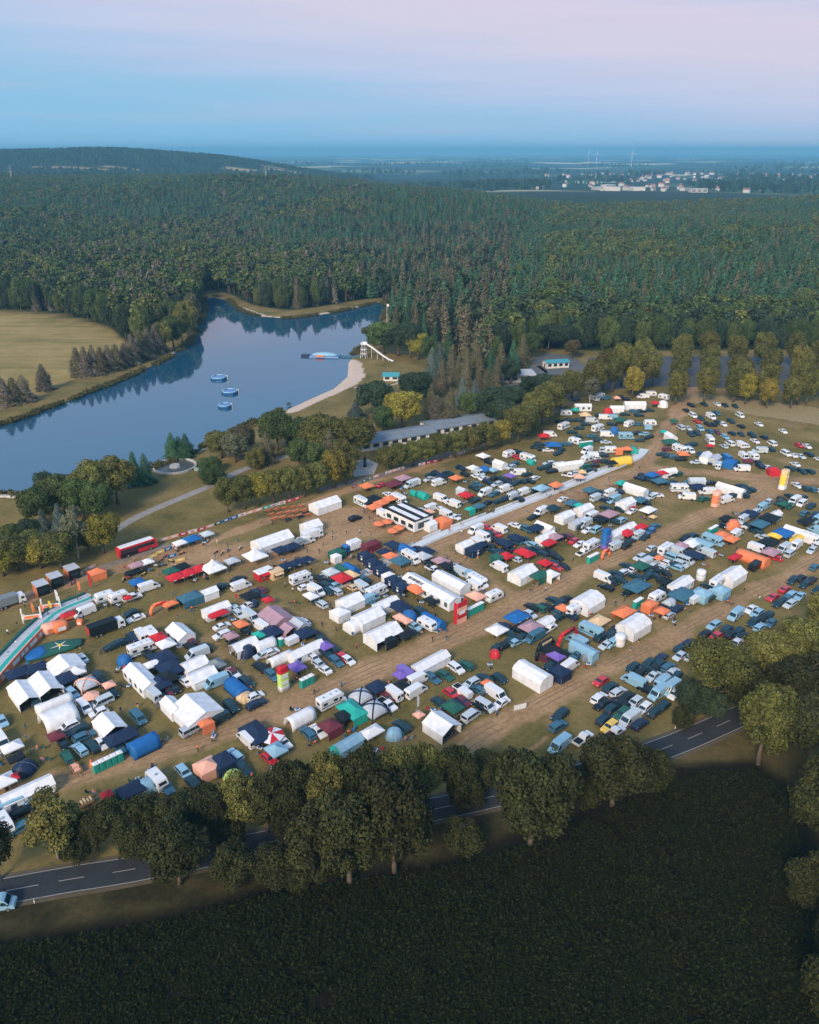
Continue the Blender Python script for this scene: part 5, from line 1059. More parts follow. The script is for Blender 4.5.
# ------------------------------------------------------------------ what stands on the field: code, colours, pixel, heading, sizes | label | short name
FIELD = '''
MQ w 23 691 b 12 6.5 2.3 3.4 o | white party tent with an open front beside the lower end of the green ramp | the white tent near the ramp
MQ w 45 682 b 12 7.5 2.4 3.7 o | white party tent sheltering a car, next to the tent near the ramp | the white tent sheltering a car
GZ n 18 673 a 6 4 - | navy canopy stretched behind the two white tents near the ramp | the navy canopy by the ramp
GZ n 36 668 a 6 3.5 - | long navy canopy filling the gap behind the tent sheltering a car | the navy gap canopy
MQ w 65 663 b 9 10 2.6 4 d | square white marquee closest to the deflated green and blue landing airbag | the marquee by the airbag
S s 82 658 b
GZ n 66 678 b 5 4.5 - r | navy lounge gazebo with red printed patches beside the grey arch shelter | the navy lounge gazebo
GZ w 77 671 b 3.5 3.2 -
AD hf 87 682 b 4.8 2.5 | grey arch shelter with peach edging and air beams | the grey arch shelter
U d 98 676 b
U k 101 681 b
GZ f 109 685 a 2.4 2.4 -
C d 112 692 b
E t 72 693 b
B w 84 706 b
PS f 91 695 0 1.8
B s 102 701 a
C w 99 712 a
TU w 54 702 a 11 3.6 2.6 - | slim white tunnel tent behind a wide rounded white shelter | the slim white tunnel
TU w 58 714 a 10 8 3.6 O | wide rounded white shelter open towards the lower road | the wide rounded shelter
C d 36 703 b
C s 39 707 b
E w 68 726 a
S w 62 722 a
E d 78 730 a
E q 84 736 a
GZ m 56 736 b 3 3 -
C k 63 743 b
MQ w 109 722 b 9 7 2.3 3.6 o | white gabled tent next to a big navy tarpaulin | the tent by the navy tarpaulin
GZ n 121 737 a 8 4 n | big navy tarpaulin between a white gabled tent and the bright blue tunnel | the navy tarpaulin
TU b 143 742 a 8.4 5.4 3.2 - | bright blue tunnel tent alone at the end of its row | the bright blue tunnel
C w 102 743 b
E d 92 746 b
E t 80 749 b
S q 118 747 b
E e 67 757 b
F f 76 769 b
PS o 91 762 0 1 closed
TC a 108 762 a 5 | turquoise toilet cabin in the row of five behind the roadside trees | the row of five toilets
B q 138 717 b | dark blue minibus parked alone on open grass between two rows of tents | the lone dark blue minibus
C t 2 721 b
P w 1 740 b
GZ w 12 747 a 4 3 -
GZ k 16 758 a 3 2.4 -
DM n 24 768 a 6 4.5 2.4 | collapsed navy dome tent next to a white marquee with dark windows | the collapsed navy dome
GZ r 13 778 a 2 2 -
GZ w 4 781 b 3.6 4 -
MQ w 27 789 a 13 5 2.4 3.4 w | long white marquee with dark windows behind the lone roadside tree | the marquee with dark windows
S t 33 799 a
C k 22 811 a
E q 19 828 a
V w 4 824 b
P t 7 806 a
L wk 106 627 a 9 | black lorry trailer with a red tail and white cab | the black lorry
S w 136 618 a
C d 131 613 a
P w 149 586 A | white panel van beside a bright blue gazebo in the rider area | the van by the blue gazebo
GZ b 137 582 a 4 3.4 - | bright blue gazebo tucked behind a white panel van | the blue gazebo behind the van
V w 105 597 a
V w 119 597 a
GZ r 128 598 a 2 2 -
AR or 160 608 a 5 2.6 | red-orange inflatable gate beside the black lorry | the orange gate
GZ o 170 604 a 4 2.4 - 
GZ q 190 597 a 7.5 4.5 sn | slate grey walled awning joined to a white marquee end | the slate grey awning
MQ w 209 590 a 6 4.5 2.4 3.4 d | small white marquee joined to the slate grey awning | the small marquee by the grey awning
K d 220 587 a
K w 132 597 a
S k 238 579 a
P w 241 585 A
MQ w 216 607 a 10 5 2.6 3.6 - | white marquee with a red canopy along its near side | the marquee with the red canopy
GZ r 218 614 a 6 2.6 - | long red canopy along the side of a white marquee | the long red canopy
S w 222 626 a
U w 222 635 a
GZ p 231 636 b 3 3 -
E s 239 614 b
C s 236 609 b
P s 251 616 b
S w 248 605 a
GZ o 241 624 b 3.4 3 -
C k 245 630 b
P w 260 625 b
E k 233 643 b
GZ n 272 632 b 5 5 - w | navy gazebo joined to the mauve marquee | the navy gazebo by the mauve marquee
GZ a 259 635 b 3 2.6 -
GZ k 249 596 b 4 4 - 
C d 255 592 b
C m 261 590 b
C d 263 597 b
GZ r 268 600 b 2.6 2.6 -
DM n 253 602 b 4 3 1.7
MQ p 276 614 b 11 9 2.4 3.9 - | big mauve marquee of four roof bays | the big mauve marquee
MQ p 289 627 b 5 6 2.3 3.4 o | brownish mauve tent joined to the end of the big mauve marquee | the brownish mauve tent
MQ h 299 622 b 6 5 2.3 3.3 -
S w 304 622 b
GZ n 305 633 b 4.5 4.5 -
E k 316 634 b
C d 322 640 b
MQ w 244 643 a 9 5.5 2.4 3.6 O | white gabled marquee with a navy dome at its open end | the marquee with the navy dome
DM n 247 651 a 5.5 4.5 2.6 | navy dome tent at the end of a white gabled marquee | the navy dome at the marquee
TU w 264 643 a 8 4.4 2.7 Oo | white open tunnel shelter with cars parked under its near edge | the open tunnel shelter
C s 262 655 a
C w 271 652 a
DM t 268 651 a 3 2.6 1.5
TC a 281 642 a 1 | single turquoise toilet cabin beside a small white box trailer | the single turquoise toilet
T w 292 641 a
C k 279 631 b
MQ w 306 648 a 13 4.6 2.4 3.6 w | long narrow white marquee with windows above a group of white cars | the long narrow marquee
C w 314 658 b
C s 319 664 b
S w 324 669 b
GZ v 325 646 b 3.4 3 -
E d 328 655 b
TU w 280 657 a 9 3.4 2.5 O | white rounded shelter right behind the green and white inflatable tower | the shelter behind the tower
E k 260 667 b
E q 272 675 b
TW lw 284 690 a 2.6 1.6 6.4 r | lime green and white inflatable tower with a red foot | the lime green tower
GZ v 297 667 b 3.6 3.2 -
TC a 307 681 a 3 | turquoise toilet cabin in the row of three beside the lime green tower | the row of three toilets
MQ w 180 630 b 10 6.5 2.4 3.8 w | white marquee with side windows at the head of its row | the windowed marquee at the row head
C m 190 641 b
E k 190 647 b
P s 197 653 a
E d 206 647 b
S d 113 646 a
E d 122 642 a
C n 132 637 b
P w 140 634 b
M w 142 648 a
V w 151 634 b
GZ r 158 638 b 4 4 - | pinkish red gazebo beside a white motorhome | the pinkish red gazebo
GZ w 166 644 b 4 4 -
E k 148 655 b
DM b 124 659 b 4.5 3.5 2 | blue dome tent at the back of a white marquee with five windows | the blue dome
MQ w 141 675 b 15 6 2.6 3.8 w | white marquee with a line of dark side windows beside navy awnings | the marquee with dark side windows
P s 152 693 b
GZ w 153 664 a 4 2.6 -
GZ n 163 658 b 7 6 - | large navy awning beside the marquee with dark side windows | the large navy awning
GZ n 170 668 b 8 6 w | larger navy awning in the middle of the navy row | the larger navy awning
GZ n 160 683 b 6 4 -
GZ k 168 677 b 5 4 -
C k 174 688 b
C m 168 690 b
S w 185 681 b
E d 161 696 b
MQ w 194 662 a 8 6 2.4 3.6 - | white marquee, upper one of a pair standing side by side | the upper twin marquee
MQ w 202 673 a 8.5 6 2.4 3.6 o | white marquee, lower one of a pair, with a silver van at its end | the lower twin marquee
P t 216 681 a
GZ g 217 664 b 4 3 -
C m 231 671 b
S w 233 673 b
TU b 237 686 b 9 5 2.8 - | blue tarpaulin tunnel between parked cars | the blue tarpaulin tunnel
E d 246 682 b
DM c 244 696 a 4.5 3.4 1.9
C w 255 696 a
E n 256 704 a
MQ w 196 706 b 12 12 2.6 4.4 d | widest white marquee with two broad roof slopes beside a dirt track | the widest marquee
MQ w 172 704 b 8 4.5 2.4 3.4 - | low white marquee built against the side of the widest marquee | the low side marquee
B h 191 729 a
GZ o 206 723 a 3 2.2 sn | orange walled stall against the widest marquee | the orange stall
B d 219 718 a
U d 231 706 b
GZ n 256 733 b 9 5 wn | dark navy awning group standing alone on the track side | the lone navy awning
P w 247 738 b
C d 262 738 b
PS r 272 735 0 2.6 white | red and white striped parasol on a lone camp | the striped parasol
E w 283 742 b
GZ t 276 750 b 4 3.4 - | light blue canopy stretched between a red car and a silver car | the light blue canopy
C r 269 758 b
E t 184 772 b
U d 193 783 b
GZ f 207 766 a 4.6 4.4 snew | peach coloured cube tent with walls on every side | the peach cube tent
GZ n 222 761 a 4.4 4.6 snew | navy walled cube tent beside the peach cube tent | the navy cube tent
E t 235 755 b
E d 243 768 b
DM l 232 774 a 4 3 1.6 | lime green dome tent under the roadside trees | the lime green dome
E q 166 786 b
DM t 147 786 a 6 4.6 2.4
V w 157 780 b
GZ n 131 790 a 5 3.6 -
DM e 117 793 a 3.4 2.6 1.5
GZ r 107 795 a 2 2 -
F c 85 803 a
L wg 9 601 a 8 | dark green lorry on the service lane at the edge of the photo | the dark green lorry
CT o 41 588 a | black catering box with orange end and pale roof, lowest of the three by the lane | the lowest catering box
CT o 55 580 a | black catering box with orange end, between the two others by the lane | the middle catering box
CT o 72 572 a | black catering box with orange end, closest of the three to the yellow tree | the catering box by the yellow tree
CO rk 137 547 a | red and black coach with a white roof on the service lane | the red coach
GZ o 97 572 a 4.5 3.5 s | orange and white gazebo between the service lane and the catering boxes | the orange gazebo by the lane
GZ p 137 565 a 5 3 - | pink gazebo in front of the red coach | the pink gazebo
GZ w 147 562 a 3.4 3 -
C k 132 573 a
C k 139 571 a
GZ b 192 539 a 5.5 4 - | bright blue gazebo beside the banner fence | the blue gazebo by the fence
GZ w 180 543 a 4 3 -
GZ s 207 534 a 3.6 3.2 -
GZ r 199 569 a 5 4 - w | red gazebo closest to the white pagoda in a row of red gazebos | the red gazebo by the pagoda
GZ r 188 573 a 5 4 - w | middle red gazebo in a row of red gazebos | the middle red gazebo
GZ r 176 577 a 5.5 4 - w | red gazebo at the far end from the white pagoda | the end red gazebo
GZ e 171 571 a 4.5 3.6 -
GZ k 181 567 a 5 3.4 -
PG w 213 567 42 7 | white pagoda tent with a tall peak beside the red gazebos | the white pagoda by the red gazebos
GZ h 232 561 a 4 3.4 - n
PG w 255 555 42 7 | white pagoda tent with open sides in front of the event marquee | the pagoda by the event marquee
MQ w 272 537 a 17 9 2.8 4.6 - | very large white event marquee beside the banner fence | the event marquee
MQ w 311 523 a 8 7.5 2.8 4.3 - | white marquee beside the big event marquee at its forest end | the marquee beside the event marquee
L ww 312 535 a 7
P w 306 540 a
GZ n 291 547 a 6 4 - | navy gazebo with dark tables in front of the event marquee | the navy gazebo at the event marquee
GZ n 280 550 a 4 4 -
GZ g 299 541 a 4 3 - 
KI rw 264 573 a 5 3 | red kiosk with a flat white roof | the red kiosk
KI cc 276 573 a 3.6 2.6 | cream kiosk with a beige roof next to the red kiosk | the cream kiosk
GZ n 286 566 a 4 3.4 - w | navy gazebo with white marks closest to the cream kiosk | the navy gazebo by the cream kiosk
GZ n 296 563 a 4 3.4 - w | navy gazebo with white marks in the middle of three | the middle navy gazebo
GZ n 306 560 a 4 3.4 - w | navy gazebo with white marks farthest from the cream kiosk | the end navy gazebo
MQ w 325 501 a 14 8 2.8 4.4 d | white marquee beside the rows of orange beer tables | the marquee by the beer tables
GZ k 371 500 a 10 6 n | large black canopy behind red-orange gazebos | the large black canopy
M w 362 502 b
GZ o 374 507 a 4.5 4 - | red-orange gazebo, first of three in front of the black canopy | the first red-orange gazebo
GZ o 381 503 a 4.5 4 - | red-orange gazebo, second of three in front of the black canopy | the second red-orange gazebo
GZ o 389 499 a 4.5 4 - | red-orange gazebo, third of three in front of the black canopy | the third red-orange gazebo
M w 399 499 b
S w 388 494 b
U k 355 518 a
P w 384 514 B
PS o 379 523 0 1.9
PS o 387 521 0 1.9
PS o 393 530 0 1.9
PS o 399 527 0 1.9
ST k 409 515 b 14 8 4.2 | hospitality trailer with black and white striped roof and white sides | the hospitality trailer
MQ w 430 523 a 5 5 2.8 3.4 -
GZ o 443 520 a 5 5 snew | red-orange cube pavilion at the end of the hospitality trailer | the red-orange cube
C w 419 510 a
P w 432 507 a
S w 441 509 b
P w 447 514 b
C w 455 517 b
GZ f 429 512 a 3 3 -
GZ m 393 484 a 7 5 - | maroon canopy beside the upper lane | the maroon canopy
GZ p 403 478 a 6 5 -
C r 381 485 a
P s 411 484 a
P w 413 483 a
TU a 414 492 b 4 3 2.2 - | turquoise tunnel tent, smaller one of a pair | the smaller turquoise tunnel
TU a 423 494 b 6 4 2.6 - | turquoise tunnel tent, larger one of a pair | the larger turquoise tunnel
GZ o 367 486 a 4.6 4 -
P w 439 482 a
C d 430 475 a
C n 436 473 b
GZ n 442 476 b 4 3.4 -
GZ o 456 478 b 4 4 - | orange gazebo in the block beside the upper lane | the orange gazebo by the lane
S s 429 479 a
E d 448 473 b
E n 461 468 b
C k 465 474 b
GZ w 473 468 b 4 4 -
C w 476 476 b
P s 478 472 b
GZ b 485 469 b 5 4.4 - | bright blue gazebo with white cars in front beside the upper lane | the blue gazebo by the lane
GZ w 483 456 b 5 4 - 
E k 489 462 b
P w 441 498 b
P w 453 503 b
MQ s 462 489 b 5 4 2.2 3.1 -
GZ r 466 495 b 5 4.6 - | red gazebo amid white vans beside the long white track mat | the red gazebo by the track mat
P w 485 492 a
E d 474 488 b
C q 477 484 b
GZ a 470 509 a 3 2.4 s
GZ q 479 506 a 4 3 -
C k 487 503 a
S d 475 500 a
GZ e 337 552 a 5 3.4 snew | green walled stall behind a small white cube at the crossing | the green stall
GZ w 336 556 a 2.6 2.4 snew
L bw 351 547 A 6 | blue cab lorry with a small white box | the blue cab lorry
GZ m 371 544 a 7 3 snew | dark maroon walled booth beside the track mat | the dark maroon booth
GZ n 366 555 b 5 3.4 sw w | navy walled booth with white discs, first in the row along the long lettered marquee | the first navy booth
GZ n 374 562 b 5 3.4 s w | navy walled booth with white discs, second in its row | the second navy booth
GZ n 382 569 b 5 3.4 s w | navy walled booth with white discs, third in its row | the third navy booth
GZ w 388 575 b 2.4 3.2 s
GZ n 394 580 b 5 3.4 s w | navy walled booth with white discs, fourth in its row | the fourth navy booth
GZ n 402 586 b 5 3.4 s w | navy walled booth with white discs, fifth in its row | the fifth navy booth
GZ n 386 553 b 6 4 - 
GZ b 404 549 b 8 5 - | bright blue awning at the lake end of the lettered marquee block | the bright blue awning
GZ n 395 546 b 8 4 -
GZ o 391 556 b 4.4 4 - | orange gazebo among navy awnings | the orange gazebo among navy awnings
GZ q 400 561 b 6 4.6 -
M w 411 557 b
GZ h 423 556 b 5 4 -
E k 418 549 b
GZ n 426 551 b 5 4 -
C k 427 563 b
K w 433 569 b
E d 438 572 b
GZ p 441 561 b 5 4 -
GZ k 447 566 b 5 3 -
E d 454 571 b
MQx w 431 587 b 27 6.4 2.9 3.9 w | longest white marquee with dark lettering on its roof | the lettered marquee
MQ w 451 579 b 16 6 2.6 3.6 - | long white marquee parallel to the lettered marquee | the long parallel marquee
GZ o 416 589 b 6 4 - | red-orange gazebo at the side of the lettered marquee | the red-orange gazebo at the lettered marquee
GZ k 431 601 b 4 2.4 -
TB r 460 622 a 3.4 6.4 | tall red banner wall at the end of the lettered marquee | the red banner wall
TC a 475 609 a 5 | turquoise toilet cabin in the row beside the red banner wall | the toilets by the red wall
P s 462 572 b
P t 470 575 b
M w 478 581 b
P w 473 584 b
GZ f 476 596 b 5 4 - | peach gazebo between the toilets and a white motorhome | the peach gazebo
V w 494 596 a
M w 301 578 a
C w 305 587 a
P w 316 590 b
GZ w 311 596 b 4 3 -
C d 313 600 b
U s 321 604 b
GZ s 331 572 b 4 4 -
MQ b 350 567 b 7 5 2.4 3.5 - | blue ridge tent beside a green one at the back of the row | the blue ridge tent
MQ e 343 568 b 7 3.4 2.3 3.2 -
GZ r 342 578 b 5.4 5 - | red gazebo in the middle of cars and white tents | the red gazebo amid white tents
C d 330 580 b
C s 326 576 b
E s 336 591 b
E t 334 586 a
C c 351 587 b
C d 349 578 b
E d 358 584 b
C d 365 580 b
E q 360 577 b
P s 363 587 b
M w 377 591 a
P t 370 598 a
C q 368 600 b
C k 318 578 b
E d 324 584 b
C d 328 591 b
GZ c 352 574 b 5 2.4 -
MQ w 350 598 a 9 7 2.6 4.2 - | white marquee, upper left one of the large white group | the upper marquee of the white group
GZ w 340 612 b 4.4 4.4 snew | white cube tent at the corner of the large white group | the white cube tent
TU w 355 623 a 7 6 3.2 - | rounded white tent at the front corner of the white group | the rounded white tent
MQ w 368 614 a 11 7 2.8 4.2 - | white marquee in the middle of the large white group | the middle marquee of the white group
MQ w 386 602 a 10 5 2.6 3.6 - | white marquee joined to the lake side of a navy awning | the marquee behind the navy awning
MQ w 383 630 a 12 8 2.8 4.6 s | white marquee with an open long side and people outside | the marquee with the open front
GZ n 399 606 b 7 5 - | navy awning behind a blue dome tent | the navy awning behind the blue dome
DM b 409 616 b 6 5 2.4 | bright blue dome tent beside a cream strip canopy | the bright blue dome
TU b 433 619 b 10 4 2.8 - | long blue tunnel awning beside a white caravan | the long blue tunnel awning
V w 427 624 b
GZ f 403 619 b 6 2.6 -
E t 414 626 b
U d 421 612 b
GZ k 407 634 a 5 3 - 
GZ k 389 640 a 4 2.4 sn
E d 332 648 b
E q 336 661 b
C w 348 660 b
C r 343 657 b
MQ w 431 660 a 14 4.6 2.6 3.6 - | long white box marquee with four cars along its near side | the long box marquee
P w 419 678 a
E q 432 678 b
S e 445 675 b
U w 456 668 b
E e 466 665 b
P v 407 674 b | violet panel van beside the long box marquee | the violet van
GZ v 401 675 b 3 3 - | violet awning on the side of a van | the violet awning
P w 416 690 a
P w 392 692 b
GZ n 377 687 b 4 4 - | navy gazebo behind the arched shelters | the navy gazebo behind the arched shelters
GZ k 400 686 b 3 3.4 -
C m 388 697 b
K w 387 704 b
AD hn 361 695 b 5 2.7 | grey arched shelter with navy air beams, rear one of a pair | the rear arched shelter
AD hn 374 709 b 5.6 3.0 | grey arched shelter with navy air beams, front one of a pair | the front arched shelter
GZ a 352 710 b 8 4.4 e | turquoise awning with a white end beside the arched shelters | the turquoise awning
GZ k 344 716 b 3.4 3 -
M w 331 700 a
TU w 300 716 a 9 4.6 3 O | white rounded shelter open at one end near the roadside trees | the rounded shelter by the trees
E q 308 733 b
S w 318 731 b
GZ m 330 726 a 4 4 s
MQ t 349 741 a 8 4 2 3 - | light blue ridge tent half hidden by roadside trees | the light blue ridge tent
GZ w 372 732 a 5 3 -
DM t 394 733 a 4 3.6 2.0 | light blue dome tent beside a dark car under the trees | the light blue dome
E d 402 726 b
DM a 336 749 a 4 3 1.7
MQ w 442 721 b 8.6 8 2.6 4.2 o | square white tent with an open front closest to the roadside trees | the square tent by the trees
FF w 417 711 a
GZ f 419 715 a 2 2 -
C d 445 732 a
C r 451 693 b
T w 465 694 b
K w 463 690 b
C n 456 704 b
GZ e 453 707 b 4.4 3.4 - | dark green gazebo behind the square white tent | the dark green gazebo
S d 440 703 b
C m 463 701 b
B s 471 715 A
S k 482 706 b
B s 485 705 b
P w 496 693 b
S w 501 703 a
E d 489 684 b
U d 484 679 b
GZ o 487 683 a 2.2 2 -
E s 471 683 a
C q 478 689 b
C d 499 678 b
P t -4 903 14
GZ w 497 630 a 5 4.4 - | flat white gazebo beside parked dark cars at the row end | the flat white gazebo
C n 504 626 b
GZ b 517 617 a 7 5 - w | bright blue gazebo with white marks beside a white box marquee | the blue gazebo with white marks
C s 530 614 b
U e 539 608 b
U k 546 607 b
E k 532 607 b
GZ p 531 627 a 6 5 - | mauve patterned gazebo in front of a white van | the mauve patterned gazebo
MQ w 546 620 a 6 4 2.2 3 -
K w 549 628 a
P q 535 636 a
E d 521 638 a
E k 505 645 a
C d 498 647 a
C d 511 640 a
C k 519 630 b
DM r 495 653 b 2.8 2.6 1.9 | red dome tent at the end of its row | the red dome tent
C t 516 642 a
C d 510 634 b
MQ w 588 598 a 11 8.5 2.8 4.4 h | white marquee with an angular roof beside the dirt track | the angular marquee by the track
M w 577 609 a
C k 566 599 a
C d 560 603 a
GZ o 563 608 a 3 3 -
E d 560 617 a
C q 557 612 b
C n 571 616 b
C d 553 600 b
MQ w 533 671 b 12 6.6 2.8 4.2 h | white angular-roofed marquee standing nearest to the small pale notice board | the marquee by the notice board
GZ k 554 652 b 8 5 - | black lounge canopy behind the marquee by the notice board | the black lounge canopy
GZ v 556 656 b 4 3 -
AR kc 545 651 a 6 4
AR rk 567 643 a 7 4.5 | red inflatable arch behind the black lounge canopy | the red arch
GZ n 560 671 b 4.4 4 snew | navy cube tent at the end of the angular-roofed marquee | the navy cube at the marquee
P w 570 665 a
C q 577 655 a
C d 551 665 a
C m 543 658 b
P t 577 640 b
MQ t 584 648 b 10 4 2.6 3.1 - | light blue ridge tent stretched along a row of vans | the long light blue ridge tent
M t 592 631 b
GZ c 599 621 a 6 4 - | cream canopy beside a light blue motorhome | the cream canopy
C s 606 645 a
U t 612 643 a
TK w 620 640 0 | white round water tank, larger one beside the lower track | the white water tank
C d 610 635 a
C k 614 630 a
U d 601 637 a
DM g 586 656 a 2.6 2.4 1.8
MQ w 634 622 a 11 8 2.8 4.4 h | white angular-roofed marquee with an orange canopy behind it | the marquee with the orange canopy
GZ o 624 612 a 7 4 n | orange canopy behind a white angular-roofed marquee | the orange canopy
E q 622 631 b
TC a 638 603 a 3 | turquoise toilet cabin beside an orange stall on the dirt track side | the toilets by the orange stall
GZ o 650 604 a 4 3 snew | orange walled stall next to toilets | the orange walled stall
NB w 520 708 20
U d 560 715 a
U q 558 726 a
P t 560 744 a | light blue panel van parked alone by the roadside trees with a trailer | the light blue van by the trees
K wk 583 738 a
C r 601 681 a
E d 610 687 a
U w 599 698 a
S k 602 704 a
E s 618 692 a
E k 627 697 a
E d 612 708 a
E e 622 713 a
E s 635 702 a
E w 644 708 a
E d 604 719 a
P s 630 718 a
E n 640 724 a
E y 610 726 a
K wm 615 732 a
E d 655 712 a
E k 620 703 b
P t 634 680 b
C d 633 667 a
E k 641 672 a
E d 648 664 a
E k 654 670 a
E n 661 658 a
E d 658 665 a
E q 668 667 a
S s 653 676 a
P t 664 681 a
P t 659 692 a
P t 671 687 a
C d 676 676 a
C s 673 672 a
E d 662 707 a
C w 675 694 a
U k 648 690 b
E d 681 648 a
E n 689 643 a
E k 696 645 a
C s 680 656 a
C s 691 657 a
C s 711 656 a
E k 706 634 a
E t 714 625 a
C r 716 636 a
E d 727 629 a
E k 731 634 a
E d 738 632 a
C k 744 636 a
S w 736 643 a
P t 736 614 a | light blue camper van heading a small group of cars beside the lower track | the light blue camper van
S w 751 609 a
E t 757 613 a
E k 763 618 a
E d 768 616 a
E d 753 622 a
E t 760 627 a
C q 771 623 a
S r 773 597 a
S r 785 589 a
E d 779 603 a
E q 786 599 a
E t 792 594 a
S t 800 596 a
E s 790 604 a
E d 793 580 a
E k 801 578 a
E d 805 584 a
E k 812 580 a
E q 815 567 a
E d 818 590 a
C k 656 570 b
M w 666 549 a
GZ p 681 546 a 5 4 - 
GZ w 692 543 a 7 4.4 - | lilac white gazebo beside a light blue motorhome | the lilac white gazebo
U k 686 538 a
U d 693 536 a
M t 713 540 b
M t 703 546 b
GZ n 695 555 b 6 4 -
P s 706 552 b
E d 699 556 b
P s 678 551 b
B s 686 560 b
E w 664 562 b
E d 670 564 b
E t 676 567 b
C d 657 577 b
E s 660 567 b
C k 665 573 b
E d 688 553 b
U s 681 564 b
B t 670 556 b
GZ o 659 558 a 2.4 2.4 -
TC a 713 530 a 4 | turquoise toilet cabin beside orange tents near the black awning | the toilets by the orange tents
E k 724 524 a
GZ k 727 519 a 5 4 -
DM o 733 525 a 7 5 2.8 | orange tent amid dark awnings behind a white car | the orange tent amid awnings
GZ o 722 535 a 4.6 4 -
GZ o 731 539 a 4.6 4 -
P w 737 533 a
GZ n 750 514 a 6 5 -
GZ q 760 524 a 7 5 n | slate blue awning beside a large black awning | the slate blue awning
GZ k 770 518 a 8 6 n | large black awning near the forest end of its row | the large black awning at the row end
P s 745 518 a
E s 755 512 a
P t 764 506 a
MQ w 776 513 a 6 4 2.3 3.2 -
E e 790 506 a
GZ e 784 504 a 4 3 -
E d 779 502 a
P w 795 500 a
E s 768 502 a
C k 748 526 b
E d 756 531 b
E w 741 525 b
MQ w 733 572 a 11 7 2.8 4.3 - | white marquee beside the orange peach shelter | the marquee by the orange shelter
M w 718 582 a
TK w 701 575 0 | white round water tank, smaller looking one behind a row of awnings | the far water tank
GZ t 721 590 a 5 4 snew
E d 709 586 b
MQ w 681 582 a 12 5 2.5 3.5 - | long white marquee behind a slate blue awning | the long marquee behind the blue awning
GZ q 682 594 a 9 6 s | big slate blue awning in front of a long white marquee | the big slate blue awning
GZ t 702 593 a 5 5 snew | light blue walled tent next to the big slate blue awning | the light blue walled tent
T w 694 600 a
TU s 669 602 a 5 4 2.6 -
E n 676 610 a
E k 668 608 b
GZ o 662 611 a 3.4 3 - 
C s 669 615 a
C k 663 588 a
C k 668 592 b
V w 657 597 a
E d 711 597 a
U w 716 593 b
GZ k 664 581 a 4 3 -
TU o 753 556 b 13 6 3.2 O | orange peach rounded shelter, largest orange thing on the field | the orange peach shelter
GZ r 735 557 a 5 2.4 -
P k 756 565 a
GZ p 771 552 a 6 4.4 - | mauve gazebo beside the orange peach shelter | the mauve gazebo
GZ k 769 542 a 6 5 -
E k 762 546 b
GZ b 783 533 a 8 6 - | bright blue awning at the forest end of the row | the bright blue end awning
GZ y 775 536 a 2.6 4 -
MQ w 801 531 b 14 5 2.5 3.6 -
MQ y 797 538 a 7 3.4 2.3 3 - | yellow ridge tent beside a long white marquee | the yellow ridge tent
P w 796 545 a
P s 784 548 a
B s 790 553 a
M w 810 538 b
GZ k 806 521 a 6 4 -
E n 815 515 a
P t 818 530 b
E s 812 550 a
E s 763 537 b
P w 758 548 b
C r 776 558 b
E q 805 513 a
E d 811 506 a
P t 818 519 a
'''
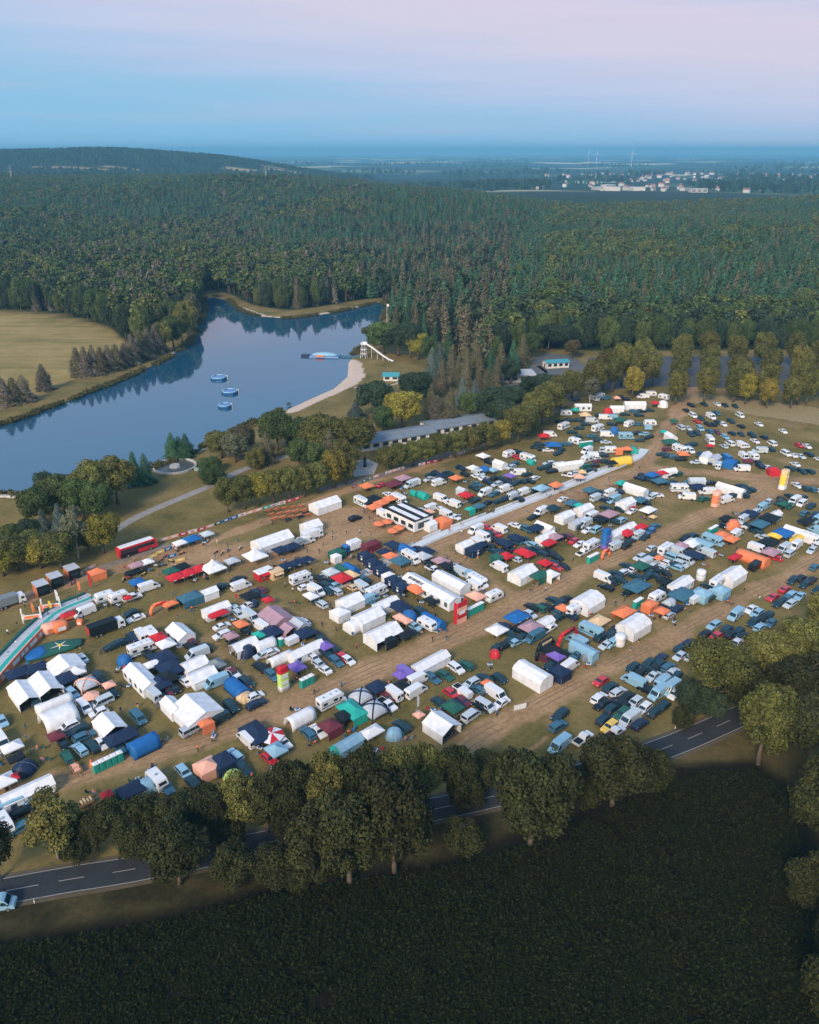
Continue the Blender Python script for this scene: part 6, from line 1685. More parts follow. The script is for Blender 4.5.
FIELD += '''
S w 563 499 a
P w 541 511 a
S k 533 517 a
S w 515 525 b
GZ d 553 508 a 5 4 -
U q 527 529 b
MQ w 545 525 b 9 4 2.5 3.4 - | white marquee, inner arm of an L-shaped pair | the inner arm of the white L
MQ w 546 535 a 10 4.4 2.5 3.5 - | white marquee, outer arm of an L-shaped pair | the outer arm of the white L
GZ n 536 528 a 6 4 - | navy gazebo inside the L of two white marquees | the navy gazebo inside the L
GZ r 549 543 a 5 3 -
GZ p 554 537 a 5 4 -
MQ w 565 514 a 9 5.4 2.5 3.6 o | white marquee beside the dirt track, first of a white pair | the first white pair marquee
MQ w 584 507 a 9 5.6 2.6 3.7 d | white marquee with a door, second of a white pair | the second white pair marquee
GZ a 580 506 b 4 3 -
GZ q 572 503 a 5 4 -
MQ h 577 521 a 8 4 2.4 3.2 -
P w 591 516 a
E d 580 526 a
S w 588 530 a
B t 597 529 a
P s 585 523 a
GZ k 600 519 a 5 5 -
GZ p 609 514 a 7 5 - | mauve patterned gazebo on the forest side of silver vans | the mauve gazebo by silver vans
U t 622 520 a
E d 614 521 b
E d 606 508 b
MQ w 622 529 a 18 4.4 2.6 3.6 - | longest white marquee in the middle rows, beside a violet-blue tower | the long marquee by the violet tower
GZ r 627 533 a 5 4 - | red gazebo against the long marquee by the violet tower | the red gazebo by the violet tower
GZ r 641 527 a 5 3 -
E d 630 541 a
E t 637 537 a
P s 640 534 a
E b 650 531 a
E q 655 526 a
C d 645 537 a
C k 626 546 a
P s 617 545 a
TW bv 605 548 a 3 2 6.4 b | violet-blue inflatable tower at the head of its row | the violet-blue tower
AR or 606 554 a 3.6 2.4
K w 583 552 a
M w 592 545 a
S w 580 544 a
C r 574 541 a
TC a 593 558 a 4 | turquoise toilet cabin behind the dirt track near the violet-blue tower | the toilets by the violet tower
U m 567 536 b
C k 564 537 a
P w 499 528 b
C r 496 534 b
GZ n 505 543 b 6 4 -
E q 517 541 b
GZ n 516 538 b 5 4 -
C d 524 539 b
E t 531 544 b
E d 536 549 b
E d 541 553 b
E n 528 551 b
GZ r 506 556 b 4 3.6 - | red gazebo in the midst of dark cars near a white van | the red gazebo in dark cars
GZ r 525 553 b 7 4 - | long red gazebo behind a white marquee | the long red gazebo
C s 516 559 b
MQ w 523 570 a 11 7 2.8 4.2 - | white marquee with a dark green stall at its near side | the marquee with the green stall
GZ r 545 563 b 3.6 3.4 -
E k 556 557 b
E k 550 552 b
S k 563 566 b
E d 556 564 b
GZ e 540 575 a 7 3.4 s | dark green stall with counter beside a white marquee | the dark green stall
GZ w 551 574 b 4 3.6 sn
C r 556 567 b
P w 499 566 b
E d 493 551 b
C k 508 549 b
C k 490 546 b
P w 484 536 b
P w 476 541 b
MQ w 465 543 a 7 5 2.5 3.6 - | white marquee beside navy walls near the track mat corner | the marquee by navy walls
GZ n 474 549 a 5 3.4 sw w
GZ n 481 545 a 4 3 -
E d 489 533 b
C r 487 527 b
P w 476 529 a
C d 482 532 b
U k 497 541 b
E n 501 553 b
GZ e 498 557 b 4 3 s
P w 604 577 b
E k 611 581 b
E k 606 587 b
U d 616 574 b
U d 620 580 b
E w 624 572 a
C w 632 570 a
GZ e 641 566 a 5 4 - | green canopy in the row beside the dirt track | the green canopy in the row
P s 648 561 a
E d 650 556 a
E s 654 565 a
E d 634 576 b
E d 627 566 b
GZ q 637 586 a 9 6 - | big slate blue awning facing the angular marquee by the track | the slate awning by the track
U d 647 577 a
E d 651 572 a
E k 629 592 a
C k 645 569 b
E s 640 557 a
E d 660 552 a
C s 652 548 a
MQ w 583 405 0 11 5 2.6 3.6 w | white marquee with dark windows close to the car park | the windowed marquee near the car park
V w 600 396 a
V w 594 398 b
MQ w 617 407 0 9 5 2.6 3.6 -
MQ w 635 403 0 14 6 2.8 4.2 - | biggest white marquee near the car park trees | the biggest marquee near the car park
P w 643 396 0
V w 651 394 0
DM r 608 412 0 5 4.4 3
GZ c 585 415 0 6 4 -
M w 564 426 a
V w 566 413 0
GZ a 575 410 0 4 3 -
M w 598 428 a
P w 607 434 0
DM b 614 431 0 5 5 2.8 | bright blue dome tent in the far block near the car park | the far blue dome
M t 626 436 0
TC a 586 444 20 5
S s 606 442 0
GZ e 620 420 0 6 5 -
V w 629 424 a
E q 637 424 0
V w 650 423 0
T t 648 428 0
E d 579 428 0
E d 572 432 0
U d 577 437 0
GZ r 655 403 0 3.6 3 -
DM w 663 405 0 6 5 3.2
V w 664 397 b
E k 641 411 0
U d 639 415 0
E q 634 411 0
E d 625 414 0
E d 600 415 0
P t 611 417 0
P w 605 417 0
E d 568 420 0
E d 578 420 0
P s 592 420 0
C k 559 421 a
E d 586 424 0
E d 612 424 0
U q 606 398 0
E k 619 397 0
C k 626 399 0
E q 576 399 a
GZ f 617 398 0 3 3 -
C d 650 410 0
E t 644 434 0
E k 636 433 0
E k 649 437 a
C d 640 440 0
E q 592 436 0
GZ r 544 436 0 5 3.6 -
P w 550 434 0
GZ b 553 445 0 8 4.4 - | bright blue awning beside dark cars at the upper lane bend | the blue awning at the lane bend
S w 548 450 0
E d 540 444 0
E d 536 447 0
E k 543 449 0
C d 561 450 a
S d 558 453 a
E q 566 444 0
U t 575 442 0
V w 575 441 b
E d 597 440 0
P w 587 450 a
P w 591 455 0
B s 605 450 0
V w 611 450 0
MQ o 619 449 0 4 3.6 2.2 3 -
GZ o 627 449 0 4 3 -
TU a 634 449 90 5 4 2.6 -
TU y 622 459 20 11 6 3.4 o | yellow inflatable tunnel beside the bend of the white track mat | the yellow tunnel
GZ k 611 463 20 5 3 -
E d 606 461 20
MQ w 569 463 20 16 4.4 2.5 3.5 - | long white marquee beside dark cars near the track mat | the long marquee near the track mat
V w 560 466 20
V w 587 459 a
C w 596 458 0
C m 598 461 0
E d 603 455 0
E d 548 466 20
E d 543 468 20
E k 552 471 20
E s 549 463 20
U e 585 467 20
E d 591 470 20
C k 594 465 0
K w 569 475 -20
GZ f 579 477 0 4 3 -
C s 574 473 0
GZ c 582 472 0 3 3 -
V w 509 454 a
C r 517 457 b
C d 521 453 b
C k 514 451 b
M w 528 458 b
TU a 531 461 b 4 3 2.2 -
MQ w 500 462 b 7 5 2.4 3.4 -
E s 511 467 a
E q 514 464 a
P w 518 472 0
E d 527 474 a
E w 535 478 a
C d 522 481 b
GZ v 510 476 b 4 3 -
E d 502 479 b
E n 508 482 b
C k 530 481 b
E d 516 483 a
E s 497 484 a
C k 495 478 a
P w 525 491 a
GZ t 541 488 a 6 4.4 - | light blue gazebo beside the track mat in the upper rows | the light blue gazebo by the mat
E d 535 490 a
E d 549 486 a
GZ o 556 485 a 4.6 4 -
P s 514 495 a
E n 507 498 a
E d 499 501 a
C k 519 499 b
C s 500 490 a
P w 506 488 a
E q 494 494 a
E n 488 482 b
GZ t 493 470 b 3.4 3 - 
C w 484 478 a
GZ q 590 490 a 5 4 -
P s 597 497 a
E d 603 493 b
MQ w 636 487 b 12 5 2.6 3.6 - | white marquee in the row below the yellow tunnel | the marquee below the yellow tunnel
MQ w 626 501 a 9 6 2.8 4 - | broad white marquee in the middle of the upper rows | the broad marquee in the upper rows
P w 611 492 a
P t 614 499 a
E n 605 500 b
E n 618 491 b
E d 651 480 b
E n 640 478 b
E k 644 476 b
GZ b 652 475 a 5 4 -
S w 632 511 a
C r 632 508 a
GZ w 648 510 a 6 4 -
GZ q 640 500 a 5 4 -
E s 651 497 a
C k 645 503 b
GZ c 653 517 a 2 2 -
C d 620 509 b
E q 646 491 b
GZ a 621 483 a 4 3 -
'''
FIELD += '''
B w 693 415 -80
P w 711 416 -80
B w 740 415 -80
S w 759 424 -80
S w 783 431 -80
S w 755 441 -80
B w 772 443 -80
M w 710 440 -90
P w 740 444 -80
B w 730 443 -80
C s 724 446 -80
E w 745 445 -80
GZ r 710 446 0 3 2 -
B t 700 428 -80
B s 681 427 -80
S s 688 428 -80
E d 697 433 -80
E d 691 434 -80
S r 697 421 -80
E d 701 418 -80
E q 717 413 -80
E d 718 422 -80
E w 723 424 -80
E d 731 421 -80
C k 741 426 -80
E q 710 431 -80
C m 717 432 -80
U t 725 437 -80
C d 732 433 -80
C d 741 434 -80
U d 752 435 -80
C n 764 437 -80
P s 760 450 0
E d 771 449 -80
C r 799 445 -80
S w 807 446 -80
B w 786 453 -80
S w 793 455 -80
S s 801 456 -80
E d 809 454 -80
S w 795 464 -80
E d 790 468 -80
E d 802 471 -80
E d 810 471 -80
C w 819 459 -80
C k 686 410 -80
E k 691 405 -80
S d 704 404 -80
S w 717 404 -80
C d 725 405 -80
C d 735 406 -80
E k 708 424 -80
S k 713 424 -80
GZ e 674 421 0 3.4 3 -
GZ a 664 432 0 3 3 -
MQ w 671 435 -80 9 4.6 2.6 3.6 - | white ridge tent set back from the other tents beside the parked cars | the white ridge tent by the parked cars
GZ e 670 442 0 8 4 - 
E d 692 444 0
E d 687 447 0
M w 680 449 -60
GZ o 683 454 0 4.6 4 -
B w 690 450 -80
C m 667 449 0
E d 662 454 0
E d 668 456 0
E q 675 457 0
E k 681 459 0
S s 696 462 0
MQ w 706 455 60 10 5 2.6 3.6 -
MQ h 715 457 50 8 5 2.6 3.6 -
E d 699 454 60
GZ b 730 462 50 7 5 snew | deep blue walled tent in the row facing the wide dirt track | the deep blue walled tent
P b 726 457 -80
P w 742 468 0
P w 744 456 -80
V w 753 456 -80
GZ m 748 461 0 4 3 -
C k 757 462 -80
U n 760 466 -80
S w 767 467 -80
E k 735 461 -80
P s 719 465 60
C n 711 462 60
GZ r 774 470 0 4.4 3.6 snew | red walled booth beside the yellow and white tower | the red walled booth
TW yw 782 489 a 3 2.2 7.5 c | yellow and white inflatable tower at the junction of the dirt tracks | the yellow tower
S w 797 485 -80
E d 805 488 -80
E q 812 489 -80
S w 820 491 -80
MQ w 668 470 20 9 5 2.6 3.6 - | white marquee with a red mat beside the wide dirt track | the marquee with the red mat
GZ r 662 473 20 4 3 -
E d 672 475 20
GZ q 660 481 20 6 4.4 -
E e 677 474 20
M w 680 488 0
P w 687 496 -10
MQ s 697 479 0 8 5 2.4 3.4 - | silvery ridge tent in the row nearest the track junction | the silvery ridge tent
GZ n 698 487 0 7 4.4 -
P w 707 491 0
TW of 715 506 a 3 2.2 5.6 f | orange inflatable tower in front of a long white marquee | the orange tower
MQ w 731 487 b 14 5 2.6 3.6 - | long white marquee behind the orange tower | the long marquee behind the orange tower
P w 727 499 30
E d 742 486 -60
U d 743 495 -60
E d 745 490 -60
U e 704 499 30
E w 657 495 0
E q 690 482 0
C k 711 483 0
U d 671 483 20
E d 735 495 20
E d 750 489 -60
E d 790 496 -80
E k 783 500 -80
B w 802 503 a
E d 803 497 a
'''
# ------------------------------------------------------------------ put the field's things in place
KINDNAME = dict(C='hatchback', E='estate car', S='saloon car', U='off-road car', B='minibus', P='panel van', M='motorhome', V='caravan', K='pickup truck', T='box trailer', F='flat trailer',
 L='lorry', CO='coach', CT='catering box', MQ='marquee', TU='tunnel shelter', GZ='gazebo', PG='pagoda tent', DM='dome tent', AD='arch shelter', PS='parasol', TC='toilet cabin', TW='inflatable tower',
 AR='inflatable gate', KI='kiosk', TK='water tank', FF='feather flag', NB='notice board', ST='trailer stage', TB='banner wall')
CATS = dict(C='car', E='car', S='car', U='car', B='minibus', P='van', M='motorhome', V='caravan', K='pickup', T='trailer', F='trailer', L='lorry', CO='coach', CT='catering box', MQ='marquee', TU='tent', GZ='gazebo', PG='tent',
 DM='tent', AD='shelter', PS='parasol', TC='toilet', TW='inflatable tower', AR='inflatable arch', KI='kiosk', TK='water tank', FF='flag', NB='sign', ST='trailer', TB='banner')
def make_stage(L, W, H):
    root = empty('hospitality_trailer'); m = MB(); m.box(-L/2, L/2, -W/2, W/2, .5, H-.1); m.build('body', paint('w'), root, False, .04)
    r = MB(); r.box(-L/2-.1, L/2+.1, -W/2-.1, W/2+.1, H-.095, H+.1); r.build('roof', cloth('k'), root)
    for y in (-W*.25, W*.2): s = MB(); s.box(-L/2+.4, L/2-.4, y-.9, y+.9, H+.104, H+.2); s.build('roof_panel', cloth('w'), root)
    for sg in (-1, 1):
        for k in range(4):
            x = -L/2+(k+.5)*L/4; y = sg*W/2; g = MB(); g.box(x-1.1, x+1.1, min(y+sg*.003, y+sg*.03), max(y+sg*.003, y+sg*.03), 1.5, 2.9); g.build('window', GLASS, root)
    for sg in (-1, 1):
        x = sg*L/2; g = MB(); g.box(min(x+sg*.003, x+sg*.03), max(x+sg*.003, x+sg*.03), -W*.3, W*.3, 1.2, 3.2); g.build('window', GLASS, root)
    s = MB()
    for k in range(4): s.box(-.8, .8, -W/2-.3-.3*k, -W/2-.05-.3*k+.02, 0, .5-.12*k)
    s.build('entrance_steps', STEEL, root)
    add_wheels(root, (-L/2+2, -L/2+3.2), W*.98, .45, .3); return root
def make_wall(c, W, H):
    root = empty('banner_wall')
    for sg, nm in ((-1, 'front'), (1, 'back')):
        pass
    f = MB()
    for x in (-W/2, W/2):
        for y in (-.6, .6): f.tube((x,y,0), (x,y,H), .05, n=6)
    f.build('scaffold_frame', STEEL, root)
    for k in range(4):
        z0 = k*H/4+.05; z1 = (k+1)*H/4-.05
        m = MB(); m.box(-W/2, W/2, -.68, -.66, z0, z1); m.build('banner', cloth('r' if k % 2 else 'f'), root)
    for x in (-W/2-.07, W/2+.05): m = MB(); m.box(x, x+.02, -.6, .6, .1, H-.1); m.build('side_banner', cloth(c), root)
    m = MB(); m.box(-W*.3, W*.3, -.695, -.684, H*.42, H*.58); m.build('printed_patch', cloth('w'), root)
    return root
NSEEN = {}
def put(o, x, y, rz, desc, px, py, cat, group, label=None, short=None):
    o.location = (x, y, 0); o.rotation_euler = (0, 0, rz)
    tag(o, label, cat, group)
    for k in ('label',):
        if not label and k in o: del o[k]
    THINGS.append([o, desc, px, py, label]); 
    if short: LANDMARKS.append((px, py, short))
PLUR = {'hatchback': 'cars', 'estate car': 'cars', 'saloon car': 'cars', 'off-road car': 'cars', 'minibus': 'minibuses', 'lorry': 'lorries', 'catering box': 'catering boxes'}
FLOOR = []
def do_line(ln):
    seg = [s.strip() for s in ln.split('|')]; a = seg[0].split(); label = seg[1] if len(seg) > 1 else None; short = seg[2] if len(seg) > 2 else None
    T, c, x, y = a[0], a[1], float(a[2]), float(a[3]); hd = a[4] if len(a) > 4 else 'a'; ex = a[5:]
    lett = T == 'MQx'; T = 'MQ' if lett else T
    nums = [float(q) for q in ex if q.replace('.', '').isdigit()]; words_ = [q for q in ex if not q.replace('.', '').isdigit()]; fl = words_[0].replace('-', '') if words_ else ''; lg = words_[1] if len(words_) > 1 else ''
    if T in ('MQ','TU'): nums[0] *= .69; nums[1] *= .69; nums[2:] = [q*.88 for q in nums[2:]]
    if T in ('GZ','DM','AD','PG') and nums:
        nums[:2] = [q if q < 3.6 else 3.6+(q-3.6)*.62 for q in nums[:2]]
    H2 = dict(C=.7, E=.7, S=.7, U=.8, B=.95, P=1.2, M=1.4, V=1.2, K=.8, T=1, F=.5, L=1.5, CO=1.8, CT=1.6, GZ=1.9, PG=2.4, DM=.9, AD=1.6, PS=2, TC=1.1, TW=0, AR=1.2, KI=1.6, TK=1.5, FF=0, NB=.9, ST=3, TB=0, TU=1.6).get(T, 2)
    if T == 'MQ' : H2 = nums[3]*.78
    if T == 'TU': H2 = nums[2]*.7
    X, Y = at(x, y, H2); rz = head(hd); far = y < 545; jit = R(random.uniform(-4, 4)) if T in 'C E S U B P K M V'.split() else R(random.uniform(-1.2, 1.2))
    kn = KINDNAME[T]; grp = PLUR.get(kn, kn+'s')+' on the festival field'; desc = (WORD[c[0]]+' '+kn); flip = T in CARKINDS and random.random() < .5
    if flip: rz += math.pi
    if T in CARKINDS: o = instance(('car', T, c[0], far), lambda: make_car(CARKINDS[T], c[0], far))
    elif T == 'M': o = instance((T, c), lambda: make_motorhome(c))
    elif T == 'V': o = instance((T, c), lambda: make_caravan(c))
    elif T == 'K': o = instance((T, c), lambda: make_pickup(c[0], c[1] if len(c) > 1 else 'k'))
    elif T == 'L': o = instance((T, c, nums[0] if nums else 9), lambda: make_lorry(c[0], c[1], nums[0] if nums else 9))
    elif T == 'T': o = instance((T, c), lambda: make_box_trailer(c))
    elif T == 'F': o = instance((T, c), lambda: make_flat_trailer(c))
    elif T == 'CO': o = make_coach('r', 'k', 'w')
    elif T == 'CT': o = instance((T, c), lambda: make_container(c))
    elif T == 'MQ':
        o = make_marquee(c, *nums[:4], fl)
        if lett: letters(o, nums[0], nums[1], nums[2], nums[3])
    elif T == 'TU': o = make_tunnel(c, *nums[:3], fl)
    elif T == 'GZ': o = instance((T, c, tuple(nums), fl, lg), lambda: make_gazebo(c, nums[0] if nums else 3.2, nums[1] if len(nums) > 1 else 3.2, fl, lg))
    elif T == 'PG': o = make_pagoda(c, nums[0] if nums else 6)
    elif T == 'DM': o = make_dome(c, *nums[:3])
    elif T == 'AD': o = make_archdome(c[0], c[1], *nums[:2])
    elif T == 'PS': o = make_parasol(c[0], nums[0], 'w' if len(nums) and nums[0] > 2 else None, 'closed' in ex)
    elif T == 'TW': o = make_tower(c[0], c[1], *nums[:3], (fl or None))
    elif T == 'AR': o = make_arch(c[0], c[1], *nums[:2])
    elif T == 'KI': o = make_kiosk(c[0], c[1], *nums[:2])
    elif T == 'TK': o = make_tank(c)
    elif T == 'FF': o = make_flag(c)
    elif T == 'NB': o = make_board(c)
    elif T == 'ST': o = make_stage(*nums[:3])
    elif T == 'TB': o = make_wall(c, *nums[:2])
    if T == 'TC':
        n = int(nums[0]) if nums else 1; d = (math.cos(rz), math.sin(rz))
        for k in range(n):
            q = instance((T, c), lambda: make_toilet(c)); s = (k-(n-1)/2)*1.2; xx, yy = X+d[0]*s, Y+d[1]*s; P = to_px(xx, yy, 1)
            base = (short or 'a row of toilets').replace('the ', '', 1)
            lb = None
            if label and n > 1:
                w_ = ['first', 'second', 'third', 'fourth', 'fifth'][k]; lb = w_+' turquoise toilet cabin from the left in '+short
            elif label: lb = label
            put(q, xx, yy, rz, 'turquoise toilet cabin', P[0], P[1], 'toilet', 'toilet cabins on the festival field', lb, short if k == 0 else None)
        return
    if lg: desc += ' with printed patches'
    if T == 'GZ' and len(fl) >= 3: desc = WORD[c[0]]+' walled gazebo'
    elif T == 'GZ' and nums and nums[0] >= 6: desc = 'wide '+desc
    elif T == 'GZ' and nums and nums[0] <= 2.6: desc = 'small '+desc
    if T == 'L' : desc = WORD[c[0]]+' lorry'
    put(o, X, Y, rz+jit, desc, x, y, CATS[T], grp, label, short)
def letters(o, L, W, he, hr):
    """dark lettering, too small to read in the photograph, on one slope of the roof"""
    g = random.Random(3); m = MB(); x = -L/2+1.6; sl = (hr-he)/(W/2)
    for k in range(9):
        w = g.uniform(.35, .6); y0, y1 = -W*.34, -W*.16
        zz = lambda y: hr-abs(y)*sl+.05
        st = [(0, .16), (w-.16, w)] if k % 3 else [(0, w)]
        for a, b in st: m.loft([[(x+a, y0, zz(y0)+e), (x+b, y0, zz(y0)+e), (x+b+.12, y1, zz(y1)+e), (x+a+.12, y1, zz(y1)+e)] for e in (0, .03)])
        x += w+.18
    m.build('roof_lettering', cloth('k'), o)
LINES = [l for l in FIELD.strip().splitlines() if l.strip()]
# the 300 cars that show largest stand singly; the farthest ones are one mass of parked cars
CARL = sorted([l for l in LINES if l.split()[0] in 'CESU'], key=lambda l: -float(l.split()[3]))
FARCARS = CARL[298:]; FARSET = set(map(id, FARCARS))
for ln in LINES:
    if id(ln) not in FARSET: do_line(ln)
def far_cars():
    V, F, MI, ms, k = [], [], [], [], 0
    for ln in FARCARS:
        a = ln.split(); key = ('mesh', a[0], a[1][0])
        if key not in PROTO:
            o = make_car(CARKINDS[a[0]], a[1][0], True); me = o.data; bpy.data.objects.remove(o); PROTO[key] = me
        me = PROTO[key]; x, y = at(float(a[2]), float(a[3]), .7); rz = head(a[4])+R(random.uniform(-5, 5))+(math.pi if random.random() < .5 else 0); c, s = math.cos(rz), math.sin(rz)
        for v in me.vertices: p = v.co; V.append((x+c*p.x-s*p.y, y+s*p.x+c*p.y, p.z))
        for m_ in me.materials:
            if m_ not in ms: ms.append(m_)
        for p in me.polygons: F.append([k+i for i in p.vertices]); MI.append(ms.index(me.materials[p.material_index]))
        k = len(V)
    me = bpy.data.meshes.new('distant_parked_cars'); me.from_pydata(V, [], F)
    for m_ in ms: me.materials.append(m_)
    me.polygons.foreach_set('material_index', MI); o = bpy.data.objects.new('distant_parked_cars', me); COL.objects.link(o); tag(o, 'mass of small parked cars at the far end of the field near the car park', 'cars', kind='stuff')
far_cars()
# banner fences along the service lane and the upper lane
def banner_row(P, cols, name, gap=.15, L=2.9):
    C = smooth_line([at(*q) for q in P], .5); s = np.concatenate([[0], np.cumsum(np.linalg.norm(np.diff(C, axis=0), axis=1))]); n = int(s[-1]//(L+gap))
    for k in range(n):
        t = (k+.5)*(L+gap); x = np.interp(t, s, C[:,0]); y = np.interp(t, s, C[:,1]); x2 = np.interp(t+1, s, C[:,0]); y2 = np.interp(t+1, s, C[:,1])
        c = cols[k % len(cols)]
        if c == '.': continue
        o = instance(('BN', c), lambda: make_banner(c, 'w' if c not in 'wsc' else 'r')); P_ = to_px(x, y, .6)
        put(o, x, y, math.atan2(y2-y, x2-x), WORD[c]+' banner panel', P_[0], P_[1], 'banner', 'banner panels of the '+name)
banner_row([(160,542),(185,535),(206,529),(240,517),(290,502),(306,497)], 'ffrwrfebbwffaswrrww', 'fence behind the event marquee')
banner_row([(352,489),(367,481),(400,470),(440,461),(480,447),(520,432),(545,420)], 'r.eef.wfw..wrr..cww.f.ww..', 'fence beside the upper lane')
banner_row([(66,592),(86,572),(108,562)], '.r.cf.', 'fence by the service lane')
# beer tables
for r_ in range(3):
    for k in range(5):
        x, y = 268+k*8.2+r_*3.2, 509.5-k*1.0+r_*4.2; X, Y = at(x, y, .7)
        o = instance(('BT', 'o'), lambda: make_beerset('o')); put(o, X, Y, R(42+random.uniform(-3, 3)), 'orange beer table set', x, y, 'beer table', 'orange beer tables beside the white marquee')
for x, y in ((300,516),(306,512),(288,519)):
    X, Y = at(x, y, .7); o = instance(('BT', 'n'), lambda: make_beerset('n')); put(o, X, Y, R(42), 'navy beer table set', x, y, 'beer table', 'navy beer tables beside the orange ones')
# motorbikes in the pits
for k, (x, y) in enumerate([(144,574),(150,570),(156,566),(161,560),(166,556),(171,561),(163,565),(176,550),(182,553),(150,562),(222,553),(228,550),(240,548),(216,552),(128,578),(123,580)]):
    c = 'ybwor'[k % 5]; X, Y = at(x, y, .5); o = instance(('MB', c), lambda: make_bike(c)); put(o, X, Y, R(random.uniform(0, 360)), {'y':'yellow','b':'blue','w':'white','o':'orange','r':'red'}[c]+' motorbike', x, y, 'motorbike', 'motorbikes in the rider area')
# pit barriers
for k, (x, y) in enumerate([(160,552),(168,549),(153,556),(176,546),(148,560),(172,556),(180,560)]):
    X, Y = at(x, y, .5); c = 'ybyw'[k % 4]; o = instance(('BN', c), lambda: make_banner(c, 'w' if c not in 'wsc' else 'r')); put(o, X, Y, R(35+random.uniform(-20, 20)), WORD[c]+' banner panel', x, y, 'banner', 'banner panels in the rider area')
# camp furniture between the tents
def make_camptable(c):
    root = empty('camping_table'); m = MB(); m.box(-.6, .6, -.35, .35, .68, .72); m.build('table_top', cloth(c), root); l = MB()
    for x in (-.5, .5):
        for y in (-.28, .28): l.tube((x, y, 0), (x, y, .68), .02, n=5)
    l.build('frame', POLE, root); b = MB(); b.box(-.3, .05, -.2, .15, .723, .98); b.box(.2, .4, -.1, .2, .723, .86); b.build('provisions', cloth('b' if c == 'w' else 'o'), root); return root
def make_campchair(c):
    root = empty('camping_chair'); m = MB(); m.box(-.27, .27, -.25, .25, .42, .46); m.build('seat', cloth(c), root); m = MB(); m.loft([[(-.27, .25, .46), (.27, .25, .46), (.27, .42, 1.0), (-.27, .42, 1.0)], [(-.27, .29, .46), (.27, .29, .46), (.27, .46, 1.0), (-.27, .46, 1.0)]]); m.build('backrest', cloth(c), root); l = MB()
    for x in (-.27, .27): l.tube((x, -.25, 0), (x, .27, .46), .018, n=5); l.tube((x, .27, 0), (x, -.25, .46), .018, n=5)
    l.tube((-.27, .27, .40), (.27, .27, .40), .018, n=5); l.tube((-.27, -.25, .40), (.27, -.25, .40), .018, n=5)
    l.build('frame', POLE, root); return root
gc = random.Random(8); POS = np.array([(t[0].location.x, t[0].location.y) for t in THINGS]); TENTS = [t for t in THINGS if t[0]['category'] in ('gazebo', 'tent', 'motorhome', 'caravan') and t[3] > 470]
for t in gc.sample(TENTS, min(len(TENTS), 190)):
    for _ in range(14):
        a = gc.uniform(0, 6.28); r = gc.uniform(2.6, 4.6); X, Y = t[0].location.x+r*math.cos(a), t[0].location.y+r*math.sin(a)
        if np.min(np.hypot(POS[:,0]-X, POS[:,1]-Y)) > 2.4: break
    else: continue
    c = gc.choice('wwkqw'); P_ = to_px(X, Y, .6); o = instance(('FT', c), lambda: make_camptable(c)); put(o, X, Y, gc.uniform(0, 6.28), WORD[c]+' camping table', P_[0], P_[1], 'camping table', 'camping tables on the festival field'); POS = np.vstack([POS, (X, Y)])
    for k in range(gc.choice((1, 2, 2))):
        b = a+gc.uniform(-1, 1)+2*k; x2, y2 = X+1.2*math.cos(b), Y+1.2*math.sin(b); c2 = gc.choice('knbrge')
        if np.min(np.hypot(POS[:-1,0]-x2, POS[:-1,1]-y2)) < 2.0: continue
        P_ = to_px(x2, y2, .5); o = instance(('FC', c2), lambda: make_campchair(c2)); put(o, x2, y2, b-math.pi/2, WORD[c2]+' camping chair', P_[0], P_[1], 'camping chair', 'camping chairs on the festival field')
# people
POS = np.array([(t[0].location.x, t[0].location.y) for t in THINGS])
gp = random.Random(21); npz = 0
for cx, cy, rx, ry, n in [(160,562,26,12,16),(228,548,22,9,14),(260,556,30,7,6),(395,637,16,6,8),(412,633,14,5,4),(50,608,34,16,12),(90,600,14,6,6),(20,640,16,14,5),(300,549,24,7,6),(345,538,16,7,5),(385,527,16,6,7),(375,515,12,5,3),(60,735,12,8,2),(35,747,6,4,2),(360,640,14,8,4),(180,600,10,8,3),(300,570,14,8,3),
                          (440,635,10,5,2),(530,610,10,5,2),(655,470,20,5,3),(345,628,10,5,3),(540,588,10,5,3),(465,556,14,6,4),(270,520,20,5,5),(740,590,20,8,2),(205,752,10,5,2),(420,715,4,3,1),(620,715,20,10,1),(330,690,20,10,2),(120,680,60,40,8),(215,650,40,40,8),(300,600,30,40,8),(400,590,40,30,8),(480,530,50,30,8),(440,500,40,20,8),(560,470,50,30,8),(560,540,40,30,8),(600,620,40,30,6),(700,560,50,30,6),(60,700,40,40,6),(460,700,40,20,4)]:
    for k in range(n):
        for _ in range(12):
            x, y = cx+gp.uniform(-rx, rx), cy+gp.uniform(-ry, ry); X, Y = at(x, y, .9)
            if np.min(np.hypot(POS[:,0]-X, POS[:,1]-Y)) > 3.4: break
        else: continue
        pose = gp.choice(['stand', 'walk', 'point']); sh = gp.choice('kwrnbgoqkn'); lg = gp.choice('knqgkc')
        o = instance(('PP', pose, sh, lg), lambda: make_person(pose, sh, lg)); w_ = {'stand': 'standing', 'walk': 'walking', 'point': 'gesturing'}[pose]
        put(o, X, Y, gp.uniform(0, 6.28), '%s person, %s top, %s trousers' % (w_, WORD[sh], WORD[lg]), x, y, 'person', 'people on the festival field'); POS = np.vstack([POS, (X, Y)])
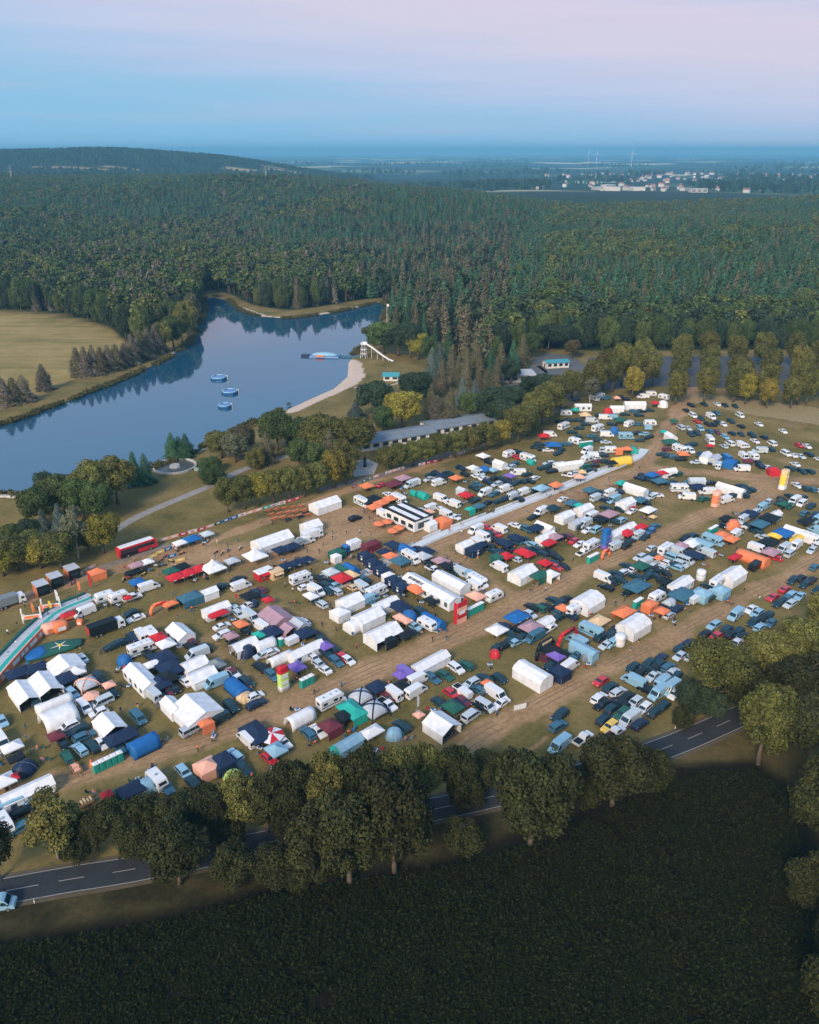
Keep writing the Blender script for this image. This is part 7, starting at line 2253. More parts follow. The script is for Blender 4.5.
# ------------------------------------------------------------------ the ramp, the lake's furniture, buildings, far things
SLABM = cloth('h')
def thick_ribbon(mb, C, o0, o1, z0, z1, mi=0):
    A = offset(C, o0); B = offset(C, o1)
    if not hasattr(z1, '__len__'): z1 = [z1]*len(C)
    mb.loft([[(A[i][0],A[i][1],z0),(B[i][0],B[i][1],z0),(B[i][0],B[i][1],z1[i]),(A[i][0],A[i][1],z1[i])] for i in range(len(C))], mi)
RC = smooth_line([at(*q) for q in [(-22,698),(0,671),(20,649),(40,628),(55,614),(70,606),(84,600),(93,595)]], 1.0)
n_ = len(RC); zr = np.concatenate([np.full(n_//2, 1.2), np.linspace(1.2, .12, n_-n_//2)])
ramp = empty('start_ramp'); m = MB(); thick_ribbon(m, RC, -2.6, 2.0, .02, zr); m.build('deck', SLABM, ramp)
for a, b, c, nm in ((2.0, 2.7, 'e', 'green_edge'), (-1.3, -.2, 'a', 'green_lane')):
    m = MB()
    if nm == 'green_lane': m.v = []; A = offset(RC, a); B = offset(RC, b); m.loft([[(A[i][0],A[i][1],zr[i]+.004),(B[i][0],B[i][1],zr[i]+.004),(B[i][0],B[i][1],zr[i]+.03),(A[i][0],A[i][1],zr[i]+.03)] for i in range(n_)])
    else: thick_ribbon(m, RC[:int(n_*.98)], a, b, .02, list(zr[:int(n_*.98)]+.5))
    m.build(nm, cloth(c), ramp)
m = MB(); thick_ribbon(m, RC[:int(n_*.62)], -2.75, -2.62, .02, list(zr[:int(n_*.62)]+1.0)); m.build('side_banner', cloth('o'), ramp)
for k in range(6):
    i = int(n_*(.06+.09*k)); q = RC[i:i+4]; m = MB(); thick_ribbon(m, q, -2.80, -2.765, .5, 1.5); m.build('printed_patch', cloth('w'), ramp)
tag(ramp, 'long pale ramp with turquoise lane and orange side banners at the edge of the camp', 'ramp'); LANDMARKS.append((40, 630, 'the long green ramp'))
def gate(x, y, c, h, w, lab, rz=50):
    g = empty('start_gate'); X, Y = at(x, y); p = MB()
    for s in (-1, 1): p.tube((s*w/2,0,0), (s*w/2,0,h), .22, n=8)
    p.build('post', cloth(c), g); b = MB(); b.box(-w/2, w/2, -.15, .15, h*.25, h*.5); b.build('crossbar', cloth('w'), g); b = MB(); b.box(-w*.4, w*.4, -.17, -.155, h*.28, h*.47); b.build('printed_patch', cloth('o'), g)
    g.location = (X, Y, 0); g.rotation_euler = (0,0,R(rz)); tag(g, lab, 'gate', 'start gates on the ramp')
gate(52, 610, 'w', 3.6, 4.4, 'white gate frame behind the upper half of the green ramp', 15)
gate(33, 622, 'w', 4.2, 4.4, 'tall white gate frame behind the middle of the green ramp', 15)
for k, (x, y, c, H) in enumerate(((33,616,'o',3),(42,616,'o',2.6),(50,612,'y',2.4),(79,594,'o',3.2),(90,590,'r',4.6),(57,604,'w',3.4))):
    o = make_flag(c, H+1); X, Y = at(x, y); put(o, X, Y, R(20), WORD[c]+' feather flag', x, y, 'flag', 'flags along the ramp')
def cushion(x, y, c, L, W, H, lab, rz):
    o = empty('inflatable_cushion'); m = MB(); n = 14
    def rg(f, z): return [(L/2*f*math.copysign(abs(math.cos(2*math.pi*i/n))**.5, math.cos(2*math.pi*i/n)), W/2*f*math.copysign(abs(math.sin(2*math.pi*i/n))**.5, math.sin(2*math.pi*i/n)), z) for i in range(n)]
    m.loft([rg(.9, 0), rg(1, H*.3), rg(1, H*.7), rg(.85, H*.97), rg(.3, H)]); m.build('body', cloth(c), o, True); b = MB(); b.box(-L*.25, L*.25, -W/2-.03, -W/2+.05, H*.3, H*.7); b.build('printed_patch', cloth('w' if c == 'o' else 'o'), o)
    X, Y = at(x, y, H/2); o.location = (X, Y, 0); o.rotation_euler = (0,0,R(rz)); tag(o, lab, 'inflatable', 'inflatables beside the ramp')
cushion(50, 628, 'f', 4, 3.2, 2.4, 'peach inflatable cushion leaning to the side of the green ramp', 40)
cushion(60, 626, 'o', 3.8, 3.2, 2.6, 'orange inflatable cushion beside a peach one at the green ramp', 40)
cushion(69, 616, 'r', 4.6, 2, 1.8, 'red inflatable cushion behind a white van at the green ramp', 40)
cushion(80, 622, 'o', 1.6, 1.4, 1.6, 'small orange inflatable ball on open grass in front of the ramp', 0)
do_line('P w 84 611 a')
# landing airbag
ab = empty('landing_airbag'); P = [(24,660),(33,651),(46,645),(60,642),(84,640),(82,646),(70,651),(56,655),(42,660),(28,663)]; G = np.array([at(*q) for q in P]); c0 = G.mean(0)
def bag(pts, z, mat_, nm, h0=.02):
    q = np.array(pts)-c0; cc = q.mean(0); m = MB(); m.loft([[(cc[0]+(p[0]-cc[0])*f, cc[1]+(p[1]-cc[1])*f, zz) for p in q] for f, zz in ((1, h0), (1.02, z*.5), (.93, z), (.5, z*1.12))]); m.build(nm, mat_, ab, True)
bag(G, .8, cloth('e'), 'body'); bag([at(*q) for q in [(25,660),(33,652),(44,648),(48,655),(41,660),(28,663)]], .95, cloth('b'), 'blue_end', .85)
m = MB()
for k in range(5):
    a = k*2*math.pi/5; m.loft([[(.35*math.cos(a-.6), .35*math.sin(a-.6), z), (2.3*math.cos(a), 2.3*math.sin(a), z), (.35*math.cos(a+.6), .35*math.sin(a+.6), z)] for z in (.99, 1.03)])
mm = m.build('printed_star', cloth('w'), ab); mm.location = (1.5, 1.0, 0)
m = MB(); m.tube((1.5,1.0,1.035), (1.5,1.0,1.06), .6, n=10); m.build('star_centre', cloth('y'), ab)
ab.location = (c0[0], c0[1], 0); tag(ab, 'deflated green landing airbag with a blue end and a pale star', 'airbag'); LANDMARKS.append((55, 651, 'the deflated airbag'))
ribbon('track_mat', STRIPC, 3.7, .03, SLAB)
for off in (-1.98, 1.98):
    C = offset(STRIPC, off); s = np.concatenate([[0], np.cumsum(np.linalg.norm(np.diff(C, axis=0), axis=1))]); nb = int(s[-1]//4.1)
    for k in range(nb):
        if off > 0 and random.random() < .25: continue
        t = (k+.5)*4.1; x, y = np.interp(t, s, C[:,0]), np.interp(t, s, C[:,1]); x2, y2 = np.interp(t+.8, s, C[:,0]), np.interp(t+.8, s, C[:,1]); c = 'w' if off < 0 or k % 4 else 's'
        o = instance(('BL', c), lambda: make_banner(c, None, 4.0, .75)); P_ = to_px(x, y, .4); put(o, x, y, math.atan2(y2-y, x2-x), ('white' if c == 'w' else 'silver')+' low barrier panel', P_[0], P_[1], 'barrier', 'barrier panels along the %s side of the white track mat' % ('near' if off < 0 else 'far'))
# ---- lake furniture
def raft(x, y, S, lab):
    o = empty('bathing_raft'); X, Y = at(x, y); m = MB(); n = 6
    m.loft([[(S*f*math.cos(2*math.pi*i/n), S*f*math.sin(2*math.pi*i/n), z) for i in range(n)] for f, z in ((.95,-.5),(1,-.1),(1,.5),(.9,.65))]); m.build('deck', paint('b'), o)
    t = MB()
    for i in range(n): a = 2*math.pi*i/n; b = 2*math.pi*(i+1)/n; t.tube((S*.95*math.cos(a), S*.95*math.sin(a), .75), (S*.95*math.cos(b), S*.95*math.sin(b), .75), .28, n=8)
    t.build('rim_tube', paint('t'), o, True); l = MB(); l.box(S*.85, S*1.05, -.3, .3, -.4, 1.5); l.build('ladder', STEEL, o)
    o.location = (X, Y, 0); tag(o, lab, 'raft', 'bathing rafts on the lake')
raft(219, 378, 4.6, 'blue bathing raft on the lake, the one farthest from the grassy bank'); raft(230, 392, 4.4, 'blue hexagonal bathing raft between the two other rafts on the lake'); raft(225, 406, 3.4, 'smallest blue bathing raft on the lake, closest to the grassy bank')
o = empty('water_playground'); X, Y = at(325, 356); m = MB(); m.box(-9, 9, -3.4, 3.4, -.45, .5, top=(.3,.3)); m.build('float', paint('b'), o, False, .15)
m = MB(); m.loft([[(8*f*math.cos(2*math.pi*i/16), 2.8*f*math.sin(2*math.pi*i/16), z) for i in range(16)] for f, z in ((1,.52),(.92,1.2),(.6,1.9),(.2,2.2))]); m.build('inflatable_hill', cloth('t'), o, True)
m = MB(); m.box(-14, -9.3, -1.6, 1.6, -.4, .7); m.build('outer_float', paint('n'), o); m = MB(); m.box(-5, 0, -3.7, -3.42, .2, 1.1); m.build('orange_buoy', cloth('o'), o)
m = MB(); m.box(9.3, 23, -.9, .9, -.4, .45)
for k in range(8): m.tube((10+k*1.7, .8, .45), (10+k*1.7, .8, 1.4), .04, n=5)
m.build('jetty', paint('q'), o); o.location = (X, Y, 0); o.rotation_euler = (0,0,R(-6)); tag(o, 'bright blue floating water playground with a jetty to the sandy beach', 'water playground'); LANDMARKS.append((325, 356, 'the floating playground'))
o = empty('water_slide'); X, Y = at(364, 358); m = MB()
for sx in (-1, 1):
    for sy in (-1, 1): m.tube((sx*1.6, sy*1.3, 0), (sx*.9, sy*.8, 8), .14, n=6)
for z in (2.5, 5): m.box(-1.6, 1.6, -1.2, 1.2, z-.1, z+.1)
m.build('tower', paint('w'), o); m = MB(); m.box(-1.5, 1.5, -1.3, 1.3, 7.9, 8.1); m.box(-1.5, -1.4, -1.3, 1.3, 8.1, 9.2); m.box(-1.4, 1.5, 1.2, 1.3, 8.1, 9.2); m.build('platform', paint('w'), o)
m = MB(); pts = [(1.5,0,8.1),(5,0,6.6),(9,-.6,4.6),(13,-1.4,2.7),(17,-2.2,1.2),(20,-2.6,.5)]; m.loft([[(x, y-.7, z+.5),(x, y-.6, z),(x, y+.6, z),(x, y+.7, z+.5),(x, y+.55, z+.5),(x, y+.45, z+.1),(x, y-.45, z+.1),(x, y-.55, z+.5)] for x, y, z in pts]); m.build('chute', paint('w'), o)
m = MB(); [m.tube((x, y, 0), (x, y, z), .1, n=6) for x, y, z in pts[1:-1]]; m.build('support', paint('w'), o); o.location = (X, Y, 0); o.rotation_euler = (0,0,R(-25)); tag(o, 'white water slide tower with a long chute above the sandy beach', 'water slide'); LANDMARKS.append((364, 350, 'the water slide'))
o = empty('mast'); m = MB(); m.tube((0,0,0), (0,0,14), .15, .07, 8); m.build('pole', paint('w'), o); m = MB(); m.box(.1, 1.5, -.02, .02, 12, 13.6); m.build('pennant', cloth('w'), o); X, Y = at(387, 324); o.location = (X, Y, 0); tag(o, 'slim white mast on the lake shore in front of the wood', 'mast')
def shed(name, L, W, H, rh, wc, rc, lab, cat, px, py, rz, wins=4, flat=False, short=None):
    o = empty(name); m = MB(); m.box(-L/2, L/2, -W/2, W/2, 0, H); m.build('wall', wc, o); r = MB()
    if flat: r.box(-L/2-.4, L/2+.4, -W/2-.5, W/2+.5, H+.004, H+rh)
    else: r.loft([[(x, -W/2-.5, H-.1), (x, 0, H+rh), (x, W/2+.5, H-.1), (x, W/2+.5, H-.22), (x, 0, H+rh-.15), (x, -W/2-.5, H-.22)] for x in (-L/2-.5, L/2+.5)])
    r.build('roof', rc, o)
    for k in range(wins):
        x = -L/2+(k+.5)*L/wins
        for sg in (-1, 1): y = sg*W/2; g = MB(); g.box(x-L/wins*.3, x+L/wins*.3, min(y+sg*.004, y+sg*.06), max(y+sg*.004, y+sg*.06), H*.35, H*.8); f = g.build('window', GLASS, o)
    d = MB(); d.box(-L/2-.07, -L/2-.004, -.6, .6, .02, 2.1); d.build('door', PLAST, o)
    X, Y = at(px, py, H); o.location = (X, Y, 0); o.rotation_euler = (0,0,R(rz)); tag(o, lab, cat)
    if short: LANDMARKS.append((px, py, short))
    return o
WALL = mat('rendered_wall', (.62,.60,.57), .85, .12, .5); WALL2 = mat('grey_wall', (.34,.34,.34), .85, .15, .5); ROOFG = mat('bitumen_roof', (.16,.20,.24), .8, .15, .4); ROOFL = mat('pale_roof', (.42,.44,.46), .7, .12, .4); ROOFT = mat('blue_green_roof', (.05,.26,.32), .5, .1, .6)
shed('long_pavilion', 34, 11, 3.4, 1.2, WALL, ROOFG, 'long low pavilion with a grey roof between park trees, nearer the lake', 'building', 394, 434, 27, 8, short='the pavilion nearer the lake')
shed('long_pavilion', 40, 12, 3.4, 1.2, WALL, ROOFG, 'long low pavilion with a grey roof behind the row of trees, farther from the lake', 'building', 467, 419, 27, 9, short='the pavilion farther from the lake')
shed('flat_building', 22, 12, 3.6, .4, WALL2, ROOFL, 'low flat-roofed grey building at the wood behind the park trees', 'building', 513, 373, 5, 5, True, 'the flat-roofed building')
shed('kiosk_building', 13, 7, 3.2, 1.0, WALL, ROOFT, 'white building with a blue-green roof at the forecourt in front of the wood', 'building', 556, 361, 12, 4, short='the blue-green roofed building')
shed('beach_hut', 8, 5, 2.6, 1.5, WALL, ROOFT, 'small white hut with a blue roof on the bathing lawn', 'hut', 391, 375, 0, 2, short='the bathing hut')
o = empty('overflow_basin'); X, Y = at(175, 467); m = MB(); n = 28
m.loft([[(r*math.cos(2*math.pi*i/n), r*math.sin(2*math.pi*i/n), z) for i in range(n)] for r, z in ((8.2,-.6),(8.2,.75),(7.6,.75),(7.3,.1))], caps=False); m.build('ring_wall', CONC, o)
m = MB(); m.tube((0,0,-.4), (0,0,.1), 7.25, n=28); m.build('basin_floor', mat('wet_concrete', (.07,.08,.08), .3, .2, 1), o); m = MB(); m.tube((0,0,.104), (0,0,.9), 2.2, 1.8, 16); m.build('centre_stone', CONC, o)
m = MB(); m.loft([[(8.3,-4,-.2),(17,-6,-.2),(17,-6,.9),(8.3,-4,1.4)], [(8.3,-3.4,-.2),(17,-5.4,-.2),(17,-5.4,.9),(8.3,-3.4,1.4)]]); m.loft([[(8.3,3.4,-.2),(16,4,-.2),(16,4,.9),(8.3,3.4,1.4)], [(8.3,4,-.2),(16,4.6,-.2),(16,4.6,.9),(8.3,4,1.4)]]); m.build('wing_wall', mat('greenish_concrete', (.22,.32,.31), .8, .2, .6), o)
o.location = (X, Y, 0); tag(o, 'round concrete overflow basin with wing walls at the lake edge', 'basin'); LANDMARKS.append((175, 467, 'the round concrete basin'))
o = empty('monument'); m = MB(); m.box(-1.6, 1.6, -1.6, 1.6, .03, .6, top=(.15,.15)); m.build('plinth', CONC, o); m = MB(); m.tube((0,0,.6), (0,0,3.0), .75, .5, 10); m.loft([[(.5*f*math.cos(2*math.pi*i/10), .5*f*math.sin(2*math.pi*i/10), z) for i in range(10)] for f, z in ((1,3),(1.3,3.6),(.7,4.4),(.6,4.7),(.75,5.1),(.2,5.5))]); m.build('statue', mat('dark_bronze', (.04,.07,.09), .5, .2, 2, .5, .4), o, True)
X, Y = at(365, 468); o.location = (X, Y, 0); tag(o, 'dark statue on a stone plinth in the small paved square', 'monument'); LANDMARKS.append((365, 466, 'the statue square'))
o = empty('stone_embankment'); A = np.array(at(-60, 494)); B = np.array(at(36, 498)); d = B-A; L_ = np.linalg.norm(d); m = MB(); m.box(0, L_, -1.2, 1.2, -1.2, .5, top=(0,.7)); m.build('revetment', mat('pale_stone', (.40,.40,.39), .85, .25, .7), o); m = MB(); m.box(0, L_, -.48, .48, .504, .7); m.build('coping', CONC, o); o.location = (A[0], A[1], 0); o.rotation_euler = (0,0,math.atan2(d[1], d[0])); tag(o, 'pale stone embankment wall at the near end of the lake', 'wall')
# ---- delineator posts along the road
for k, (t, s) in enumerate([(30,-3.6),(55,3.6),(80,-3.6),(105,3.6),(130,-3.6),(155,3.6),(178,-3.6),(188,3.6),(200,-3.6)]):
    C = offset(ROADC, s); i = min(len(C)-1, int(len(C)*t/230)); 
    def mk():
        r = empty('delineator_post'); m = MB(); m.box(-.06, .06, -.05, .05, 0, 1.0, top=(.0,.02)); m.build('post', paint('w'), r); m = MB(); m.box(-.062, .062, -.052, .052, .72, .9); m.build('black_band', PLAST, r); return r
    o = instance(('DP',), mk); q = to_px(C[i][0], C[i][1], .5); put(o, C[i][0], C[i][1], 0, 'white delineator post', q[0], q[1], 'road post', 'delineator posts along the lower road')
# ---- far away: pylons, wind turbines, the town
def make_pylon():
    o = empty('power_pylon'); m = MB(); H = 50; w0, w1 = 3.6, .7
    for sx in (-1, 1):
        for sy in (-1, 1): m.tube((sx*w0, sy*w0, 0), (sx*w1, sy*w1, H*.7), .32, .22, 5); m.tube((sx*w1, sy*w1, H*.7), (0, 0, H), .22, .12, 5)
    for k in range(7):
        f0, f1 = k/7, (k+1)/7; a = w0+(w1-w0)*f0; b = w0+(w1-w0)*f1; z0, z1 = H*.7*f0, H*.7*f1
        for s in (-1, 1): m.tube((-a, s*a, z0), (b, s*b, z1), .14, n=4); m.tube((a, s*a, z0), (-b, s*b, z1), .14, n=4); m.tube((s*a, -a, z0), (s*b, b, z1), .14, n=4); m.tube((s*a, a, z0), (s*b, -b, z1), .14, n=4)
    m.build('lattice_mast', STEEL, o); m = MB()
    for z, w in ((H*.68, 8), (H*.8, 6), (H*.91, 4)):
        for s in (-1, 1): m.tube((0,0,z+.8), (s*w,0,z), .2, .1, 5); m.tube((0,0,z-.6), (s*w,0,z), .2, .1, 5); m.tube((s*w,0,z), (s*w,0,z-2), .12, n=4)
    m.build('cross_arm', STEEL, o); return o
for px, yb, Y, lab in ((22, 178, 1900, 'steel power pylon above the trees at the edge of the wooded ridge'), (270, 180, 1850, 'steel power pylon standing behind the middle of the wood')):
    o = instance(('PY',), make_pylon); X = (px-W_/2)/FPX*(Y*CP+70); z = float(land(np.array([X]), np.array([float(Y)]))[0]); o.location = (X, Y, z); o.rotation_euler = (0,0,.5); tag(o, lab, 'pylon', 'power pylons over the wood'); s = .95 if px < 100 else .8; o.scale = (s, s, s)
def make_turbine():
    o = empty('wind_turbine'); m = MB(); m.tube((0,0,0), (0,0,100), 2.4, 1.4, 12); m.build('tower', paint('w'), o); m = MB(); m.box(-2, 2, -6, 4, 99, 103.5); m.build('nacelle', paint('w'), o, False, .5)
    for k in range(3):
        a = R(95+120*k); m = MB(); c, s = math.cos(a), math.sin(a); m.loft([[(c*r-s*w, -7-t, 101+s*r+c*w), (c*r+s*w, -7-t, 101+s*r-c*w), (c*r+s*w, -7+t, 101+s*r-c*w), (c*r-s*w, -7+t, 101+s*r+c*w)] for r, w, t in ((1,1.2,.6),(12,2.0,.4),(42,.4,.1))]); m.build('rotor_blade', paint('w'), o)
    return o
for k, (px, Y, s, lab) in enumerate(((588, 9000, 1.0, 'white wind turbine on the horizon, smaller outer one of a close pair'), (596, 8800, 1.05, 'white wind turbine on the horizon, inner one of a close pair'), (631, 7800, 1.15, 'white wind turbine standing by itself on the horizon'), (128, 9400, .9, 'faint white wind turbine behind the shoulder of the hill'), (150, 9600, .85, 'faint white wind turbine beside another behind the hill'))):
    o = instance(('WT',), make_turbine); X = (px-W_/2)/FPX*(Y*CP+60); z = float(land(np.array([X]), np.array([float(Y)]))[0]); o.location = (X, Y, z-2); o.scale = (s, s, s); o.rotation_euler = (0,0,random.uniform(-.6, .6)); tag(o, lab, 'wind turbine', 'wind turbines on the horizon')
HW = mat('town_wall', (.52,.52,.51), .8, .1, .2, objvar=.2); HR = mat('town_roof', (.30,.13,.09), .8, .2, .2, objvar=.3); HF = mat('town_flat_roof', (.48,.49,.50), .8, .15, .2, objvar=.3)
def make_house(kind):
    o = empty('town_house' if kind < 2 else 'town_hall_block'); L, W, H = ((13, 10, 6), (18, 11, 9), (44, 20, 9))[kind]; m = MB(); m.box(-L/2, L/2, -W/2, W/2, -3, H); m.build('wall', HW, o); r = MB()
    if kind < 2: r.loft([[(x, -W/2-.5, H-.2), (x, 0, H+4), (x, W/2+.5, H-.2), (x, W/2+.5, H-.5), (x, 0, H+3.6), (x, -W/2-.5, H-.5)] for x in (-L/2-.5, L/2+.5)])
    else: r.box(-L/2-.3, L/2+.3, -W/2-.3, W/2+.3, H+.01, H+.8)
    r.build('roof', HR if kind < 2 else HF, o)
    for k in range(3):
        for z in ((2.2,) if kind == 0 else (2, 5)): x = -L/2+(k+.5)*L/3; w = MB(); w.box(x-L*.1, x+L*.1, -W/2-.08, -W/2-.004, z, z+1.6); w.build('window', GLASS, o)
    return o
gh = random.Random(4); TOWN = []
for k in range(210):
    px = gh.choice([gh.gauss(660, 40), gh.uniform(560, 830), gh.gauss(770, 35), gh.gauss(740, 50), gh.gauss(640, 45)]); Y = gh.uniform(2450, 3900) if gh.random() < .35 else gh.uniform(3900, 5200); X = (px-W_/2)/FPX*(Y*CP+55); kd = gh.choice([0,0,0,1,1,2])
    z = float(land(np.array([X]), np.array([Y]))[0])
    if any((X-a)**2+(Y-b)**2 < 26**2 for a, b in TOWN): continue
    TOWN.append((X, Y)); o = instance(('HS', kd), lambda: make_house(kd)); o.location = (X, Y, z); o.rotation_euler = (0,0,gh.uniform(0, 3.1)); s = gh.uniform(.9, 1.35); o.scale = (s, s, s)
    tag(o, ('white house with a red roof in the far town beyond the wood', 'taller white house with a red roof in the far town beyond the wood', 'long white flat-roofed block in the far town beyond the wood')[kd], 'house', ('white houses', 'taller white houses', 'white flat-roofed blocks')[kd]+' of the far town')
# ------------------------------------------------------------------ trees one can tell apart: form leaf x yfoot ytop width
def grove(txt, group, where):
    for ln in txt.strip().splitlines():
        for it in ln.split(';'):
            a = it.split()
            if not a: continue
            form, leaf = a[0], a[1]; nm = {'spruce': 'spruce', 'birch': 'birch', 'bush': 'bush'}.get(form, 'broadleaf tree'); lw = {'olive':'olive','green':'green','yellow':'yellow-green','dark':'dark green','brown':'brownish','grey':'grey-green','shade':'dark olive','needle':'dark green','nbrown':'brown','nblue':'blue-grey','ngrey':'grey-brown'}[leaf]
            sz = {'slim': 'slender ', 'broad': 'broad ', 'tall': 'tall ', 'crown': 'high-crowned '}.get(form, '')
            plant(form, leaf, float(a[2]), float(a[3]), float(a[4]), float(a[5]), group, sz+lw+' '+nm, {'spruce': 'spruce_tree', 'birch': 'birch_tree', 'bush': 'bush'}.get(form, 'broadleaf_tree')); TREES[group][-1] += (where,)
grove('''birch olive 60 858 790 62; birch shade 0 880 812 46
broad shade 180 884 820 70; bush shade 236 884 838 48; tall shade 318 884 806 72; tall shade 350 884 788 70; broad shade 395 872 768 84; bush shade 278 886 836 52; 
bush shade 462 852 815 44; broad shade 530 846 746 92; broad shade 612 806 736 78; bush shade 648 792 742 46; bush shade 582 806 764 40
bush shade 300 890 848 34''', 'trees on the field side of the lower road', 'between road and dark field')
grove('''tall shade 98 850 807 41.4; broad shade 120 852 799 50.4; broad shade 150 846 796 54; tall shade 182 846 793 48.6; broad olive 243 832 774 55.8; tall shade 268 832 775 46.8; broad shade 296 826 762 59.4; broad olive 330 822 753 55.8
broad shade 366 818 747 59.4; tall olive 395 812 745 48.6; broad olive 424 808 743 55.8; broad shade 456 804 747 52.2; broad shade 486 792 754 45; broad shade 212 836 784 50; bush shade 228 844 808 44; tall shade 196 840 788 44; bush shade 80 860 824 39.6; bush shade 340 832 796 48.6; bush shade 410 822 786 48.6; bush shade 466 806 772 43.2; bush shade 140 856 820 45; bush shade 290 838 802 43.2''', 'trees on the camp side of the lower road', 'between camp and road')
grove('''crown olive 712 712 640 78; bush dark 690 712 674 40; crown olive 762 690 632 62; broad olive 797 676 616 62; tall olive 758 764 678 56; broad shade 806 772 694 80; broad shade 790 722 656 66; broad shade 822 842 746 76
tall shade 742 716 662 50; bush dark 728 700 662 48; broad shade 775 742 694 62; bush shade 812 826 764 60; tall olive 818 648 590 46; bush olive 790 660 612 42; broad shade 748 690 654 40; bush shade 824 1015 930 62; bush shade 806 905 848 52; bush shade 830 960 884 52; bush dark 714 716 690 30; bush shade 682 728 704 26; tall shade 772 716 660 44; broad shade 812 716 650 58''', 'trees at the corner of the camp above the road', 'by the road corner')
grove('''tall olive 18 570 534 44; tall yellow 42 568 538 40; tall olive 62 568 530 44; tall yellow 4 576 544 36; birch grey 79 558 502 30; broad yellow 104 553 510 44; tall olive -14 576 538 40; tall olive 32 558 530 36; tall olive 88 550 524 30
broad olive 96 512 458 52; broad olive 118 504 454 48; broad green 66 516 470 54; broad green 42 526 484 42; tall green 84 520 474 40; tall dark 52 510 468 32; spruce nblue 62 534 500 18; spruce nblue 46 536 506 16; bush dark 30 538 516 28; broad green 100 522 478 36; bush green 12 540 520 22
spruce needle 136 484 448 18; spruce needle 147 484 450 18; spruce nblue 127 486 456 15; spruce needle 173 458 430 18; spruce needle 187 457 431 18; spruce needle 180 456 434 16''', 'trees around the lower end of the lake', 'near the lake end')
grove('''tall olive 229 512 475 28; tall olive 245 509 472 28; tall yellow 259 506 469 26; tall olive 274 503 466 28; tall olive 290 500 464 28; tall olive 305 497 462 27; tall olive 319 493 458 28; tall yellow 334 488 448 32; tall olive 346 484 450 24
bush green 213 484 464 28; bush green 211 472 454 26; tall olive 388 472 445 30; tall olive 401 469 441 30; tall olive 413 466 439 28; tall olive 426 464 435 28; tall olive 440 461 431 29; tall olive 455 457 428 29; tall olive 470 454 424 29; tall olive 486 450 421 30; tall yellow 501 446 418 26
broad olive 518 442 402 38; broad olive 535 430 388 38; broad olive 549 418 378 36; broad olive 560 408 372 34; tall olive 572 398 368 28; tall olive 527 436 398 28; tall olive 542 424 384 26''', 'park trees in the row beside the upper lane', 'beside the upper lane')
grove('''tall olive 222 458 428 34; tall nbrown 246 454 422 24; broad green 278 450 408 42; spruce needle 292 446 412 12; tall grey 236 462 430 28; broad olive 322 456 412 46; tall green 306 452 414 34; spruce nbrown 330 464 426 24; broad olive 356 458 414 46; tall olive 345 476 436 30
broad dark 374 416 379 40; broad yellow 402 428 388 44; broad dark 414 408 368 38; spruce nblue 356 420 400 20; tall green 384 434 404 28; spruce ngrey 437 424 392 24; spruce nbrown 450 426 384 20; spruce nbrown 432 412 380 18; spruce nblue 462 408 374 16; spruce nblue 474 408 376 16
tall dark 492 424 384 36; broad dark 512 412 384 36; spruce nbrown 486 404 364 18; broad green 470 420 390 30; broad green 340 448 418 34; tall dark 505 428 398 30; spruce nbrown 442 394 356 16; spruce nblue 428 396 364 16; tall dark 530 404 374 30; broad dark 545 396 372 30
tall green 300 470 436 28; tall green 318 472 440 26; spruce nbrown 268 462 428 20; bush olive 256 468 444 24''', 'trees of the lakeside park', 'in the lakeside park')
grove('''broad green 384 354 318 40; broad dark 398 356 322 36; broad green 374 346 322 26; tall yellow 418 360 330 24; broad dark 410 358 320 34; spruce nbrown 452 382 340 16; spruce nbrown 466 390 344 16; spruce nblue 440 378 340 18; spruce nbrown 478 386 340 16; spruce needle 490 384 342 16; tall green 430 366 334 24; spruce nbrown 500 380 338 16; spruce needle 512 376 336 16; spruce nbrown 522 368 330 16; spruce nblue 432 374 344 14; spruce nbrown 458 386 350 14; spruce nbrown 496 388 352 14; tall dark 510 384 356 22
broad dark 548 350 322 28; broad dark 566 352 322 28; broad green 530 358 330 26; tall brown 572 358 338 18''', 'trees behind the bathing lawn', 'behind the bathing lawn')
grove('''tall olive 593 398 356 28; tall olive 603 390 344 26; tall olive 612 392 350 24; tall olive 621 386 338 26; tall olive 640 392 348 26; tall olive 641 380 334 24; tall yellow 632 398 364 22; birch grey 590 404 374 20; tall olive 652 386 350 20
tall olive 675 404 368 24; tall olive 677 392 358 24; tall olive 680 380 346 22; tall olive 680 366 330 22; tall olive 704 402 364 24; tall olive 707 390 354 24; tall olive 708 376 342 22; tall olive 707 362 328 22
tall olive 733 402 364 26; tall olive 738 386 352 26; tall olive 741 396 358 26; tall olive 735 368 332 22; tall yellow 745 404 370 22; tall olive 764 404 358 26; tall olive 768 386 344 24; tall olive 762 368 328 24; tall yellow 766 408 376 20
tall olive 798 404 358 28; tall olive 798 386 342 24; tall olive 793 368 328 22; tall olive 806 404 366 24; tall olive 790 408 372 22; tall olive 820 402 352 24; tall olive 818 378 334 24''', 'avenue trees in the car park', 'in the car park avenues')
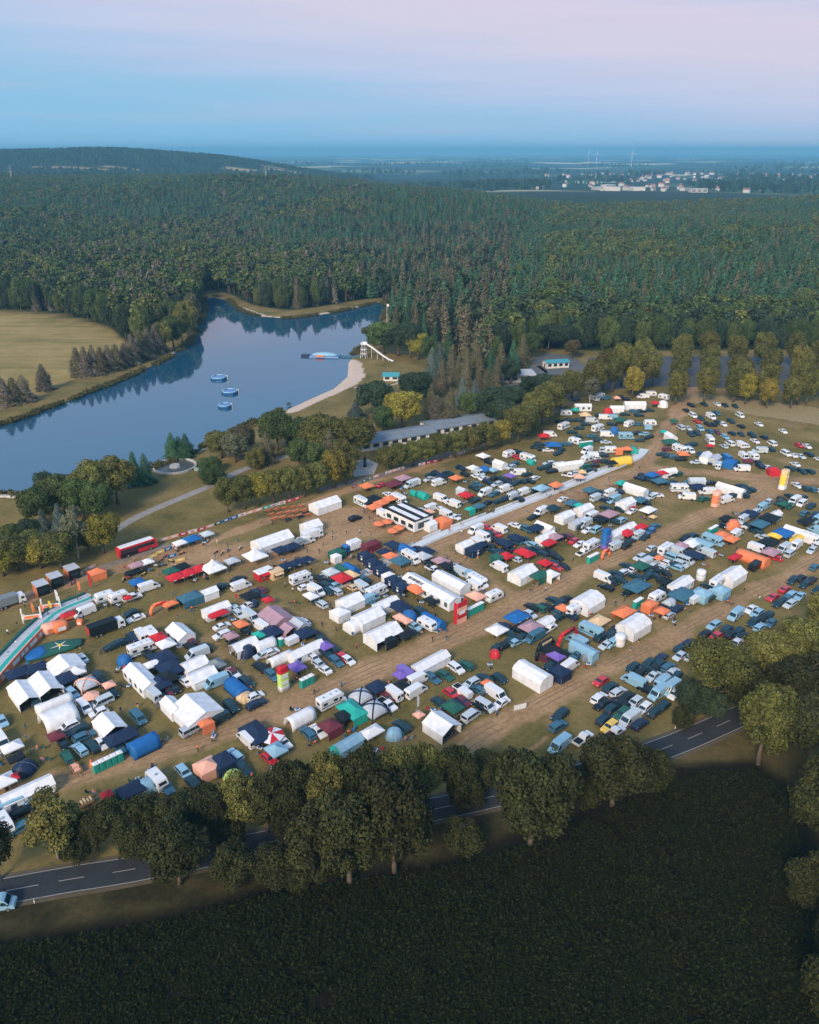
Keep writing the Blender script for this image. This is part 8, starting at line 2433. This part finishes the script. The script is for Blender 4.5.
grove('''spruce ngrey 6 406 374 20; spruce nbrown 16 404 374 20; spruce ngrey 26 402 372 20; spruce ngrey 45 390 361 19; spruce nbrown 79 376 344 18; spruce ngrey 87 376 343 18; spruce ngrey 95 374 342 18; spruce nbrown 103 374 344 17; spruce ngrey 110 372 342 17; spruce nbrown 118 370 341 17; spruce ngrey 126 367 340 17
spruce ngrey 134 364 330 19; spruce nbrown 142 360 326 19; spruce ngrey 150 357 326 18; spruce ngrey 158 354 320 19; tall olive 166 352 318 20; tall green 174 348 312 22; tall olive 182 343 305 22; tall olive 188 335 296 22; tall grey 193 326 290 18; tall green 180 334 298 24''', 'spruces and trees along the far lake bank', 'on the meadow bank')
# ------------------------------------------------------------------ one label for each thing: look, then the nearest easily found neighbour
ORD = ['first', 'second', 'third', 'fourth', 'fifth', 'sixth', 'seventh', 'eighth', 'ninth', 'tenth', 'eleventh', 'twelfth', 'thirteenth', 'fourteenth', 'fifteenth', 'sixteenth', 'seventeenth', 'eighteenth', 'nineteenth', 'twentieth']
ORD += ['twenty-'+o for o in ORD[:9]] + ['thirtieth'] + ['thirty-'+o for o in ORD[:9]]
buckets = {}
for t in THINGS:
    o, desc, px, py, lab = t
    if lab: continue
    best = None
    for lx, ly, s in LANDMARKS:
        d = math.hypot(px-lx, (py-ly)*1.7)
        if best is None or d < best[0]: best = (d, lx, ly, s)
    d, lx, ly, s = best; dx, dy = px-lx, (py-ly)*1.7
    rel = ('right of' if dx > 0 else 'left of') if abs(dx) > abs(dy) else ('in front of' if dy > 0 else 'behind')
    buckets.setdefault((desc, rel, s), []).append((d, t))
for (desc, rel, s), L_ in buckets.items():
    L_.sort(key=lambda q: q[0])
    for k, (d, t) in enumerate(L_):
        if len(L_) == 1: lb = '%s %s %s' % (desc, rel, s)
        else: lb = '%s, %s %s %s' % (desc, 'closest one' if k == 0 else ORD[k]+' closest', rel, s)
        t[0]['label'] = lb
for grp, L_ in TREES.items():
    b = {}
    for e in L_: b.setdefault((e[3], e[4] if len(e) > 4 else 'at '+grp), []).append(e)
    for (desc, where), q in b.items():
        q.sort(key=lambda e: e[1])
        for k, e in enumerate(q):
            if len(q) == 1: lb = 'only %s %s' % (desc, where)
            elif len(q) <= 36: lb = '%s %s, %s from left' % (desc, where, ORD[k])
            else: lb = desc+' '+where
            e[0]['label'] = lb
